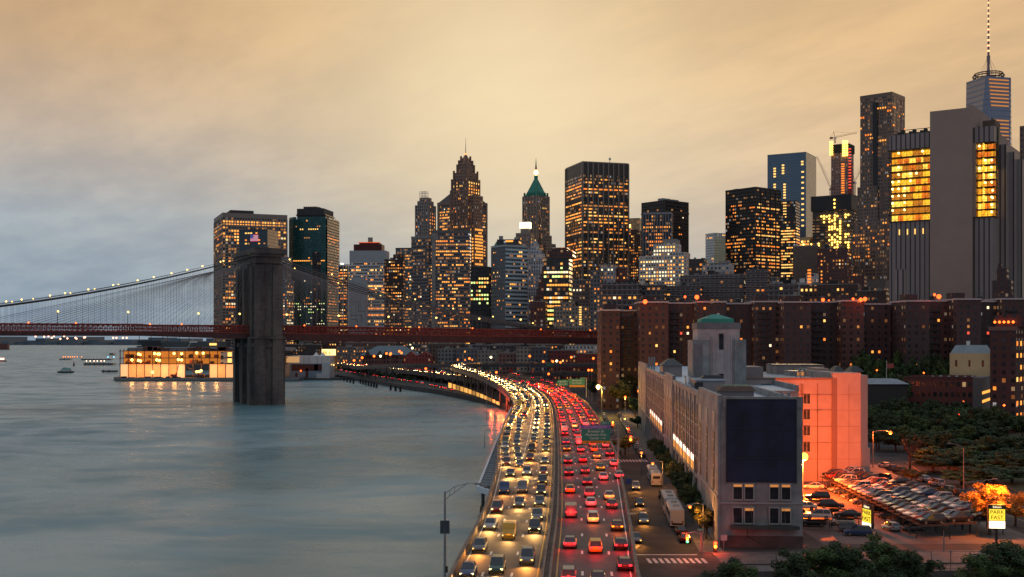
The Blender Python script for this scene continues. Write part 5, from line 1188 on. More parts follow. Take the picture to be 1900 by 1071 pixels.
for i in range(13, 20):
    for j, zc in enumerate((ZZ(668.8), ZZ(657.5))): g = MB(); g.box(i*sw+sw*.28, i*sw+sw*.78, -.9, -.6, zc-1.9, zc+1.7); g.obj('window', LIT['yellow' if (i+j) % 3 else 'amber'], b)
for i in range(26):
    g = MB(); x0 = r.uniform(0, Lp*.6); z0 = r.choice((zsc, ZZ(664))); g.box(x0, x0+r.uniform(1,4), r.uniform(0,4), 4.5, z0, z0+r.uniform(1.5,4)); g.obj('stacked_material', mat('orange_netting',(.5,.10,.03),.8) if i % 2 else mat('brown_boards',(.18,.10,.06),.8), b)
for i in range(14): g = MB(); x0 = r.uniform(0, Lp*.9); g.box(x0, x0+r.uniform(3,9), 10, 20, ZZ(651), ZZ(651)+r.uniform(1,4)); g.obj('roof_structure', mat('roof_rust',(.16,.07,.06),.8), b)
g = MB(); g.box(0, Lp, 18, Dp, ZZ(651), ZZ(651)+2.4); g.obj('roof', mat('grey_flat_roof',(.26,.27,.29),.8), b)
wb3 = bulb(1.15, emit('pier_work_lamp', (1,.60,.13), 5, True), 'work_lamp')
for px, py in ((258,657),(261,658),(258,669),(262,670),(288,656),(294,657),(297,657),(292,668),(297,669),(324,656),(338,656.5),(332,667.5),(338,668),(366,655),(378,655.5),(366,690),(370,690),(374,688),(284,691),(246,668)):
    place(wb3, 'work_lamp', b, (XX(px), -1.6, ZZ(py)))
for i in range(7): light(b, 'POINT', (XX(250+i*26), -7, 9), 3500, (1,.45,.12), 1.5)
g = MB()
for i in range(18): x0 = r.uniform(0, Lp*.55); g.box(x0, x0+r.uniform(1.5,5), -9, -6, 2.6, 2.6+r.uniform(.5,1.6))
g.obj('material_stack', mat('purple_sheeted_stack',(.06,.045,.12),.7), b)
def crawler(label, loc, rz, blen, el, colr):
    c = thing('crawler_crane', label, 'crane', loc, rz); mc = mat('crane_paint_%d' % int(blen), colr, .6)
    g_ = MB(); g_.box(-2.5,2.5,-1.8,-1.1,0,1.0); g_.box(-2.5,2.5,1.1,1.8,0,1.0); g_.box(-1.2,1.2,-1.2,1.2,.5,1.3); g_.obj('tracks', M_DRK, c)
    g_ = MB(); g_.box(-3.2,1.8,-1.5,1.5,1.3,3.2); g_.box(.6,2.0,.2,1.5,3.2,4.4); g_.obj('cab', mc, c)
    e = R(el); p0 = Vector((1.5,0,2.5)); p1 = p0+Vector((math.cos(e),0,math.sin(e)))*blen
    g_ = MB(); g_.tube([p0+Vector((0,-.5,0)), p1], .16, 4); g_.tube([p0+Vector((0,.5,0)), p1], .16, 4); g_.tube([p0+Vector((-.4,0,.9)), p1], .12, 4)
    for i in range(1, int(blen/2)): a_ = p0.lerp(p1, i*2/blen); g_.tube([a_+Vector((0,-.4,0)), a_+Vector((0,.4,.3))], .08, 4)
    g_.obj('boom', mc, c); return c
crawler('red crawler crane with its boom up in front of the glowing pier screens', (X(324,940), 940, 2.6), R(10), 13, 78, (.4,.06,.03))
crawler('pale crane raising its long boom over the roof of the glowing pier hall', (X(332,1000), 1000, 14), R(20), 24, 60, (.5,.5,.48))
crawler('dark crane working low beside the yellow lit bay of the pier hall', (X(372,941), 941, 2.6), R(175), 16, 35, (.2,.05,.04))
# -- small piers, ships
def boat(label, name, cat, c, L, Wd, rz, hull, tiers, lamps=(), lm=None, red=False):
    o = thing(name, label, cat, c, rz); g_ = MB()
    g_.prism([(-L/2,-Wd/2),(L*.3,-Wd/2),(L/2,0),(L*.3,Wd/2),(-L/2,Wd/2)], -.5, 1.6, top=[(-L/2,-Wd/2),(L*.32,-Wd/2*1.05),(L/2+.8,0),(L*.32,Wd/2*1.05),(-L/2,Wd/2)]); g_.obj('hull', hull, o)
    for (x0, x1, z0, z1, m_) in tiers: g_ = MB(); g_.box(x0*L, x1*L, -Wd*.38, Wd*.38, z0, z1); g_.obj('cabin', m_, o)
    for x, z in lamps: g_ = MB(); g_.ball((x*L, -Wd*.4, z), .7 if c[1] < 1500 else 1.5); g_.obj('deck_lamp', lm or E_WHT, o)
    return o
M_HULL = mat('dark_hull', (.03,.035,.045), .5); M_TEAL = mat('teal_cabin', (.10,.42,.36), .5); M_CABIN = mat('white_cabin', (.55,.58,.58), .5)
boat('small water taxi with a teal stripe and white cabin in open water', 'water_taxi', 'boat', Gp(121,692,0), 16, 5.5, R(176), M_HULL, ((-.36,.30,1.6,3.4,M_CABIN),(-.30,.16,3.4,4.7,M_TEAL),(-.05,.10,4.7,5.6,M_CABIN)))
boat('long ferry lit with white lamps far out near the other shore', 'ferry', 'boat', Gp(186,633.2,0), 120, 18, R(2), M_HULL, ((-.4,.4,1.6,9,M_CABIN),(-.3,.3,9,15,M_CABIN)), [(x, 10) for x in (-.3,-.22,-.12,0,.12,.26,.36)])
boat('grey barge low in the water, out in the harbour', 'barge', 'boat', Gp(40,634,0), 120, 20, 0, M_HULL, ((-.1,.1,1.6,6,M_HULL),))
boat('dark barge beside a tug in the distant harbour', 'barge', 'boat', Gp(68,634,0), 110, 20, 0, M_HULL, ((.2,.34,1.6,12,M_HULL),))
boat('tiny dark barge just beyond the slender piers', 'barge', 'boat', Gp(240,634,0), 50, 12, 0, M_HULL, ((-.2,.0,1.6,6,M_HULL),))
boat('passenger boat with pink and white deck lights entering at the edge of the water', 'excursion_boat', 'boat', Gp(-4,671,0), 26, 8, 0, M_HULL, ((-.4,.38,1.6,3.6,M_CABIN),(-.34,.28,3.9,5.6,M_CABIN)), [(x, 4.2) for x in (.1,.2,.3,.38)], emit('pink_deck_lamp',(1,.45,.35),3))
# moored ship with red lights at left
o = thing('lightship', 'red lit moored vessel with a dark red block hull at the far left edge', 'ship', Gp(-12,649,0), 0)
Yo = GY(649,0)
g = MB(); g.box(-20, X(16,Yo)-X(-12,Yo), -6, 6, -.5, 18); g.obj('hull', mat('brick_red_hull',(.16,.06,.055),.8), o)
g = MB(); g.box(-20, 20, -4, 4, 18, 24); g.box(-15, 14, -3, 3, 24, 30); g.obj('deckhouse', mat('dim_deckhouse',(.25,.10,.11),.8), o)
for x, z, k in ((-8,21,'p'),(10,21,'p'),(18,20,'p'),(4,31,'w'),(14,26,'p')): g = MB(); g.ball((x,-6.5,z), 1.5); g.obj('deck_lamp', E_RED if k == 'p' else E_WHT, o)
g = MB(); g.box(-30, 50, -7, 7, -.5, 1.2); g.obj('dock', M_HULL, o)
# far shore with port lights
g = MB(); r = random.Random(4)
for i in range(60):
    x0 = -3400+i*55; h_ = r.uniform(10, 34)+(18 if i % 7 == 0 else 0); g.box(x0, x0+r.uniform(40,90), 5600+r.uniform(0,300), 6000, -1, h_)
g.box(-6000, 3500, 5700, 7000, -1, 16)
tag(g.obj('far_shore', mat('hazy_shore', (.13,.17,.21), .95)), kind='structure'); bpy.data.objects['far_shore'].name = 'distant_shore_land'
def lampball(name, label, cat, group, p, r_, mt, post=True, z0=GZ, arm=(0,0), kind='street', en=0, lc=None):
    o = thing(name, label, cat, (p.x+arm[0], p.y+arm[1], z0), 0, group); h_ = p.z-z0
    if post:
        g_ = MB(); g_.tube([(0,0,0),(0,0,h_*.5),(0,0,h_+.35)], [.16,.12,.08], 6)
        if arm != (0,0): g_.tube([(0,0,h_+.35),(-arm[0]*.5,-arm[1]*.5,h_+.6),(-arm[0],-arm[1],h_+.3)], .06, 5)
        g_.obj('pole', M_STEEL, o)
        g_ = MB(); g_.box(-arm[0]-.45, -arm[0]+.45, -arm[1]-.2, -arm[1]+.2, h_+.12, h_+.34); g_.obj('lamp_head', M_STEEL, o)
    g_ = MB(); g_.ball((-arm[0],-arm[1],h_), r_, 10, 7); g_.obj('lamp_globe', mt, o)
    if en: light(o, 'POINT', (-arm[0], -arm[1]-.1, h_-.5-r_), en, lc or (1,.35,.06), .3)
    return o
i = 0
g1 = 'lights of the far port shore'
g = MB()
for px, py in ((66,624.5),(82,625),(90,624),(96,627),(100,624),(112,629),(119,624),(125,628),(140,627),(142,628.5),(156,626.5),(158,626),(210,627),(216,627),(228,627),(235,627)):
    c = P(px, py, 5500); g.ball((c.x, c.y, max(4, c.z)), 4.5, 6, 4)
tag(g.obj('shore_glimmer', emit('port_glimmer', (1,.42,.25), 4)), kind='stuff')
# narrow piers with lamps
def jetty(label, px0, px1, py, lamps, lm, wd=10, z=2.4):
    a = Gp(px0, py, 0); c = Gp(px1, py-1, 0); o = thing('jetty', label, 'jetty', (a.x, a.y, 0)); L_ = c.x-a.x
    g_ = MB(); g_.box(0, L_, 0, wd, .8, z); g_.obj('deck', M_HULL, o)
    g_ = MB()
    for i in range(int(L_/6)): g_.tube([(2+i*6,0,-1),(2+i*6,0,z+1.2)], .35, 5)
    g_.obj('pile', pil, o)
    for p_ in lamps: g_ = MB(); xx_ = X(p_, a.y)-a.x; g_.tube([(xx_,1,z),(xx_,1,z+2.6)], .12, 4, k=0); g_.ball((xx_,1,z+3.0), .8, 8, 5, k=1); g_.obj('pier_lamp', [M_DRK, lm], o)
jetty('thin jetty with a line of orange lamps at its tip', 110, 150, 668.5, (117,121,126,130,134,138,143,151), emit('jetty_orange', (1,.22,.02), 3.5))
jetty('dark jetty joining the orange lamp line to the pier hall', 150, 224, 669, (200,211), emit('jetty_blue', (.2,.7,1), 4))
jetty('jetty carrying six pale pink lamps', 155, 224, 678.5, (160,167,174,180,187,193), emit('jetty_pink', (1,.6,.4), 3.5), 12, 3)
jetty('low dark finger pier nearest the pier hall', 188, 224, 692, (), E_WHT)
jetty('short dark pier highest behind the pier hall', 210, 226, 659.5, (), E_WHT, 14, 4)
o = thing('channel_buoy', 'small dark red channel buoy beside the jetties', 'buoy', Gp(137,679,0)); g = MB(); g.tube([(0,0,-.5),(0,0,1),(0,0,5)],[1.4,1.2,.4],8); g.obj('float', mat('buoy_red',(.12,.03,.03)), o); g = MB(); g.ball((0,0,5.4),.5); g.obj('top_mark', M_DRK, o)
# museum ships: dark hulls with masts behind the pier
o = thing('tall_ship', 'dark moored tall ships with bare masts behind the pier hall', 'ship', (X(262,1250), 1250, 0)); XX = lambda p: X(p,1250)-X(262,1250)
g = MB(); g.box(0, XX(300), 0, 14, -1, Z(636,1250)); g.box(XX(256), XX(292), 0, 12, Z(636,1250), Z(632,1250)); g.obj('hull', M_HULL, o)
for px in (255, 277, 299, 308, 330, 348): g = MB(); g.tube([(XX(px),6,0),(XX(px),6,Z(616,1250)+(px % 5)*2)], .35, 5); g.obj('mast', M_CABLE, o)
g = MB(); g.box(XX(300), XX(420), 0, 20, 0, Z(634,1250)); g.box(XX(260), XX(305), -12, -6, 0, Z(642,1250)); g.obj('deckhouse', mat('harbour_sheds',(.09,.10,.105),.8), o)
g = MB(); g.box(XX(352), XX(366), -1, 0, Z(636,1250), Z(633.5,1250)); g.obj('pale_awning', M_WHITE, o)
g = MB(); g.box(XX(389), XX(402), -1, 0, Z(641,1250), Z(637,1250)); g.obj('lit_cabin', LIT['yellow'], o)
# ================================================================== NEAR BUILDINGS
PH = math.atan(.0626)
M_GREY = mat('grey_cast_stone', (.28,.285,.285), .85, var=.28, vscale=.25, bump=.15, bscale=2)
M_GREYD = mat('grey_stone_dark', (.20,.19,.195), .85, var=.18, vscale=.4)
M_WIN = mat('school_window_glass', (.03,.035,.042), .6, spec=.12, var=.5, vscale=.7)
M_FRM = mat('window_frame_paint', (.36,.35,.34), .7)
wh = thing('warehouse_school', 'long grey stone building with a blue black end screen and copper capped stair tower', 'building', (33.2, 181, GZ), -PH)
Lb = 259; Hb = 22.4
def pb(name, mt, *a): g_ = MB(); g_.box(*a); return g_.obj(name, mt, wh)
pb('wall', M_GREY, 0, 13.1, 0, 56, 0, Hb); pb('wall', M_GREY, 0, 23, 56, Lb, 0, Hb-.02)
g = MB(); g.box(.6,12.5,.6,56,Hb,Hb+.12); g.box(.6,22.4,56.1,Lb-.6,Hb,Hb+.1); g.obj('roof', mat('blue_white_membrane',(.42,.54,.66),.7,var=.12), wh)
g = MB()    # parapets: high at the pavilions, lower on the wings
for y0, y1, h in ((0,31,1.9),(31,92,1.0),(92,119,2.0),(119,207,1.0),(207,259,2.0)): g.box(-.25, .5, y0+.05, y1-.05, Hb, Hb+h)
g.box(.52,13.1,-.25,.5,Hb,Hb+1.7); g.box(12.6,13.2,.55,56,Hb,Hb+1.3); g.box(22.5,23.1,56,Lb,Hb,Hb+1.2)
g.obj('parapet', M_GREY, wh)
# river face: pavilions, pilasters, windows
for y0, y1 in ((-.3,31),(92,119),(207,259.3)):
    pb('pavilion', M_GREY, -.35, .02, y0, y1, 0, Hb+.8)
    n = 2 if y1-y0 > 28 else 1
    for k in range(3):
        yc = y0+(y1-y0)*(k+.5)/3
        pb('tall_window', M_WIN, -.42, -.35, yc-.9, yc+.9, 8.6, 18.2); pb('stone_panel', M_FRM, -.45, -.35, yc-1.6, yc+1.6, 18.9, 21.4); pb('stone_panel', M_FRM, -.44, -.35, yc-1.3, yc+1.3, 5.2, 7.8)
        for i in range(4): pb('window_bar', M_FRM, -.46, -.42, yc-.9, yc+.9, 10.4+i*2.1, 10.6+i*2.1)
    pb('string_course', M_FRM, -.48, 0, y0, y1, 7.9, 8.3)
nw = 0
for y0, y1, nb_ in ((31,92,7),(119,207,9)):
    pit = (y1-y0)/nb_
    for i in range(nb_+1):
        g_ = MB(); g_.box(-.22, 0, y0+i*pit-.75, y0+i*pit+.75, 7.4, Hb+.35); g_.solid([(-.9,y0+i*pit-.9,0),(-.9,y0+i*pit+.9,0),(0,y0+i*pit+.9,0),(0,y0+i*pit-.9,0),(-.22,y0+i*pit-.9,7.4),(-.22,y0+i*pit+.9,7.4),(0,y0+i*pit+.9,7.4),(0,y0+i*pit-.9,7.4)],[(3,2,1,0),(4,5,6,7),(0,3,7,4),(3,2,6,7),(2,1,5,6),(1,0,4,5)]); g_.obj('pilaster', M_GREY, wh)
    for i in range(nb_):
        yc = y0+(i+.5)*pit
        pb('mullion', M_GREYD, -.14, 0, yc-.3, yc+.3, 7.4, Hb-1.6); pb('arch_recess', M_WIN, -.08, 0, yc-2.4, yc+2.4, .6, 6.6)
        for dy in (-1.95, 1.95):
            for z0 in (18.0, 14.9, 11.8):
                g_ = MB(); g_.box(-.04, 0, dy-1.5, dy+1.5, -1.2, 1.2, 0); g_.box(-.07,-.04,-.08+dy,.08+dy,-1.2,1.2,1); g_.box(-.07,-.04,dy-1.5,dy+1.5,-.06,.06,1); g_.box(-.14,0,dy-1.3,dy+1.3,-1.25,-1.0,1)
                g_.obj('window', [M_WIN, M_FRM], wh, (0, yc, z0)); nw += 1
            lit = i not in (0,) if y0 < 100 else i in (1,2,3,4,5,6)
            g_ = MB(); g_.box(-.06, 0, yc+dy-1.6, yc+dy+1.6, 7.5, 9.1, 0); g_.box(-.1,-.06,yc+dy-.08,yc+dy+.08,7.5,9.1,1); g_.box(-.07, 0, yc+dy-1.6, yc+dy+1.6, 9.2, 10.4, 2)
            g_.obj('window', [LIT['amber'], M_FRM, emit('fluorescent_ceiling', (1,.74,.60), 2.6)] if lit else [M_WIN, M_FRM, M_WIN], wh)
pb('plinth', M_GREYD, -.3, .0, 31, 92, 0, .6); pb('string_course', M_FRM, -.18, 0, 31, 92, 6.9, 7.3); pb('string_course', M_FRM, -.18, 0, 119, 207, 6.9, 7.3)
# end wall
M_SCR = mat('blue_black_mesh_banner', (.012,.018,.05), .6, var=.5, vscale=.22, bump=.7, bscale=.8)
pb('banner_screen', M_SCR, 1.15, 11.95, -.35, -.02, 10.5, 23.6); 
for z in (14.2, 18.9): pb('banner_seam', M_DRK, 1.15, 11.95, -.42, -.35, z, z+.14)
for x in (1.0, 11.95): pb('banner_edge', M_DRK, x, x+.15, -.45, -.02, 10.4, 23.7)
pb('banner_edge', M_DRK, 1.15, 11.95, -.45, -.02, 23.6, 23.75)
for zc, nm in ((8.95, 0), (5.15, 1)):
    for k, xc_ in enumerate((2.85, 4.65, 8.6, 10.45)):
        g_ = MB(); g_.box(-.66,.66,-.06,0,-1.2,1.2,0); g_.box(-.66,.66,-.1,-.06,.75,1.15,1 if (k+nm) % 2 == 0 or nm == 0 else 0)
        for i in range(5): g_.box(-.6+i*.3-.02,-.6+i*.3+.02,-.12,-.06,-1.2,.7,2)
        for a in ((-.85,-.66,-.2,0,-1.4,1.4),(.66,.85,-.2,0,-1.4,1.4),(-.66,.66,-.2,0,1.2,1.4),(-.66,.66,-.25,0,-1.4,-1.2)): g_.box(*a, 3)
        g_.obj('window', [M_WIN, LIT['dim'], M_DRK, M_FRM], wh, (xc_, -.03, zc))
pb('string_course', M_FRM, -.2, 13.25, -.2, 0, 7.0, 7.25)
g_ = MB(); g_.box(1.6, 12.2, -1.8, -.02, 3.35, 3.6); g_.box(1.5, 12.3, -1.9, -1.8, 3.2, 3.75)
for x in (2.2, 5.0, 7.5, 10.2): g_.tube([(x,-1.7,3.6),(x-.1,-.1,6.6)], .04, 4)
g_.obj('canopy', mat('green_black_canopy',(.05,.065,.06),.6), wh)
pb('dark_base', mat('stained_base',(.12,.085,.08),.9,var=.3), .0, 13.12, -.08, -.01, 0, 1.9)
g_ = MB(); g_.tube([(4.4,-.1,3.2),(4.4,-.1,1.8),(7.5,-1.2,.2)], .05, 5); g_.obj('stair_rail', M_DRK, wh)
# roof houses
def rh(name, mt, x0, x1, y0, y1, h, roof=None, over=.3):
    g_ = MB(); g_.box(x0,x1,y0,y1,Hb+.1,Hb+h); g_.obj(name, mt, wh)
    if roof: g_ = MB(); g_.box(x0-over,x1+over,y0-over,y1+over,Hb+h,Hb+h+.3); g_.obj('roof_house_lid', roof, wh)
M_PEN = mat('taupe_render', (.28,.24,.235), .8, var=.1)
rh('roof_house', M_PEN, 1.2, 7.0, 50, 60, 2.3, M_ROOFL); pb('roof_house_door', M_DRK, .9, 2.6, 49.85, 49.98, Hb+.1, Hb+2.0)
rh('roof_house', M_PEN, 3.2, 9.0, 24, 32, 1.5); g_ = MB(); g_.frus(2.6,9.6,23.4,32.6,Hb+1.5,Hb+2.3,1.0,1.6); g_.obj('tiled_lid', mat('rust_brown_tile',(.13,.07,.05),.8,var=.3), wh); pb('green_ridge', M_COPPER, 3.6, 8.6, 27, 29, Hb+2.3, Hb+2.4)
rh('roof_house', M_PEN, .8, 6.2, 140, 152, 3.2); g_ = MB(); g_.frus(.4,6.6,139.5,152.5,Hb+3.2,Hb+5,2.2,5); g_.obj('tiled_lid', M_DRK, wh)
rh('roof_house', M_PEN, 16, 22, 96, 110, 4.0); rh('roof_house', mat('pale_render',(.32,.31,.30)), 17, 22.5, 130, 150, 3.2, M_ROOFL)
g_ = MB(); g_.frus(2.8,7.5,54,58,Hb+2.6,Hb+3.3,.5,.5)
g_.obj('dark_vent', M_DRK, wh)
r = random.Random(2)
for i in range(30):
    x, y = (r.uniform(.8, 8), r.uniform(64, 78)) if i < 16 else (r.uniform(1,12), r.uniform(95,200))
    h = r.uniform(.8, 2.6); g_ = MB(); g_.tube([(0,0,0),(0,0,h)], .05, 5); g_.box(-.14,.14,-.1,.1,h-1.0 if h > 1.4 else .3,h+.3); g_.obj('antenna_panel', M_STEEL if i % 3 else M_WHITE, wh, (x, y, Hb+.1))
for i in range(4): g_ = MB(); g_.tube([(0,0,0),(0,0,1.4)], .06, 5); g_.box(-.22,.22,-.12,.12,.7,2.0); g_.obj('antenna_panel', M_STEEL, wh, (8.2+i*1.3, 3+i*1.2, Hb+.1))
g_ = MB()
for x in (1.0, 1.9, 2.8): g_.tube([(x,208+x,Hb),(x,208+x,Hb+4.5)], .3, 7)
g_.obj('roof_flue', M_STEEL, wh)
# copper topped stair tower
M_TWR = mat('pinkish_render', (.50,.42,.41), .85, var=.14, vscale=.35, bump=.1)
x0, x1, y0, y1 = 4.6, 14.2, 80.5, 92; zt1 = 35.6
pb('stair_tower', M_TWR, x0, x1, y0, y1, Hb+.1, zt1); pb('stair_tower_band', M_GREYD, x0-.2, x1+.2, y0-.2, y1+.2, zt1, zt1+1.4)
pb('shoulder', M_GREY, x0-1.3, x0+2.6, y0-1.2, y1-1, Hb+.12, 33.0); pb('shoulder', M_GREY, x1-1.3, x1+1.3, y0-1.1, y1-1, Hb+.12, 33.1)
pb('shoulder', M_GREYD, x0-1.0, x0+1.0, y0-1.3, y0-1.2, Hb+.2, 32.2); 
for xx_ in (x0+3.0, x0+4.4, x1-3.2, x1-1.9): pb('vertical_rib', M_TWR, xx_-.14, xx_+.14, y0-.22, y0, Hb+.2, zt1-1.6)
pb('tower_window', M_WIN, x0+4.9, x0+5.9, y0-.12, y0+.02, 30.8, 34.4); pb('tower_window_head', M_TWR, x0+4.5, x0+6.3, y0-.3, y0, 34.6, 35.2); pb('tower_window', M_WIN, x0+4.9, x0+5.9, y0-.12, y0+.02, 22.9, 25.2)
g_ = MB(); g_.frus(x0+.9,x1-1.1,y0+1,y1-1,zt1+1.4,zt1+2.3,.15,.15); g_.frus(x0+1.05,x1-1.25,y0+1.2,y1-1.2,zt1+2.3,zt1+3.4,3.0,3.6)
g_.obj('copper_roof', M_COPPER, wh)
g_ = MB(); g_.tube([(x0+3.3,y0-.35,Hb+1),(x0+3.3,y0-.35,32.8),(x0+3.0,y0-.35,33.9),(x0+2.0,y0-.35,34.4),(x0+.8,y0-.35,34.5)], .04, 5); g_.obj('rain_pipe', M_GREYD, wh)
# -- pale concrete block that takes the sodium light, behind the car park
M_PALE = mat('pale_cast_wall', (.38,.32,.30), .85, var=.1, vscale=.15, bump=.12, bscale=1.5)
oc = thing('pale_annex', 'pale blank walled block washed orange by the car park floodlight', 'building', (51, 264.3, GZ)); 
def ob(name, mt, *a): g_ = MB(); g_.box(*a); return g_.obj(name, mt, oc)
zt_l = Z(705,264)-GZ; zt_r = Z(692,264)-GZ
ob('wall', M_PALE, 3, X(1548,264)-51, 0, 60, 0, zt_l); ob('wall', M_PALE, X(1545,264)-51, X(1597,264)-51, -.3, 50, 0, zt_r)
g_ = MB(); xq = X(1597,264)-51; g_.prism([(xq,-.3),(xq+2.3,1.8),(xq+2.3,50),(xq,50)], 0, zt_r-.6); g_.obj('wall', M_PALE, oc)
g_ = MB(); g_.prism([(xq+.2,-.4),(xq+2.9,2),(xq+2.9,30),(xq+.2,30)], 0, 7.6); g_.obj('wall_base', M_PALE, oc)
ob('recessed_strip', mat('rosy_strip',(.22,.15,.13),.85), X(1543,264)-51, X(1553,264)-51, -.42, -.3, 0, zt_r-1.2); ob('recessed_strip', mat('rosy_strip',(.22,.15,.13),.85), X(1486,264)-51, X(1491,264)-51, -.1, 0, 0, zt_l-1)
for z in (5.2, 9.0, 12.8, 16.6, 20.2): ob('panel_joint', mat('joint_line',(.2,.14,.12),.9), 3, xq, -.36 if 0 else -.34, -.3, z, z+.06); ob('panel_joint', mat('joint_line',(.2,.14,.12),.9), 3, X(1545,264)-51, -.04, 0, z, z+.06)
for x in (1517, 1575): ob('panel_joint', mat('joint_line',(.2,.14,.12),.9), X(x,264)-51, X(x,264)-50.94, -.35, 0, 0, zt_l-1)
for yy in (740, 769, 799, 829):
    g_ = MB(); g_.box(-.72,.72,-.1,0,-1.15,1.15,0); g_.box(-.9,.9,-.2,0,-1.35,-1.15,1); g_.box(-.05,.05,-.14,-.1,-1.15,1.15,1); g_.obj('window', [M_WIN, M_FRM], oc, (X(1497.5,264)-51, 0, Z(yy,264)-GZ))
for px, w_ in ((1413,18),(1440,9),(1462,5)): ob('roof_wall_opening', M_WIN, X(px,264)-51, X(px+w_,264)-51, -.12, 0, Z(719,264)-GZ, Z(713,264)-GZ)
ob('roof', M_ROOFL, 3.4, 60-51+17, 1, 58, zt_l, zt_l+.1); ob('parapet_cap', mat('rosy_strip',(.22,.15,.13),.85), 3, X(1545,264)-51, -.1, .6, zt_l, zt_l+.5)
ob('roof_house', M_PEN, X(1441,300)-51, X(1530,300)-51, 36, 48, zt_l, Z(678,300)-GZ); ob('roof_house_lid', M_DRK, X(1440,300)-51, X(1531,300)-51, 35.8, 48.2, Z(678,300)-GZ, Z(677,300)-GZ)
ob('glass_house', mat('conservatory_glass',(.25,.24,.25),.3), X(1463,290)-51, X(1512,290)-51, 24, 30, zt_l, Z(688,290)-GZ); ob('glass_house_lit', LIT['dim'], X(1476,290)-51, X(1490,290)-51, 23.9, 24, zt_l+.2, Z(690,290)-GZ)
ob('roof_house', mat('orange_lit_render',(.42,.3,.25)), X(1511,285)-51, X(1532,285)-51, 18, 28, zt_l, Z(683,285)-GZ)
for px, wd in ((1542,22),(1572,26)): 
    g_ = MB(); a0 = X(px,275)-51; g_.frus(a0, a0+wd*.13, 8, 14, zt_r, zt_r+1.3, 1.0, 2.2); g_.obj('dark_vent', M_DRK, oc)
for i in range(14): g_ = MB(); h = r.uniform(1,3); g_.tube([(0,0,0),(0,0,h)], .12, 6); g_.ball((0,0,h), .3, 6, 4); g_.obj('roof_vent', M_STEEL, oc, (r.uniform(4,24), r.uniform(5,45), zt_l+.1))
for i in range(9): g_ = MB(); g_.tube([(0,0,0),(0,0,2.4)], .05, 5); g_.obj('gate_post', M_DRK, oc, (X(1572+i*5,262.5)-51, -1.8, 0))
for y in (300,340,380): sheet('roof', [(58.5,y-40),(66,y-40),(68,y),(60,y)], -5, M_ROOFL) if 0 else None

# -- east side: school, white block, lit brick tower
b = T('brick_school', 'long low red brick school with a pale flat roof among the park trees', 'school', 1666, 1812, 1838, 704, 455, -20)
b.body(FB('school_brick', (.13,.04,.035), bay=2.2, fh=4.2, wf=.6, hf=.45, lp=.08), depth=0) if 0 else b.body(FB('school_brick', (.13,.04,.035), bay=2.2, fh=4.2, wf=.6, hf=.45, lp=.08))
b.box('roof', mat('tan_gravel_roof',(.30,.24,.21),.9,var=.1), .6, b.L-.6, .6, b.R-.6, b.H, b.H+.15); b.parapet(mat('school_coping',(.14,.05,.045)), 1.0, .5)
for i in range(6): g = MB(); g.ball((0,0,0), .9, 8, 5); g.obj('roof_dome', M_ROOFL, b.root, (b.L*.45+i*3.1, 4+(i*5 % 9), b.H+.3))
b = T('grey_stair_block', 'grey concrete stair block with two yellow lit floors at the end of the brick school', 'building', 1805, 1822, 1838, 701, 440, -30)
b.body(mat('grey_stair_concrete',(.18,.18,.19),.85)); 
for py in (729, 745): b.box('window', LIT['amber'], b.L, b.L+.15, .6, b.R-.8, b.zpx(py+3), b.zpx(py-2))
b = T('cream_hall', 'cream walled hall with a pale blue mansard roof behind the brick school', 'building', 1762, 1838, 1842, 656, 472, -26, depth=18)
b.body(FB('cream_wall', (.50,.36,.20), (.10,.03,.02), 5.2, 6.5, .16, .42, lp=0), faces='A'); g = MB(); g.frus(.2,b.L-.2,.2,b.R-.2,b.H,b.H+3.4,2.0,2.0); g.obj('mansard_roof', mat('pale_blue_roof',(.28,.36,.40),.6,var=.1), b.root); b.fins(mat('cream_pier',(.5,.37,.22)), b.R, 1.0, .3, faces='B')
b.box('roof_finial', M_WHITE, 6, 7.4, 8, 9.4, b.H+3.4, b.H+5.2)
b = T('housing_tower', 'dark brick tower with yellow windows and a row of orange lamps near its roof', 'apartment block', 1837, 1884, 1960, 606, 395, -40)
BR2 = FB('tower_brick', (.065,.03,.03), (.02,.02,.025), 3.1, 2.85, .38, .5, rough=.9, lp=.15)
b.body(BR2, win=W(3.1,2.85,.4,.5,.10,['amber','yellow','orange']), faces='A', maxn=40)
lit_on(b.root, 0, b.L, 0, b.R, 4, b.H, 4.4,4.2,.42,.42,.30, ['amber','orange','yellow'], 'B', maxn=50, seed=333)
b.box('top_storey', BR2, 1.2, b.L+4, 1.5, b.R, b.H, b.zpx(584)); b.box('terrace_slab', mat('pink_slab',(.22,.12,.11)), -.4, b.L+.6, -.4, b.R, b.H-1.4, b.H)
for px in (1849,1859,1868.5,1878,1888): g = MB(); g.ball((0,0,0), .45, 8, 6); g.obj('terrace_lamp', E_SODIUM, b.root, ((px-1840)/60*b.L*1.12, .6, b.zpx(597.5)))
o = thing('white_marquee', 'pale domed marquee roof half hidden by the park trees', 'marquee', (X(1645,430), 430, GZ)); g = MB(); h_ = Z(708,430)-GZ; g.frus(-8.6,8.6,-.6,14.6,h_-1,h_+.8,3.4,4.2); g.obj('roof', M_ROOFL, o); g = MB(); g.box(-8,8,0,14,0,h_-1); g.obj('wall', mat('dark_marquee_wall',(.05,.05,.05),.8), o)
o = thing('flagpole', 'slender white flagpole with a small flag above the dark park trees', 'flagpole', (X(1645,440), 440, GZ)); h_ = Z(669,440)-GZ
g = MB(); g.tube([(0,0,0),(0,0,h_)], [.14,.07], 6); g.obj('pole', M_WHITE, o); g = MB(); g.box(.1,2.8,-.02,.02,h_-3,h_-1.2); g.obj('flag', mat('faded_flag',(.45,.10,.09),.8), o)

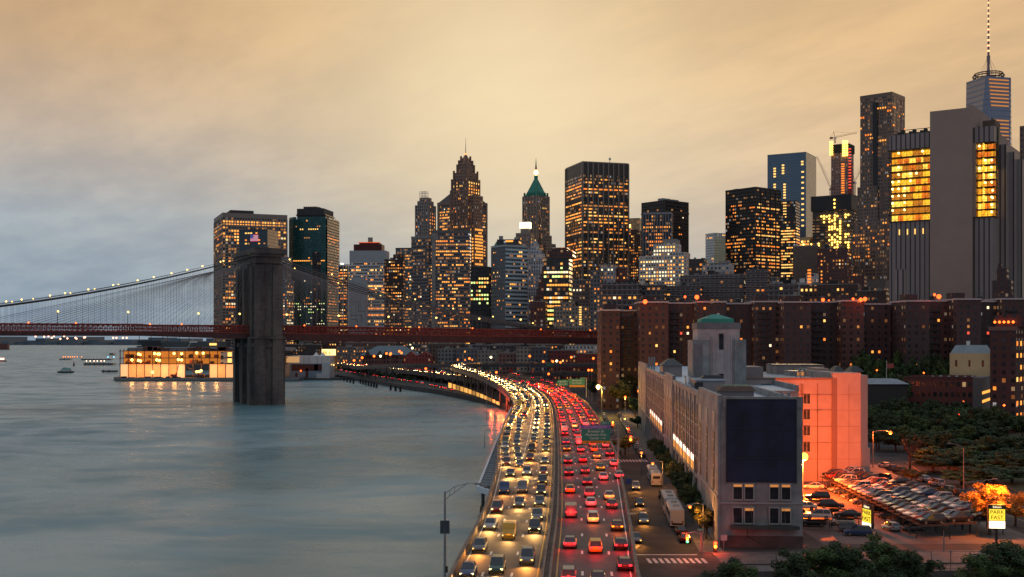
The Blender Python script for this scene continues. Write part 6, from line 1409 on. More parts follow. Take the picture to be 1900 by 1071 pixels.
# ================================================================== STREET FURNITURE
lampball('street_lamp', 'blazing sodium floodlight at the corner of the grey building over the car park', 'street lamp', None, Vector((60.9, 236, 11.2)), .85, emit('flood_glow', (1,.46,.04), 6), True, GZ, (0,1.2), en=100000, lc=(1,.13,.016))
lampball('street_lamp', 'brilliant yellow white lamp beside the parked cars at the far end of the street', 'street lamp', None, P(1110,718,480), .95, emit('yellow_flood_glow', (1,.72,.22), 6), True, GZ, (1.5,0), en=17000, lc=(1,.60,.08))
lampball('street_lamp', 'orange lamp lighting a bare tree beside the park railings', 'street lamp', None, P(1652,803,292), .45, E_SODIUM, True, GZ, (-4.5,0), en=11000, lc=(1,.14,.02))
g4 = 'sodium street lamps beside the grey building'
lampball('street_lamp', 'orange lamp in the pavement trees, nearest the row of parked coaches', 'street lamp', g4, P(1280,940,186), .26, E_SODIUM, True, GZ, (2.2,0), en=1500)
lampball('street_lamp', 'orange lamp over the pavement trees beside the lit windows row', 'street lamp', g4, P(1211,860,248), .3, E_SODIUM, True, GZ, (2.2,0), en=1500)
lampball('street_lamp', 'orange lamp by the corner of the grey building at its far end', 'street lamp', g4, P(1185,726,452), .5, E_SODIUM, True, GZ, (1.5,0), en=1500)
lampball('street_lamp', 'narrow amber lamp on a dark post behind the white shuttle buses', 'street lamp', g4, P(1190,840,278), .32, E_SODIUM, True, GZ, en=300)
ords = ['first','second','third','fourth','fifth','sixth','seventh','eighth','ninth','tenth','eleventh','twelfth','thirteenth','fourteenth']
def nth(i):
    if i < len(ords): return ords[i]
    tens = {20:'twentieth',30:'thirtieth',40:'fortieth',50:'fiftieth',60:'sixtieth',70:'seventieth',80:'eightieth',90:'ninetieth'}
    tn = {10:'',20:'twenty-',30:'thirty-',40:'forty-',50:'fifty-',60:'sixty-',70:'seventy-',80:'eighty-',90:'ninety-'}
    k = i+1
    if k in tens: return tens[k]
    if k < 20: return ['fifteenth','sixteenth','seventeenth','eighteenth','nineteenth'][k-15]
    return tn[k//10*10]+ords[k % 10-1]
for i, (px, py, Y) in enumerate(((1124,722,560),(1132,716,600),(1136,714,620),(1143,712,640),(1142,719,560),(1146,724,540),(1153,729,520),(1160,737,490))):
    lampball('street_lamp', 'orange lamp under the trees beyond the grey building, %s from the highway' % nth(i), 'street lamp', 'slanting line of orange lamps under the far trees', P(px,py,Y), .5, E_SODIUM, True, GZ, en=3000 if i % 2 else 0)
for i, (px, py, Y, w_) in enumerate(((834,656.5,980,0),(871,665.5,820,0),(911,663,900,1),(921,691,640,0),(983,661,840,0),(1018,694,690,0),(1008,671,760,0),(1026,671,800,0),(1033,670,780,1),(1040,672.5,740,0),(1060,663,840,0),(1101,665,760,0),(1092,687,610,0),(1098,687,600,0),(790,684,930,0),(882,646,1000,1),(888,647,1010,1),(765,646,1100,1),(672,664,1060,0),(694,661,1080,0),(706,661,1080,1),(717,656,1090,0),(725,656,1090,0),(724,658,1085,0),(741,652,1100,0),(745,655,1095,0),(657,669,1150,0),(614,688,1100,0))):
    lampball('street_lamp', '%s lamp among the ramps and market streets below the bridge, %s of those lights' % ('white' if w_ else 'orange', nth(i)), 'street lamp', 'lamps among the ramps and market streets', P(px,py,Y), .0010*Y, E_WHT if w_ else E_SODIUM, True, GZ if Y > 650 else 8.5 if px < 960 else GZ, en=0)
for i, (px, py, Y) in enumerate(((1681,764,400),(1744,767,400),(1788,745,430),(1714,692,470),(1627,687,480),(1863,752,385))):
    lampball('park_lamp', 'small amber lamp glinting in the dark park trees, %s from the pale annex' % nth(i), 'park lamp', 'lamps in the park trees', P(px,py,Y), .38, E_SODIUM, True, GZ)
# red obstruction lights on the housing roofs
for i, (px, py, Y, rr, en) in enumerate(((1197,560,515,1.0,900),(1170,571,522,.55,0),(1271,551,515,.55,300),(1293,551.5,515,1.0,900),(1527,556.5,505,.8,300),(1538,557.5,505,.4,0),(1583,555,505,.6,200),(1597,556.5,505,.9,600),(1605,555,505,.9,600),(1734,547,494,.6,300),(1742,550.5,494,1.0,800))):
    o = thing('roof_beacon', 'red orange beacon glowing on the housing slab roofs, %s counted from the bridge' % nth(i), 'beacon', P(px,py,Y), 0, 'beacons on the housing roofs')
    g = MB(); g.ball((0,0,0), rr, 10, 7); g.obj('lamp_globe', emit('beacon_red_glow', (1,.10,.015), 4), o); g = MB(); zz = Z(561,Y)-Z(py,Y)-1; g.tube([(0,0,zz),(0,0,-rr*.8)], .15, 6); g.obj('post', M_DRK, o)
    if en: light(o, 'POINT', (0,-.5,-rr-.3), en*.35, (1,.1,.02), .5)
# highway lamp posts without light, tall
for i, (px, pt, Y, z0) in enumerate(((903,690,395,6.9),(899,800,300,6.9),(951,705,470,8.5),(960,700,520,8.5),(840,672,720,3),(864,690,680,3),(886,690,650,3),(1012,668,760,3),(927,676,600,9))):
    o = thing('lamp_post', 'thin unlit metal post beside the highway or its ramp, %s listed from the water' % nth(i), 'lamp post', (X(px,Y), Y, z0), 0, 'thin posts along the highway edge'); h_ = Z(pt,Y)-z0
    g = MB(); g.tube([(0,0,0),(0,0,h_)], [.13,.07], 6); g.tube([(0,0,h_),(1.2,0,h_+.4),(2.2,0,h_+.4)], .05, 5); g.obj('pole', M_STEEL, o)
# big lamp post in front at left
o = thing('lamp_post', 'tall grey lamp post with a long truss arm and a dark box sign', 'lamp post', (X(825.5,115), 115, 8.4)); h_ = Z(912,115)-8.4
g = MB(); g.tube([(0,0,0),(0,0,h_*.5),(0,0,h_)], [.17,.14,.10], 10); g.obj('pole', M_STEEL, o)
g = MB(); g.tube([(0,0,h_-.2),(1.0,0,h_+.5),(2.4,0,h_+.85),(3.1,0,h_+.8)], .04, 6); g.tube([(0,0,h_-.8),(1.0,0,h_-.1),(2.0,0,h_+.65),(2.4,0,h_+.85)], .04, 6); g.tube([(.5,0,h_-.45),(.5,0,h_+.15)], .03, 5); g.tube([(1.0,0,h_-.1),(1.0,0,h_+.5)], .03, 5); g.obj('arm', M_STEEL, o)
g = MB(); g.box(3.0,3.7,-.18,.18,h_+.68,h_+.86); g.obj('lamp_head', M_STEEL, o)
zz = Z(990,115)-8.4; g = MB(); g.box(-.48,.48,-.12,.0,zz,zz+1.32); g.box(-.12,.12,0,.2,zz+.4,zz+.8); g.obj('sign_box', mat('slate_sign_box',(.06,.07,.085),.5), o); g = MB(); g.box(.05,.3,-.15,.15,Z(1062,115)-8.4,Z(1058,115)-8.0); g.obj('junction_box', M_DRK, o)
for i, (px, pt, Y, z0, ax) in enumerate(((1788,832,250,2.5,-3.2),(1812,900,205,2.5,3.4),(1751,985,172,3.6,0))):
    o = thing('lamp_post', ['slim lamp post with a curved arm over the parked cars in the back street','lamp post with its arm reaching towards the orange tree','plain grey pole standing at the fence before the car park'][i], 'lamp post', (X(px,Y), Y, z0)); h_ = Z(pt,Y)-z0
    g = MB(); g.tube([(0,0,0),(0,0,h_)], [.13,.07], 6)
    if ax: g.tube([(0,0,h_),(ax*.5,0,h_+.9),(ax,0,h_+1.1)], .05, 5); g.box(ax-.4,ax+.4,-.14,.14,h_+1.05,h_+1.22)
    g.obj('pole', M_STEEL, o)
# overhead direction signs
M_SGN = mat('sign_green', (.012,.26,.19), .45); M_SGNO = mat('sign_orange', (.85,.30,.015), .45); M_SGNP = mat('sign_purple', (.22,.13,.5), .45); M_LET = mat('sign_lettering', (.8,.85,.82), .5); M_BLK = mat('black_lettering', (.03,.02,.02), .6)
Ys = 240; o = thing('direction_sign', 'big green overhead road sign reading Brooklyn Br Manhattan Civic Center with an orange exit strip', 'road sign', (X(1106,Ys), Ys, 0))
hw = (1133-1080)/2*Ys/F; zb, zm, zt_ = Z(823,Ys), Z(818,Ys), Z(796,Ys)
g = MB(); g.box(-hw, hw, -.06, .06, zm, zt_); g.obj('panel', M_SGN, o); g = MB(); g.box(-hw, hw, -.06, .06, zb, zm-.02); g.obj('exit_strip', M_SGNO, o)
g = MB(); g.box(-hw-.25, hw, -.06, .06, zt_+.06, Z(789,Ys)); g.obj('memorial_strip', M_SGNP, o); g = MB(); g.box(hw-2.1, hw, -.06, .06, Z(788.6,Ys), Z(782,Ys)); g.obj('exit_tab', M_SGN, o)
text('Brooklyn Br', 'lettering', .72, M_LET, o, (0,-.08,zt_-.52)); text('Manhattan Civic', 'lettering', .72, M_LET, o, (0,-.08,zt_-1.24), sx=.95); text('Center', 'lettering', .72, M_LET, o, (-.35,-.08,zt_-1.96))
g = MB(); g.box(.95,1.7,-.09,-.07,zt_-1.98,zt_-1.92); g.face([(1.7,-.09,zt_-2.1),(2.0,-.09,zt_-1.95),(1.7,-.09,zt_-1.8)]); g.obj('arrow', M_LET, o)
text('EXIT ONLY', 'lettering', .42, M_BLK, o, (0,-.08,(zb+zm)/2)); text('AMERICAN VETERANS MEMORIAL HWY', 'lettering', .34, M_LET, o, (-.1,-.08,(zt_+.06+Z(789,Ys))/2), sx=.78); text('EXIT 2', 'lettering', .48, M_LET, o, (hw-1.05,-.08,(Z(788.6,Ys)+Z(782,Ys))/2))
for x in (-1.9, 1.9): g = MB(); g.box(x-.05,x+.05,-.09,-.07,(zb+zm)/2-.05,(zb+zm)/2+.2); g.face([(x-.22,-.09,(zb+zm)/2),(x,-.09,zb+.04),(x+.22,-.09,(zb+zm)/2)]); g.obj('arrow', M_BLK, o)
xp = polyat(MED,Ys)[0]+polyat(WR,Ys)[0]-X(1106,Ys)-.2; g = MB(); g.tube([(xp,.5,ZR),(xp,.5,Z(786,Ys))], .22, 8); g.tube([(xp,.4,zt_-.4),(-hw,.35,zt_-.4)], .12, 6); g.tube([(xp,.4,zm+.3),(-hw,.35,zm+.3)], .12, 6)
for i in range(6): x_ = -hw+i*(xp+hw)/6; g.tube([(x_,.38,zm+.3),(x_+(xp+hw)/6,.38,zt_-.4)], .05, 4)
g.obj('gantry', M_STEEL, o)
Ys = 520; o = thing('direction_sign', 'pair of far green overhead signs washed yellow by a lamp', 'road sign', (X(1067,Ys), Ys, 0))
for p0, p1, y0_, y1_, orr in ((1034,1054,705,716,0),(1056,1085,703,714.5,1)):
    x0, x1 = X(p0,Ys)-X(1067,Ys), X(p1,Ys)-X(1067,Ys); g = MB(); g.box(x0,x1,-.08,.08,Z(y1_,Ys),Z(y0_,Ys)); g.obj('panel', M_SGN, o)
    for k, s_ in enumerate(('FDR Drive','Battery Pk') if not orr else ('Brooklyn Br','Civic Center')): text(s_, 'lettering', .95, M_LET, o, ((x0+x1)/2, -.1, Z(y0_,Ys)-.8-k*1.15), sx=.9)
    if orr: g = MB(); g.box(x0,x1,-.08,.08,Z(718.5,Ys),Z(714.7,Ys)); g.obj('exit_strip', M_SGNO, o); g = MB(); g.box(x1-2.2,x1,-.08,.08,Z(702.7,Ys),Z(700.4,Ys)); g.obj('exit_tab', M_SGN, o)
g = MB(); g.tube([(X(1088,Ys)-X(1067,Ys),.3,ZR),(X(1088,Ys)-X(1067,Ys),.3,Z(701,Ys))], .25, 7); g.tube([(X(1088,Ys)-X(1067,Ys),.3,Z(708,Ys)),(X(1034,Ys)-X(1067,Ys),.3,Z(708,Ys))], .14, 6); g.obj('gantry', M_STEEL, o)
def plate(label, px, py, w_, h_, Y, mt, z0, txt=None, sz=.4, tm=None, name='small_sign'):
    o = thing(name, label, 'sign', (X(px,Y), Y, z0)); zc = Z(py,Y)-z0
    g = MB(); g.tube([(0,.1,0),(0,.1,zc)], .07, 6); g.obj('post', M_STEEL, o); g = MB(); ww = w_*Y/F/2; hh = h_*Y/F/2; g.box(-ww,ww,-.04,.04,zc-hh,zc+hh); g.obj('panel', mt, o)
    if txt: text(txt, 'lettering', sz, tm or M_LET, o, (0,-.06,zc))
    return o
M_BLUE = mat('sign_blue', (.02,.10,.45), .45)
plate('blue square sign on the edge of the highway parapet', 1166,893,9,9,222,M_BLUE,8.5)
plate('small green square sign on a post by the distant crossing', 1136,833,8,7,300,M_SGN,2.5,'N',.7)
plate('pale square sign under the green square one by the distant crossing', 1137,841,9,6,299,M_STEEL,2.5)
plate('green street name plate over the corner signal arm', 1300,983,12,5,176,M_SGN,2.5,'Catherine',.24)
plate('small white notice board fixed before the end wall of the grey building', 1343,998,12,10,179,mat('notice_white',(.4,.42,.45),.6),2.5)
plate('green highway sign far off above the ramps', 1020,677,12,4,700,M_SGN,10,'',.5)
plate('round white sign on a post among the ramps', 1007,685,4,5,700,M_WHITE,9.5)
plate('grey box sign on the central barrier', 1031,776,3,9,395,M_STEEL,ZR)
plate('white hanging sign at the viaduct edge above the street', 1174,953,12,3,196,M_WHITE,2.5)
plate('red white and blue badge sign standing on the red ramp', 948,688,5,7,742,mat('badge_red',(.6,.03,.03),.5),10.5)
# traffic signals
E_SR = emit('signal_red', (1,.05,.01), 8, True); E_SA = emit('signal_amber', (1,.42,.03), 5); E_SG = emit('signal_green', (.1,1,.35), 3)
def signal(label, px, py, Y, pole_px=None, cols=('r',), z0=GZ, sz=1.0):
    c = P(px,py,Y); o = thing('traffic_signal', label, 'traffic light', (X(pole_px or px,Y), Y, z0)); xo = c.x-o.location.x; zo = c.z-z0
    g = MB()
    if pole_px: g.tube([(0,0,0),(0,0,zo+1.0)], [.14,.11], 8); g.tube([(0,0,zo+.6),(xo*.5,0,zo+1.0),(xo,0,zo+.75)], .06, 6)
    else: g.tube([(0,0,0),(0,0,zo+.6)], [.12,.09], 8)
    g.obj('pole', M_STEEL, o)
    g = MB(); g.box(xo-.2*sz,xo+.2*sz,-.22,.12,zo-.6*sz,zo+.6*sz); g.obj('signal_head', M_DRK, o)
    for k, cc in enumerate(cols): g = MB(); g.ball((xo,-.24,zo+(.38-.38*k)*sz), .17*sz, 8, 6); g.obj('signal_lens', {'r':E_SR,'a':E_SA,'g':E_SG,'d':M_DRK}[cc], o)
    light(o, 'POINT', (xo,-.9,zo+.2), 420, (1,.07,.02), .2)
signal('red traffic signal hung from a curved arm above the crossing, with a green arrow below', 1275, 999, 173, 1303, ('r','a','g'), sz=1.2)
signal('red traffic signal on the corner post beside the end wall of the grey building', 1327, 1014, 176, None, ('r','a','d'), sz=1.5)
signal('red signal highest of three over the far crossing', 1166, 799, 330, None, ('r','d','d'), sz=1.5)
signal('bright double red and orange signal over the far crossing', 1170, 816, 312, 1185, ('r','a','d'), sz=2.0)
signal('red signal peeping past the edge of the big green road sign', 1137, 788, 345, None, ('a','r','d'), sz=1.8)
signal('upper red signal glinting in the park trees', 1779, 773, 380, None, ('r',), sz=1.8); signal('lower red signal glinting in the park trees', 1780, 786, 379, None, ('r',), sz=1.8)
# PARK FAST signs
E_PY = emit('sign_panel_yellow', (1,.72,.05), 1.25, True); E_PW = emit('sign_panel_white', (1,.85,.55), 3.0, True)
def parksign(label, px, py0, py1, Y, rz, wd):
    o = thing('parking_sign', label, 'lit sign', (X(px,Y), Y, GZ), rz); z1, z0 = Z(py0,Y)-GZ, Z(py1,Y)-GZ; H_ = z1-z0
    g = MB(); g.box(-wd/2-.14, wd/2+.14, 0, .55, z0-.1, z1); g.obj('cabinet', M_DRK, o)
    a, b_, c_ = z0+.05, z0+H_*.34, z0+H_*.82
    for ys in (0, .55):
        s_ = -1 if ys == 0 else 1; ya, yb = sorted((ys, ys+s_*.05))
        g = MB(); g.box(-wd/2, wd/2, ya, yb, a, b_-.1); g.obj('white_panel', E_PW, o); g = MB(); g.box(-wd/2, wd/2, ya, yb, b_, c_); g.obj('yellow_panel', E_PY, o)
    rt = (R(90),0,0); text('PARK', 'lettering', H_*.235, M_BLK, o, (0,-.07,b_+(c_-b_)*.73), rt, .02); text('FAST', 'lettering', H_*.235, M_BLK, o, (0,-.07,b_+(c_-b_)*.26), rt, .02); text('Edison', 'lettering', H_*.13, LIT['white'], o, (0,-.03,c_+H_*.09), rt, .02)
    text('PARK', 'lettering', H_*.235, M_BLK, o, (0,.62,b_+(c_-b_)*.73), (R(90),0,R(180)), .02); text('FAST', 'lettering', H_*.235, M_BLK, o, (0,.62,b_+(c_-b_)*.26), (R(90),0,R(180)), .02)
    g = MB(); g.tube([(0,.28,0),(0,.28,z0-.1)], .2, 8); g.tube([(0,.28,z1),(0,.28,z1+1.2)], .06, 5); g.box(-.35,.35,.1,.4,z1+1.1,z1+1.25); g.obj('post', M_DRK, o); return o
parksign('lit PARK FAST sign facing us before the orange glowing tree', 1850, 937, 981, 180, R(-8), 2.4)
parksign('lit PARK FAST sign seen almost edge on in the middle of the car park', 1608, 936, 986, 200, R(-74), 2.6)
# fences
M_WIRE = mat('fence_steel', (.16,.17,.18), .5, .5)
fn_ = thing('chain_link_fence', 'tall thin steel fence along the pavement before the car park', 'fence', (0,0,0)); g = MB()
xs_ = [X(px,150) for px in range(1440, 1960, 36)]
for x in xs_: g2 = MB(); g2.tube([(0,0,0),(0,0,4.8)], .05, 6); g2.obj('post', M_WIRE, fn_, (x, 150, 3.0))
for z in (3.2, 5.4, 7.7): g.tube([(xs_[0],150,z),(xs_[-1],150,z)], .03, 4)
g.obj('rail', M_WIRE, fn_)
fn_ = thing('park_railing', 'long dark railing between the back street pavement and the park', 'fence', (0,0,0)); g = MB(); a0, a1 = Vector((117,300,GZ)), Vector((100,215,GZ)); n = 70
for i in range(n+1): p = a0.lerp(a1, i/n); g.box(p.x-.04,p.x+.04,p.y-.04,p.y+.04,GZ,GZ+2.2)
for z in (.3, 1.2, 2.1): g.tube([a0+Vector((0,0,z)), a1+Vector((0,0,z))], .05, 4)
g.obj('railing', M_DRK, fn_)
sheet('pavement', [(98,185),(102,185),(102,215),(120,305),(114,305),(98.2,236)], 2.53, M_WALK)
# ================================================================== VEHICLES
PAINTS = {n_: mat('paint_'+n_, c_, .28, .1, spec=.6) for n_, c_ in dict(white=(.62,.60,.57), silver=(.38,.39,.40), grey=(.15,.155,.16), black=(.015,.015,.017), red=(.28,.015,.012), blue=(.03,.06,.16), beige=(.36,.30,.22), green=(.03,.09,.07), yellow=(.62,.33,.02)).items()}
M_CG = mat('car_window_glass', (.02,.024,.03), .06, spec=.9); M_TYRE = mat('tyre_rubber', (.02,.02,.02), .8); M_RIM = mat('alloy_rim', (.35,.35,.36), .35, .8)
M_HLOFF = mat('headlight_lens', (.6,.6,.58), .15, spec=.8); M_TLOFF = mat('taillight_lens', (.30,.01,.01), .2, spec=.8)
E_HEAD = emit('headlight_beam_glow', (1,.66,.22), 9); E_HEADF = emit('far_headlight_glow', (1,.70,.25), 30); E_HEADW = emit('headlight_warm_glow', (1,.46,.08), 6); E_TAIL = emit('taillight_glow', (1,.015,.02), 6); E_TAILO = emit('brake_light_glow', (1,.18,.01), 5)
def carbody(kind):
    """lofted body and glasshouse: 4.6 m, x forward"""
    if kind == 'van': st_ = [(-2.6,.52,1.3),(-2.55,.35,2.0),(-1.2,.26,2.08),(.6,.24,2.08),(1.25,.26,1.5),(1.9,.28,1.12),(2.4,.34,.95),(2.55,.48,.75)]; gh = [(.2,1.5,1.5,.80),(.3,1.5,1.98,.80),(.62,1.5,2.0,.78),(1.3,1.4,1.42,.84)]
    elif kind == 'suv': st_ = [(-2.3,.52,.86),(-2.2,.35,.98),(-1.2,.26,1.0),(0,.24,1.0),(.9,.26,1.0),(1.6,.28,.95),(2.2,.34,.84),(2.34,.48,.70)]; gh = [(-2.15,.98,.98,.80),(-1.95,1.0,1.66,.66),(.1,1.0,1.70,.66),(1.15,1.0,1.0,.78)]
    elif kind == 'hatch': st_ = [(-2.1,.5,.86),(-2.0,.33,.95),(-1.2,.24,.95),(0,.22,.94),(.9,.24,.93),(1.5,.28,.86),(2.0,.34,.72),(2.12,.46,.6)]; gh = [(-1.98,.93,.95,.78),(-1.5,.95,1.46,.62),(-.1,.95,1.50,.62),(1.0,.93,.94,.76)]
    else: st_ = [(-2.35,.52,.84),(-2.25,.35,.94),(-1.3,.24,.93),(0,.22,.90),(.9,.24,.90),(1.6,.28,.84),(2.2,.34,.72),(2.34,.46,.6)]; gh = [(-1.85,.9,.94,.76),(-1.15,.92,1.38,.60),(-.05,.92,1.43,.60),(1.0,.9,.91,.74)]
    W_ = .89; body = MB(); rings = []
    for i, (x, zb, zt) in enumerate(st_):
        w_ = W_*(.84 if i in (0, len(st_)-1) else .97 if i in (1, len(st_)-2) else 1); m_ = (zb+zt)/2
        rings.append([(x,-w_+.06,zb),(x,-w_,m_),(x,-w_+.03,zt-.10),(x,-w_+.14,zt),(x,w_-.14,zt),(x,w_-.03,zt-.10),(x,w_,m_),(x,w_-.06,zb)])
    def loft(mb, rings):
        n = len(rings[0]); i0 = len(mb.v)
        for r_ in rings: mb.v += [Vector(p) for p in r_]
        for j in range(len(rings)-1):
            for i in range(n): a = i0+j*n+i; c = i0+j*n+(i+1)%n; mb.f.append((a, c, c+n, a+n)); mb.mi.append(mb.k)
        mb.f.append(tuple(i0+i for i in reversed(range(n)))); mb.mi.append(mb.k); e = i0+(len(rings)-1)*n; mb.f.append(tuple(e+i for i in range(n))); mb.mi.append(mb.k)
    loft(body, rings)
    xa, xb = gh[1][0], gh[2][0]; wt = gh[1][3]; zr1, zr2 = gh[1][2], gh[2][2]        # roof skin and pillars carry paint
    body.solid([(xa-.02,-wt-.01,zr1-.03),(xb+.02,-wt-.01,zr2-.03),(xb+.02,wt+.01,zr2-.03),(xa-.02,wt+.01,zr1-.03),(xa+.05,-wt+.06,zr1+.03),(xb-.05,-wt+.06,zr2+.03),(xb-.05,wt-.06,zr2+.03),(xa+.05,wt-.06,zr1+.03)],[(3,2,1,0),(4,5,6,7),(0,1,5,4),(1,2,6,5),(2,3,7,6),(3,0,4,7)])
    for s_ in (-1, 1):
        for p0, p1 in (((gh[0][0],s_*gh[0][3],gh[0][2]-.02),(xa,s_*wt,zr1-.01)),((xb,s_*wt,zr2-.01),(gh[3][0],s_*gh[3][3],gh[3][2])),(((xa+xb)/2,s_*.76,gh[1][1]-.02),((xa+xb)/2+.05,s_*(wt+.01),(zr1+zr2)/2))): body.tube([p0, p1], .045, 4)
    glass = MB(); loft(glass, [[(x,-w0,gh[0][1]),(x,-w_+0.0,zt),(x,w_,zt),(x,w0,gh[0][1])] for (x,_,zt,w_), w0 in zip(gh, (.78,.80,.80,.78))])
    return body, glass, st_
CARM = {}
for kind in ('sedan', 'suv', 'hatch', 'van'):
    body, glass, st_ = carbody(kind); xf = st_[-1][0]; xr_ = st_[0][0]; xw = 1.4 if kind != 'hatch' else 1.28; zf = min(.72, st_[-2][2]-.12); zr1 = min(1.0, st_[1][2]-.14)
    wheel = MB(); wheel.tube([(0,-.11,0),(0,.11,0)], .33, 14); rim = MB(); rim.tube([(0,-.125,0),(0,.125,0)], .20, 10)
    head = MB(); head.solid([(xf-.14,-.16,-.07),(xf+.0,-.10,-.07),(xf-.0,.12,-.07),(xf-.12,.18,-.07),(xf-.2,-.16,.07),(xf-.05,-.10,.06),(xf-.05,.12,.06),(xf-.18,.18,.07)],[(3,2,1,0),(4,5,6,7),(0,1,5,4),(1,2,6,5),(2,3,7,6),(3,0,4,7)])
    tail = MB(); tail.box(xr_-.03, xr_+.12, -.17, .17, -.09, .09)
    CARM[kind] = dict(body=body.mesh('car_body', PAINTS['grey']), glass=glass.mesh('car_glass', M_CG), wheel=wheel.mesh('wheel', M_TYRE), rim=rim.mesh('rim', M_RIM), head=head.mesh('headlight', M_HLOFF), tail=tail.mesh('taillight', M_TLOFF), xw=xw, zf=zf, zr=zr1, xf=xf, xr=xr_)
    def single(on, kind=kind, body=body, glass=glass, d=CARM[kind]):
        """far cars: one mesh with its lamps, too small in view for parts"""
        g_ = MB(); i0 = 0; g_.v += [v.copy() for v in body.v]; g_.f += list(body.f); g_.mi += [0]*len(body.f)
        o_ = len(g_.v); g_.v += [v.copy() for v in glass.v]; g_.f += [tuple(a+o_ for a in f) for f in glass.f]; g_.mi += [1]*len(glass.f)
        for sx in (-1, 1):
            for sy in (-1, 1): g_.tube([(sx*d['xw'],sy*.80-.1,.33),(sx*d['xw'],sy*.80+.1,.33)], .33, 8, k=2)
        for s_ in (-1, 1): g_.box(d['xf']-.12,d['xf']+.04,s_*.6-.17,s_*.6+.17,d['zf']-.10,d['zf']+.10,3); g_.box(d['xr']-.04,d['xr']+.1,s_*.6-.2,s_*.6+.2,d['zr']-.10,d['zr']+.10,4)
        return g_.mesh('car', [PAINTS['grey'], M_CG, M_TYRE, E_HEADF if on else M_HLOFF, E_TAIL if on else M_TLOFF])
    CARM[kind]['far_on'] = single(True); CARM[kind]['far_off'] = single(False)
ncar = {'n': 0}
def car(name, label, kind, paint, loc, rz, on=0, parts=True, group=None, pitch=0, orange=False):
    d = CARM[kind]; ncar['n'] += 1
    if not parts:
        o = place(d['far_on'] if on else d['far_off'], name, None, loc, rz); tag(o, label, 'car', group); o.material_slots[0].link = 'OBJECT'; o.material_slots[0].material = PAINTS[paint]
        if orange: o.material_slots[3].link = 'OBJECT'; o.material_slots[3].material = E_HEADW; o.material_slots[4].link = 'OBJECT'; o.material_slots[4].material = E_TAILO
        if on: pass
        return o
    o = thing(name, label, 'car', loc, rz, group)
    if pitch: o.rotation_euler = (0, pitch, rz)
    bd = place(d['body'], 'body', o); bd.material_slots[0].link = 'OBJECT'; bd.material_slots[0].material = PAINTS[paint]; place(d['glass'], 'window_glass', o)
    for sx in (-1, 1):
        for sy in (-1, 1): w_ = place(d['wheel'], 'wheel', o, (sx*d['xw'], sy*.80, .33)); place(d['rim'], 'rim', w_)
    for s_ in (-1, 1):
        h_ = place(d['head'], 'headlight', o, (0, s_*.62, d['zf'])); h_.scale = (1, s_, 1); t_ = place(d['tail'], 'taillight', o, (0, s_*.62, d['zr']))
        if on:
            for q_, m_ in ((h_, E_HEADW if orange else E_HEAD), (t_, E_TAILO if orange else E_TAIL)): q_.material_slots[0].link = 'OBJECT'; q_.material_slots[0].material = m_
    return o
r = random.Random(77)
PW = ['white','white','silver','silver','grey','grey','black','black','black','red','blue','beige']
def along(line):
    s_ = [0]
    for a, b_ in zip(line, line[1:]): s_.append(s_[-1]+(b_-a).length)
    return s_
def at(line, S, s_):
    import bisect
    i = min(max(bisect.bisect_right(S, s_)-1, 0), len(line)-2); t_ = (s_-S[i])/(S[i+1]-S[i]); d_ = line[i+1]-line[i]
    return line[i].lerp(line[i+1], t_), d_
QUEUE = []
def traffic(line, lane_name, toward, gap, y0, y1, side, group, start=0):
    S = along(line); s_ = start; k = 0
    while s_ < S[-1]:
        p, d_ = at(line, S, s_); dist = p.y
        if y0 <= p.y <= y1:
            az = math.atan2(d_.y, d_.x)+(math.pi if toward else 0); kind = r.choice(('sedan','suv','sedan','hatch','suv','van')); paint = r.choice(['black','black','grey','grey','black','silver','blue','red','white','green'] + ['yellow'])
            near = p.y < 340; orange = r.random() < (.3 if toward else .22)
            lab = '%s %s, %s lit, %s from the near end, %s' % (paint, {'sedan':'saloon','suv':'tall estate','hatch':'hatchback','van':'panel van'}[kind], 'headlights' if toward else 'tail lights', nth(k), lane_name)
            # the slope of a ramp
            pitch = -math.atan2(d_.z, math.hypot(d_.x, d_.y))*(-1 if toward else 1)
            QUEUE.append((p.length, p.copy(), az, kind, paint, lab, group, pitch, orange, toward, near)); k += 1
        g_ = gap*(1 if p.y < 300 else .72 if p.y < 640 else 1.4)
        s_ += g_*r.uniform(.55, 1.55)
lan = lambda o_: offs(med, o_)
gL, gR, gP = 'cars coming towards us on the river side of the highway', 'cars driving away on the city side of the highway', 'cars on the exit ramp'
traffic(lan(-2.6), 'river carriageway, barrier lane', True, 19, 118, 1240, 1, gL, 2)
traffic(lan(-5.9), 'river carriageway, second lane', True, 19, 118, 1240, 1, gL, 5)
traffic([p for p in lan(-9.1) if p.y < 235], 'river carriageway, outer lane', True, 20, 118, 240, 1, gL, 9)
outer = offs(edL, 5.3); outer2 = offs(edL, 2.4)
rL = [p for p in offs(edL, 4.9) if 235 < p.y < 400]; 
traffic(rL+[Vector((p.x+2.0, p.y, p.z)) if 0 else p for p in offs(ramp[1:], 1.9)], 'hairpin ramp, inner lane', True, 15, 235, 900, 1, gP, 1)
rL2 = [p for p in offs(edL, 2.1) if 235 < p.y < 400]
traffic(rL2+offs(ramp[1:], -1.6), 'hairpin ramp, outer lane', True, 15, 235, 900, 1, gP, 4)
traffic(lan(2.5), 'city carriageway, barrier lane', False, 19, 118, 1240, 1, gR, 3)
traffic(lan(5.8), 'city carriageway, second lane', False, 19, 118, 1240, 1, gR, 6)
traffic([p for p in lan(9.1)], 'city carriageway, third lane', False, 18, 118, 760, 1, gR, 1)
traffic([p for p in lan(12.3) if p.y > 215], 'city carriageway, exit lane', False, 18, 215, 600, 1, gR, 2)
traffic(offs(ramp2, 0), 'red lit ramp', False, 14, 590, 900, 1, 'cars on the red lit ramp', 1)
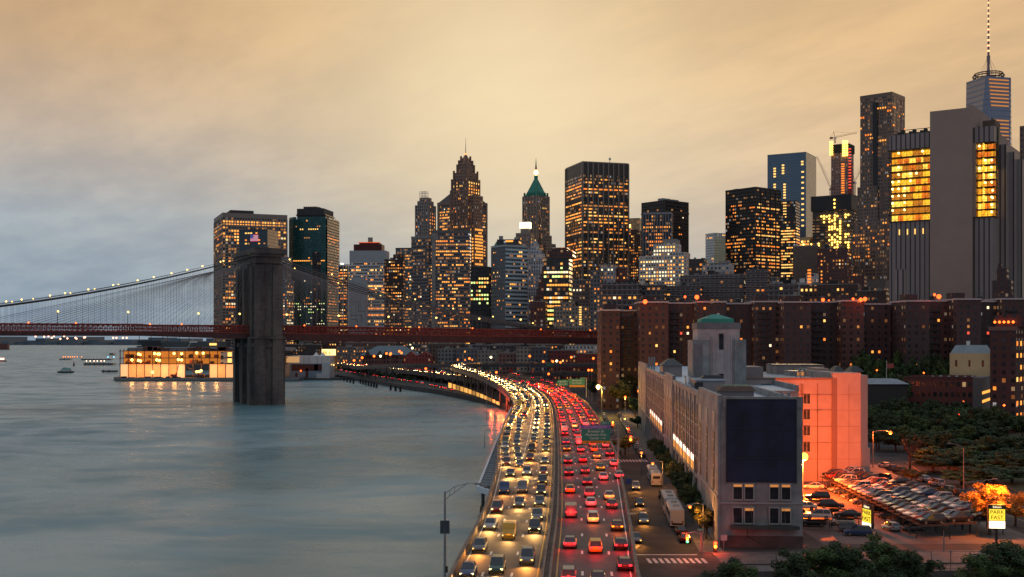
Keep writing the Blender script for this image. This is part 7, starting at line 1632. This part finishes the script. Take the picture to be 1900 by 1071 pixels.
# queue on the road below the market viaduct, red tail lights and a lit row
q0 = [Vector((X(px,Y), Y, 2.55)) for px, Y in ((838,715),(800,790),(760,860),(720,930),(690,1000),(650,1090),(628,1160))]
traffic(q0, 'shore street', False, 15, 600, 1200, 1, 'queue of cars on the shore street', 1)
QUEUE.sort(key=lambda q_: q_[0])
for i, (dd, p, az, kind, paint, lab, group, pitch, orange, toward, near) in enumerate(QUEUE[:285]):
    o = car('traffic_car', lab, kind, paint, (p.x, p.y, p.z+.02), az, 1, near, group, pitch if near else 0, orange)
    if toward: light(o, 'SPOT', (2.5, 0, .95), 1500 if near else 3600 if p.y < 560 else 5500, (1,.50,.13) if not orange else (1,.36,.06), .3, (0, R(-62), 0), 120, .9)
    else: light(o, 'POINT', (-3.0, 0, 1.0), 240 if near else 380, (1,.02,.015) if not orange else (1,.16,.02), .4)
far = MB(); fm = [PAINTS['grey'], M_CG, M_TYRE, E_HEADF, E_TAIL, PAINTS['white'], PAINTS['black']]
for j, (dd, p, az, kind, paint, lab, group, pitch, orange, toward, near) in enumerate(QUEUE[285:]):
    me = CARM[kind]['far_on']; far.M = Matrix.Translation(p+Vector((0,0,.02))) @ Matrix.Rotation(az, 4, 'Z'); i0 = len(far.v); far.v += [far.M @ v.co for v in me.vertices]
    for pl in me.polygons: far.f.append(tuple(i0+v for v in pl.vertices)); far.mi.append((0,5,6)[j % 3] if pl.material_index == 0 else pl.material_index)
    if toward and j % 2: light(None, 'SPOT', far.M @ Vector((2.5,0,1)), 7000, (1,.52,.14), .3, (0, R(-62), az), 120, .9)
far.M = Matrix.Identity(4)
tag(far.obj('distant_traffic', fm), kind='stuff')
# lit ground floor seen between the columns
o = thing('lit_arcade', 'long yellow lit glazed front seen between the viaduct columns by the shore', 'arcade', (0,0,0)); gl = [emit('arcade_glow_%d' % k_, (1,.46,.09), s_, True) for k_, s_ in enumerate((1.3,.8,.35,1.0))]
for i in range(13):
    t_ = i/13; Y = 750-200*t_; px = 832+(928-832)*t_; Y2 = 750-200*(t_+.062); px2 = 832+(928-832)*(t_+.062); g = MB(); c0, c1 = Vector((X(px,Y),Y,0)), Vector((X(px2,Y2),Y2,0)); hz = 6.3-2.0*t_
    g.solid([(c0.x,c0.y,3),(c1.x,c1.y,3),(c1.x,c1.y+.3,3),(c0.x,c0.y+.3,3),(c0.x,c0.y,hz),(c1.x,c1.y,hz),(c1.x,c1.y+.3,hz),(c0.x,c0.y+.3,hz)],[(3,2,1,0),(4,5,6,7),(0,1,5,4),(1,2,6,5),(2,3,7,6),(3,0,4,7)]); g.obj('window_bay', gl[(i*7) % 4], o)
for Y, px in ((575,912),(560,926),(545,934)): light(o, 'POINT', (X(px,Y), Y-3, 5), 5000, (1,.08,.02), .5)
# parked cars along the street by the grey building
def parked(label, kind, paint, x, y, rz, name='parked_car', group='cars parked along the street by the grey building', near=True, z=2.52): return car(name, label, kind, paint, (x, y, z), rz, 0, near, group)
AZ = R(90)-math.atan(.072)
parked('dark red car nearest the crossing in the street parking row', 'sedan', 'red', SR(186.5)-1.3, 186.5, AZ); parked('black car between the red car and the first coach', 'sedan', 'black', SR(193.5)-1.3, 193.5, AZ)
parked('white car just ahead of the two coaches', 'sedan', 'white', SR(229.5)-1.3, 229.5, AZ); parked('dark car in front of the white one beyond the coaches', 'suv', 'black', SR(237)-1.3, 237, AZ)
for i in range(29):
    y = 318+i*6.0; parked('%s car in the far kerb row beyond the crossing, %s from the crossing' % ((pt_ := r.choice(PW)), nth(i)), r.choice(('sedan','suv','hatch')), pt_, SR(y)-1.4, y, AZ, near=y < 380)
for i in range(12):
    y = 330+i*14; parked('%s car standing under the viaduct edge beyond the big sign, %s one' % ((pt_ := r.choice(PW)), nth(i)), 'sedan', pt_, SL(y)+2.6, y, AZ, near=False, group='cars under the viaduct edge')
# one car with its headlights on coming down the street
o = car('street_car', 'dark car with orange headlights coming down the street close to the viaduct', 'sedan', 'grey', (X(1180,186), 186, 2.52), AZ+math.pi, 1, True, None, 0, True)
light(o, 'SPOT', (2.5,0,.9), 900, (1,.36,.06), .3, (0,R(-62),0), 110, .9)
for i, y in enumerate((205, 226, 250)): 
    o = car('street_car', 'car with orange headlights in the street under the parapet, %s behind the leading one' % nth(i), r.choice(('sedan','suv')), r.choice(('black','grey','silver')), (SL(y)+4.4, y, 2.52), AZ+math.pi, 1, True, 'cars coming down the street', 0, True)
    light(o, 'SPOT', (2.5,0,.9), 700, (1,.36,.06), .3, (0,R(-62),0), 110, .9)
# buses
M_BUSW = mat('coach_white', (.50,.47,.47), .4); M_BUSG = mat('coach_glass', (.03,.03,.035), .1, spec=.8)
def bus(label, loc, rz, L_=12, W_=2.55, H_=3.4, name='coach', txt=None):
    o = thing(name, label, 'bus', loc, rz); g_ = MB(); w_ = W_/2
    g_.prism([(-L_/2,-w_+.12),(-L_/2+.12,-w_),(L_/2-.3,-w_),(L_/2,-w_+.4),(L_/2,w_-.4),(L_/2-.3,w_),(-L_/2+.12,w_),(-L_/2,w_-.12)], .4, H_-.25); g_.prism([(-L_/2+.0,-w_+.12),(-L_/2+.12,-w_),(L_/2-.3,-w_),(L_/2,-w_+.4),(L_/2,w_-.4),(L_/2-.3,w_),(-L_/2+.12,w_),(-L_/2,w_-.12)], H_-.25, H_, top=[(-L_/2+.2,-w_+.35),(-L_/2+.3,-w_+.25),(L_/2-.6,-w_+.25),(L_/2-.4,-w_+.6),(L_/2-.4,w_-.6),(L_/2-.6,w_-.25),(-L_/2+.3,w_-.25),(-L_/2+.2,w_-.35)]); g_.obj('body', M_BUSW, o)
    for s_ in (-1, 1): g_ = MB(); y0, y1 = sorted((s_*w_, s_*(w_+.02))); g_.box(-L_/2+.8, L_/2-1.0, y0, y1, H_*.48, H_*.82); g_.obj('side_glass', M_BUSG, o)
    g_ = MB(); g_.box(L_/2-.02, L_/2+.03, -w_+.5, w_-.5, H_*.35, H_*.85); g_.obj('windscreen', M_BUSG, o)
    g_ = MB(); g_.box(-L_/2-.03, -L_/2+.02, -w_+.4, w_-.4, H_*.60, H_*.80) if L_ < 9 else g_.box(-L_/2-.03, -L_/2+.02, -w_+.3, w_-.3, H_*.16, H_*.26); g_.obj('rear_glass', M_BUSG, o)
    for k in range(2 if L_ > 9 else 1): g_ = MB(); g_.box(-L_*.28+k*L_*.42, -L_*.28+k*L_*.42+1.6, -.55, .55, H_, H_+.22); g_.obj('roof_hatch', M_STEEL, o)
    for sx in (-.32*L_, .30*L_):
        for s_ in (-1, 1): g_ = MB(); g_.tube([(0,-.13,0),(0,.13,0)], .48, 12); g_.obj('wheel', M_TYRE, o, (sx, s_*(w_-.12), .48))
    for s_ in (-1, 1): g_ = MB(); g_.box(-L_/2-.05,-L_/2,s_*(w_-.35)-.1,s_*(w_-.35)+.1,.9,1.3); g_.obj('taillight', M_TLOFF, o)
    return o
bus('nearest of two big coaches parked nose to tail, pinkish white with roof hatches', (SR(205)-1.4, 205, 2.52), AZ); bus('second big coach, parked just ahead of the nearest one', (SR(218.5)-1.4, 218.5, 2.52), AZ)
bus('white shuttle bus with dark rear windows parked behind the others near the trees', (SR(258)-1.5, 258, 2.52), AZ, 7.5, 2.4, 3.0, 'shuttle_bus'); bus('further white shuttle bus half hidden by street trees', (SR(268)-1.5, 269, 2.52), AZ, 8, 2.4, 3.0, 'shuttle_bus')
for i, (px, Y) in enumerate(((1159,560),(1169,556),(1152,590),(1146,620))):
    o = thing('box_truck', 'box truck in the orange lit yard beyond the grey building, %s one' % nth(i), 'truck', (X(px,Y), Y, 2.55), AZ, 'trucks in the orange lit yard'); g_ = MB(); g_.box(-3.5,2.0,-1.2,1.2,1.0,3.9); g_.obj('cargo_box', M_BUSW, o); g_ = MB(); g_.box(2.1,4.0,-1.1,1.1,.6,2.6); g_.box(-3.5,2.1,-.9,.9,.6,1.0); g_.obj('cab', M_BUSW, o)
    for sx in (-2, 2.9):
        for s_ in (-1, 1): g_ = MB(); g_.tube([(0,-.13,0),(0,.13,0)], .45, 10); g_.obj('wheel', M_TYRE, o, (sx, s_*1.0, .45))
# ---- car park: ground rows, and a raised deck of lifts
gc_ = 'cars in the car park'; cols_ = ['white','silver','black','grey','black','white','black','blue','red','grey','white','black']
lifts = thing('car_lift_deck', 'dark steel two level parking lift frame carrying rows of cars', 'car lift', (0,0,0)); M_LIFT = mat('lift_steel', (.045,.035,.035), .6)
ZD = 4.75; r = random.Random(5)
def rowname(i): return nth(i)
ix = 0
for c_i, (x_l, x_r, y0, y1, ang) in enumerate(((69.6,67.8,188,258,0),(75.4,73.2,190,262,0),(81.2,78.8,193,262,0))):
    n = int((y1-y0)/3.55)
    for j in range(n):
        if r.random() < .07: continue
        y = y0+(j+.5)*3.55; t_ = j/n; x = x_r+(x_l-x_r)*0+2.4+t_*1.9; pt_ = r.choice(cols_); kd = r.choice(('sedan','sedan','suv','hatch')); far = j > 11 and c_i == 2
        gr = y > 244 and c_i == 2
        car('parked_car', '%s %s on the raised parking deck, %s row from us in the %s file' % (pt_, {'sedan':'saloon','suv':'tall estate','hatch':'hatchback'}[kd], nth(j), ['first','middle','last'][c_i]), kd, pt_, (x, y, ZD+.12 if not gr else 2.53), R(180)+R(r.uniform(7,12)), 0, True, gc_)
        if gr: continue
        g = MB(); g.box(-2.6,2.6,-1.1,1.1,ZD-.06-2.5,ZD+.1-2.5); g.box(-2.6,2.6,-1.25,-1.1,ZD-.16-2.5,ZD+.2-2.5); g.obj('platform', M_LIFT, lifts, (x, y, 2.5), R(9))
        for sx in (-2.6, 2.6): g = MB(); g.tube([(0,0,0),(0,0,ZD-2.6)], .1, 5); g.obj('post', M_LIFT, lifts, (x+sx, y-1.2-.16*sx, 2.5))
        if c_i == 0 and r.random() < .75: car('parked_car', '%s car tucked on the ground under the parking deck, %s row from us' % ((p2 := r.choice(cols_)), nth(j)), 'hatch' if 0 else 'sedan', p2, (x-.6, y, 2.53), R(180)+R(9), 0, True, gc_)
for c_i, (xa, y0, y1) in enumerate(((53.4,196,262),(58.6,190,236))):
    n = int((y1-y0)/3.6)
    for j in range(n):
        y = y0+(j+.5)*3.6; pt_ = r.choice(cols_); kd = r.choice(('sedan','sedan','suv'))
        up = 1.9 if (j+c_i) % 3 == 0 and y < 235 else 0
        if c_i == 0 and j > n-4 and j % 2: continue
        if c_i == 1 and y > 226 and j % 2: continue
        car('parked_car', '%s %s on the ground beside the grey end wall, %s row, %s file' % (pt_, {'sedan':'saloon','suv':'tall estate'}[kd], nth(j), ['inner','outer'][c_i]), kd, pt_, (xa+j*.12, y, 2.53+up), R(r.choice((0,180)))+R(r.uniform(-14,-6)), 0, True, gc_)
        if up: g = MB(); g.box(-2.5,2.5,-1.0,1.0,-.1,.05); g.obj('platform', M_LIFT, lifts, (xa+j*.12, y, 2.5+up), R(-10)); 
        if up:
            for sx in (-2.4, 2.4): g = MB(); g.tube([(0,0,0),(0,0,up)], .08, 5); g.obj('post', M_LIFT, lifts, (xa+j*.12+sx, y+.9, 2.5))
for lab, kd, pt_, x, y, a in (('white tall estate car by the foot of the orange wall','suv','white',80.5,259.5,172),('white saloon alone at the corner of the orange wall','sedan','white',66.8,251,172),('silver car in the car park aisle just right of the edge on sign','hatch','silver',66.0,197,98),('black car beyond the white one at the orange wall corner','suv','black',87,266,120),('white car on the far right corner of the deck','sedan','silver',86.5,256,170),('yellow orange van at the car park kerb beside the street','suv','yellow',86.0,224,112)):
    car('parked_car', lab, kd, pt_, (x, y, 2.54), R(a), 0, True, gc_)
for i, (px, py) in enumerate(((1713,893),(1738,902),(1757,915),(1776,922),(1788,930),(1800,938),(1642,868),(1655,873),(1668,878),(1690,884))):
    c = Gp(px, py, 2.5); car('parked_car', '%s car at the park side kerb of the back street, %s in that line' % ((pt_ := ['white','silver','beige','black','black','grey','silver','black','black','grey'][i]), nth(i)), ['sedan','suv','suv','suv','sedan','sedan','sedan','sedan','suv','sedan'][i], pt_, (c.x, c.y, 2.54), R(100), 0, True, 'cars parked at the park side kerb')
for i in range(9):
    t_ = i/8; px = 1803+t_*92; py = 808+t_*22; c = Gp(px, py, 2.5); car('avenue_car', '%s car with red tail lights on the avenue beyond the park trees, %s one' % ((pt_ := r.choice(PW)), nth(i)), 'sedan', pt_, (c.x, c.y+3, 2.56), R(-38), 1, False, 'cars on the avenue beyond the trees')
# ================================================================== TREES
leafm = {}
def leafmat(n_, a, b_):
    m = bpy.data.materials.new(n_); m.use_nodes = True; t = NT(m.node_tree); bs = t.n['Principled BSDF']; oi = t.new('ShaderNodeObjectInfo'); geo = t.new('ShaderNodeNewGeometry')
    tc = t.new('ShaderNodeTexCoord'); cm_ = t.mix(geo.outputs['Random Per Island'], a, b_); t.put(bs.inputs['Base Color'], t.mix(1.0, cm_, t.mix(t.sstep(t.noise(tc.outputs['Object'], .7, 3), .35, .65), (.55,.6,.6), (1.5,1.4,1.3)), 'MULTIPLY')); bs.inputs['Roughness'].default_value = .7; return m
LEAF = {'dark': leafmat('dark_leaves', (.018,.040,.014), (.045,.085,.025)), 'mid': leafmat('green_leaves', (.035,.07,.018), (.075,.13,.03)), 'warm': leafmat('olive_and_lamplit_leaves', (.07,.075,.02), (.13,.12,.03)), 'rust_lit': leafmat('rust_and_lamplit_leaves', (.30,.16,.03), (.55,.30,.06))}  # rust tone also carries the lamp glow on the sign trees
M_BARK = mat('tree_bark', (.07,.05,.04), .95, var=.3, vscale=2)
def treemesh(seed, n=5200, leaf=.30, bare=False):
    """unit tree 10 m tall, crown about 8 m across: trunk with limbs, and leaf clumps gathered on the limb ends"""
    r = random.Random(seed); tr = MB(); tips = []
    base = Vector((0,0,0)); top = Vector((r.uniform(-.3,.3), r.uniform(-.3,.3), 4.2)); tr.tube([base, base.lerp(top,.5)+Vector((.1,0,0)), top], [.30,.22,.17], 8)
    for i in range(9 if not bare else 12):
        a = i*2.4+r.uniform(-.4,.4); el = r.uniform(.25,1.2); L_ = r.uniform(2.2,3.8); st = base.lerp(top, r.uniform(.55,1)); d = Vector((math.cos(a)*math.cos(el), math.sin(a)*math.cos(el), math.sin(el)))
        m_ = st+d*L_*.5+Vector((0,0,.3)); e_ = st+d*L_+Vector((0,0,.7)); tr.tube([st, m_, e_], [.12,.08,.04], 6); tips += [m_, e_]
        for j in range(3 if not bare else 5):
            a2 = a+r.uniform(-1.1,1.1); e2 = m_.lerp(e_, r.random())+Vector((math.cos(a2), math.sin(a2), r.uniform(-.1,1.0)))*r.uniform(.7,1.5); tr.tube([m_.lerp(e_, r.random()*.7), e2], [.05,.02], 5); tips.append(e2)
            if bare:
                for k in range(3): e3 = e2+Vector((r.uniform(-.7,.7), r.uniform(-.7,.7), r.uniform(-.2,.9))); tr.tube([e2, e3], [.025,.01], 4)
    tips.append(top+Vector((0,0,3.6))); tips.append(top+Vector((.8,.4,2.8))); tips.append(top+Vector((-.9,-.3,2.9)))
    tm = tr.mesh('trunk', M_BARK)
    if bare: return tm, None
    cl = [(t_, r.uniform(.75,1.35)) for t_ in tips]; vs = []; fs = []
    for i in range(n):
        c, rad = cl[r.randrange(len(cl))]
        u_ = r.gauss(0,1); v_ = r.gauss(0,1); w_ = r.gauss(0,1); l = math.sqrt(u_*u_+v_*v_+w_*w_) or 1; rr = rad*(r.random()**.4)
        p = c+Vector((u_/l*rr, v_/l*rr, w_/l*rr*.75)); nrm = Vector((u_/l+r.uniform(-.8,.8), v_/l+r.uniform(-.8,.8), w_/l+r.uniform(-.3,1.0))).normalized()
        t1 = nrm.cross(Vector((0,0,1)) if abs(nrm.z) < .9 else Vector((1,0,0))).normalized()*leaf*r.uniform(.6,1.3); t2 = nrm.cross(t1).normalized()*leaf*r.uniform(.4,.9)
        k = len(vs); vs += [p-t1, p+t2*.8, p+t1, p-t2*.8]; fs.append((k,k+1,k+2,k+3))
    me = bpy.data.meshes.new('crown'); me.from_pydata([tuple(v) for v in vs], [], fs); me.materials.append(LEAF['dark']); me.update()
    return tm, me
TREES = [treemesh(s_) for s_ in (1,2,3,4)]; NEART = [treemesh(s_, 11000, .19) for s_ in (11,12,13)]; BARE = treemesh(31, bare=True)
r = random.Random(55)
def tree(label, loc, h_, wd, leaf='dark', near=False, group=None, bare=False, cat='tree', name='broadleaf_tree'):
    o = thing(name, label, cat, loc, r.uniform(0,6.28), group); tm, cm = BARE if bare else r.choice(NEART if near else TREES); sc_ = (wd/8.5, wd/8.5, h_/9.2)
    a = place(tm, 'trunk', o); a.scale = sc_
    if cm: c = place(cm, 'crown', o); c.scale = sc_; c.material_slots[0].link = 'OBJECT'; c.material_slots[0].material = LEAF[leaf]
    return o
gn = 'dark green trees along the lower edge of the view'
for i, (px, py, Y, wp) in enumerate(((1345,1036,138,95),(1400,1040,136,90),(1480,1020,142,95),(1535,1002,148,105),(1592,1006,146,100),(1645,996,150,110),(1694,1012,146,85),(1820,1020,146,85),(1862,1000,150,110),(1905,1008,150,100))):
    tree('leafy tree at the bottom edge before the car park, %s from the crossing' % nth(i), (X(px,Y), Y, 1.5), Z(py,Y)-1.5, wp*Y/F*1.15, 'mid' if i % 2 else 'dark', True, gn)
tree('round tree glowing orange behind the lit PARK FAST sign', (X(1836,192), 192, GZ), Z(902,192)-GZ+1.2, 9, 'rust_lit', True); tree('smaller tree glowing orange beside the lit PARK FAST sign', (X(1884,201), 201, GZ), Z(920,201)-GZ+.8, 7, 'rust_lit', True)
tree('round dark bush like tree at the corner of the car park deck', (X(1692,262), 262, GZ), Z(872,262)-GZ+.5, 6.2, 'warm', True); tree('low olive tree beside the yellow van', (X(1747,236), 236, GZ), Z(908,236)-GZ+.6, 4.6, 'warm', True)
tree('bare branched tree lit red orange by the street lamp at the park railings', (X(1688,286), 286, GZ), Z(797,286)-GZ, 9, bare=True)
light(None, 'POINT', (X(1850,190), 188.5, 12.2), 11000, (1,.2,.02), .4).name = 'sign_tree_light'
for i in range(15):
    y = 188+i*9.5; tree('small street tree on the pavement against the grey building, %s from the crossing' % nth(i), (SR(y)+2.4, y, 2.6), r.uniform(5.4,6.8), r.uniform(4.6,5.8), 'dark' if i % 3 else 'warm', False, 'street trees along the grey building')
tree('dry orange brown street tree at the far crossing under the red signals', (X(1160,322), 322, 2.6), 6, 7.5, 'rust_lit', False)
for i, (px, py, Y, wp, lf) in enumerate(((1124,682,560,36,'warm'),(1140,680,570,38,'warm'),(1165,676,540,50,'warm'),(1183,682,560,30,'mid'),(1152,700,520,34,'warm'),(1104,696,590,22,'dark'),(1178,735,480,24,'dark'),(1183,770,420,22,'dark'))):  # lighter olive leaves stand in for lamp light on the clump
    tree('leafy tree lit yellow from below by the brilliant far lamp, %s of that clump' % nth(i), (X(px,Y), Y, GZ), Z(py,Y)-GZ, wp*Y/F*1.5, lf, False, 'clump of trees by the brilliant lamp')
k = 0
for row, (Y, yt, x0, x1, step, hh) in enumerate(((505,648,1588,1770,15,0),(485,662,1590,1765,16,0),(462,682,1585,1680,17,0),(415,742,1612,1830,17,0),(392,752,1612,1845,18,0),(365,768,1612,1905,19,0),(340,790,1615,1905,21,0),(318,806,1700,1905,24,0),(300,828,1706,1905,27,0),(280,846,1735,1905,32,0),(258,866,1790,1905,36,0))):
    px = x0; j = 0
    while px < x1:
        py = yt+r.uniform(-7,9); h_ = (Z(py,Y)-GZ)*r.uniform(.88,1.1)
        if not (row < 8 and 1795 < px < 1830 and yt > 735 and 0): tree('%s park tree, %s in the %s rank counted from the back' % (r.choice(('full dark green','spreading dark','dense green')), nth(j), nth(row)), (X(px,Y)+r.uniform(-1,1), Y+r.uniform(-6,6), GZ), h_, step*Y/F*r.uniform(2.1,2.9), r.choice(('dark','dark','mid')), False, 'trees in the park')
        px += step*r.uniform(.85,1.2); j += 1; k += 1
for i, (px, Y) in enumerate(((655,1010),(672,960),(690,930),(708,900),(726,872),(744,846))): tree('low dark shrub on the shore below the viaduct, %s from the ferry shed' % nth(i), (X(px,Y)+6, Y+8, 2.5), 5, 9, 'dark', False, 'shrubs on the shore', cat='shrub', name='shore_shrub')
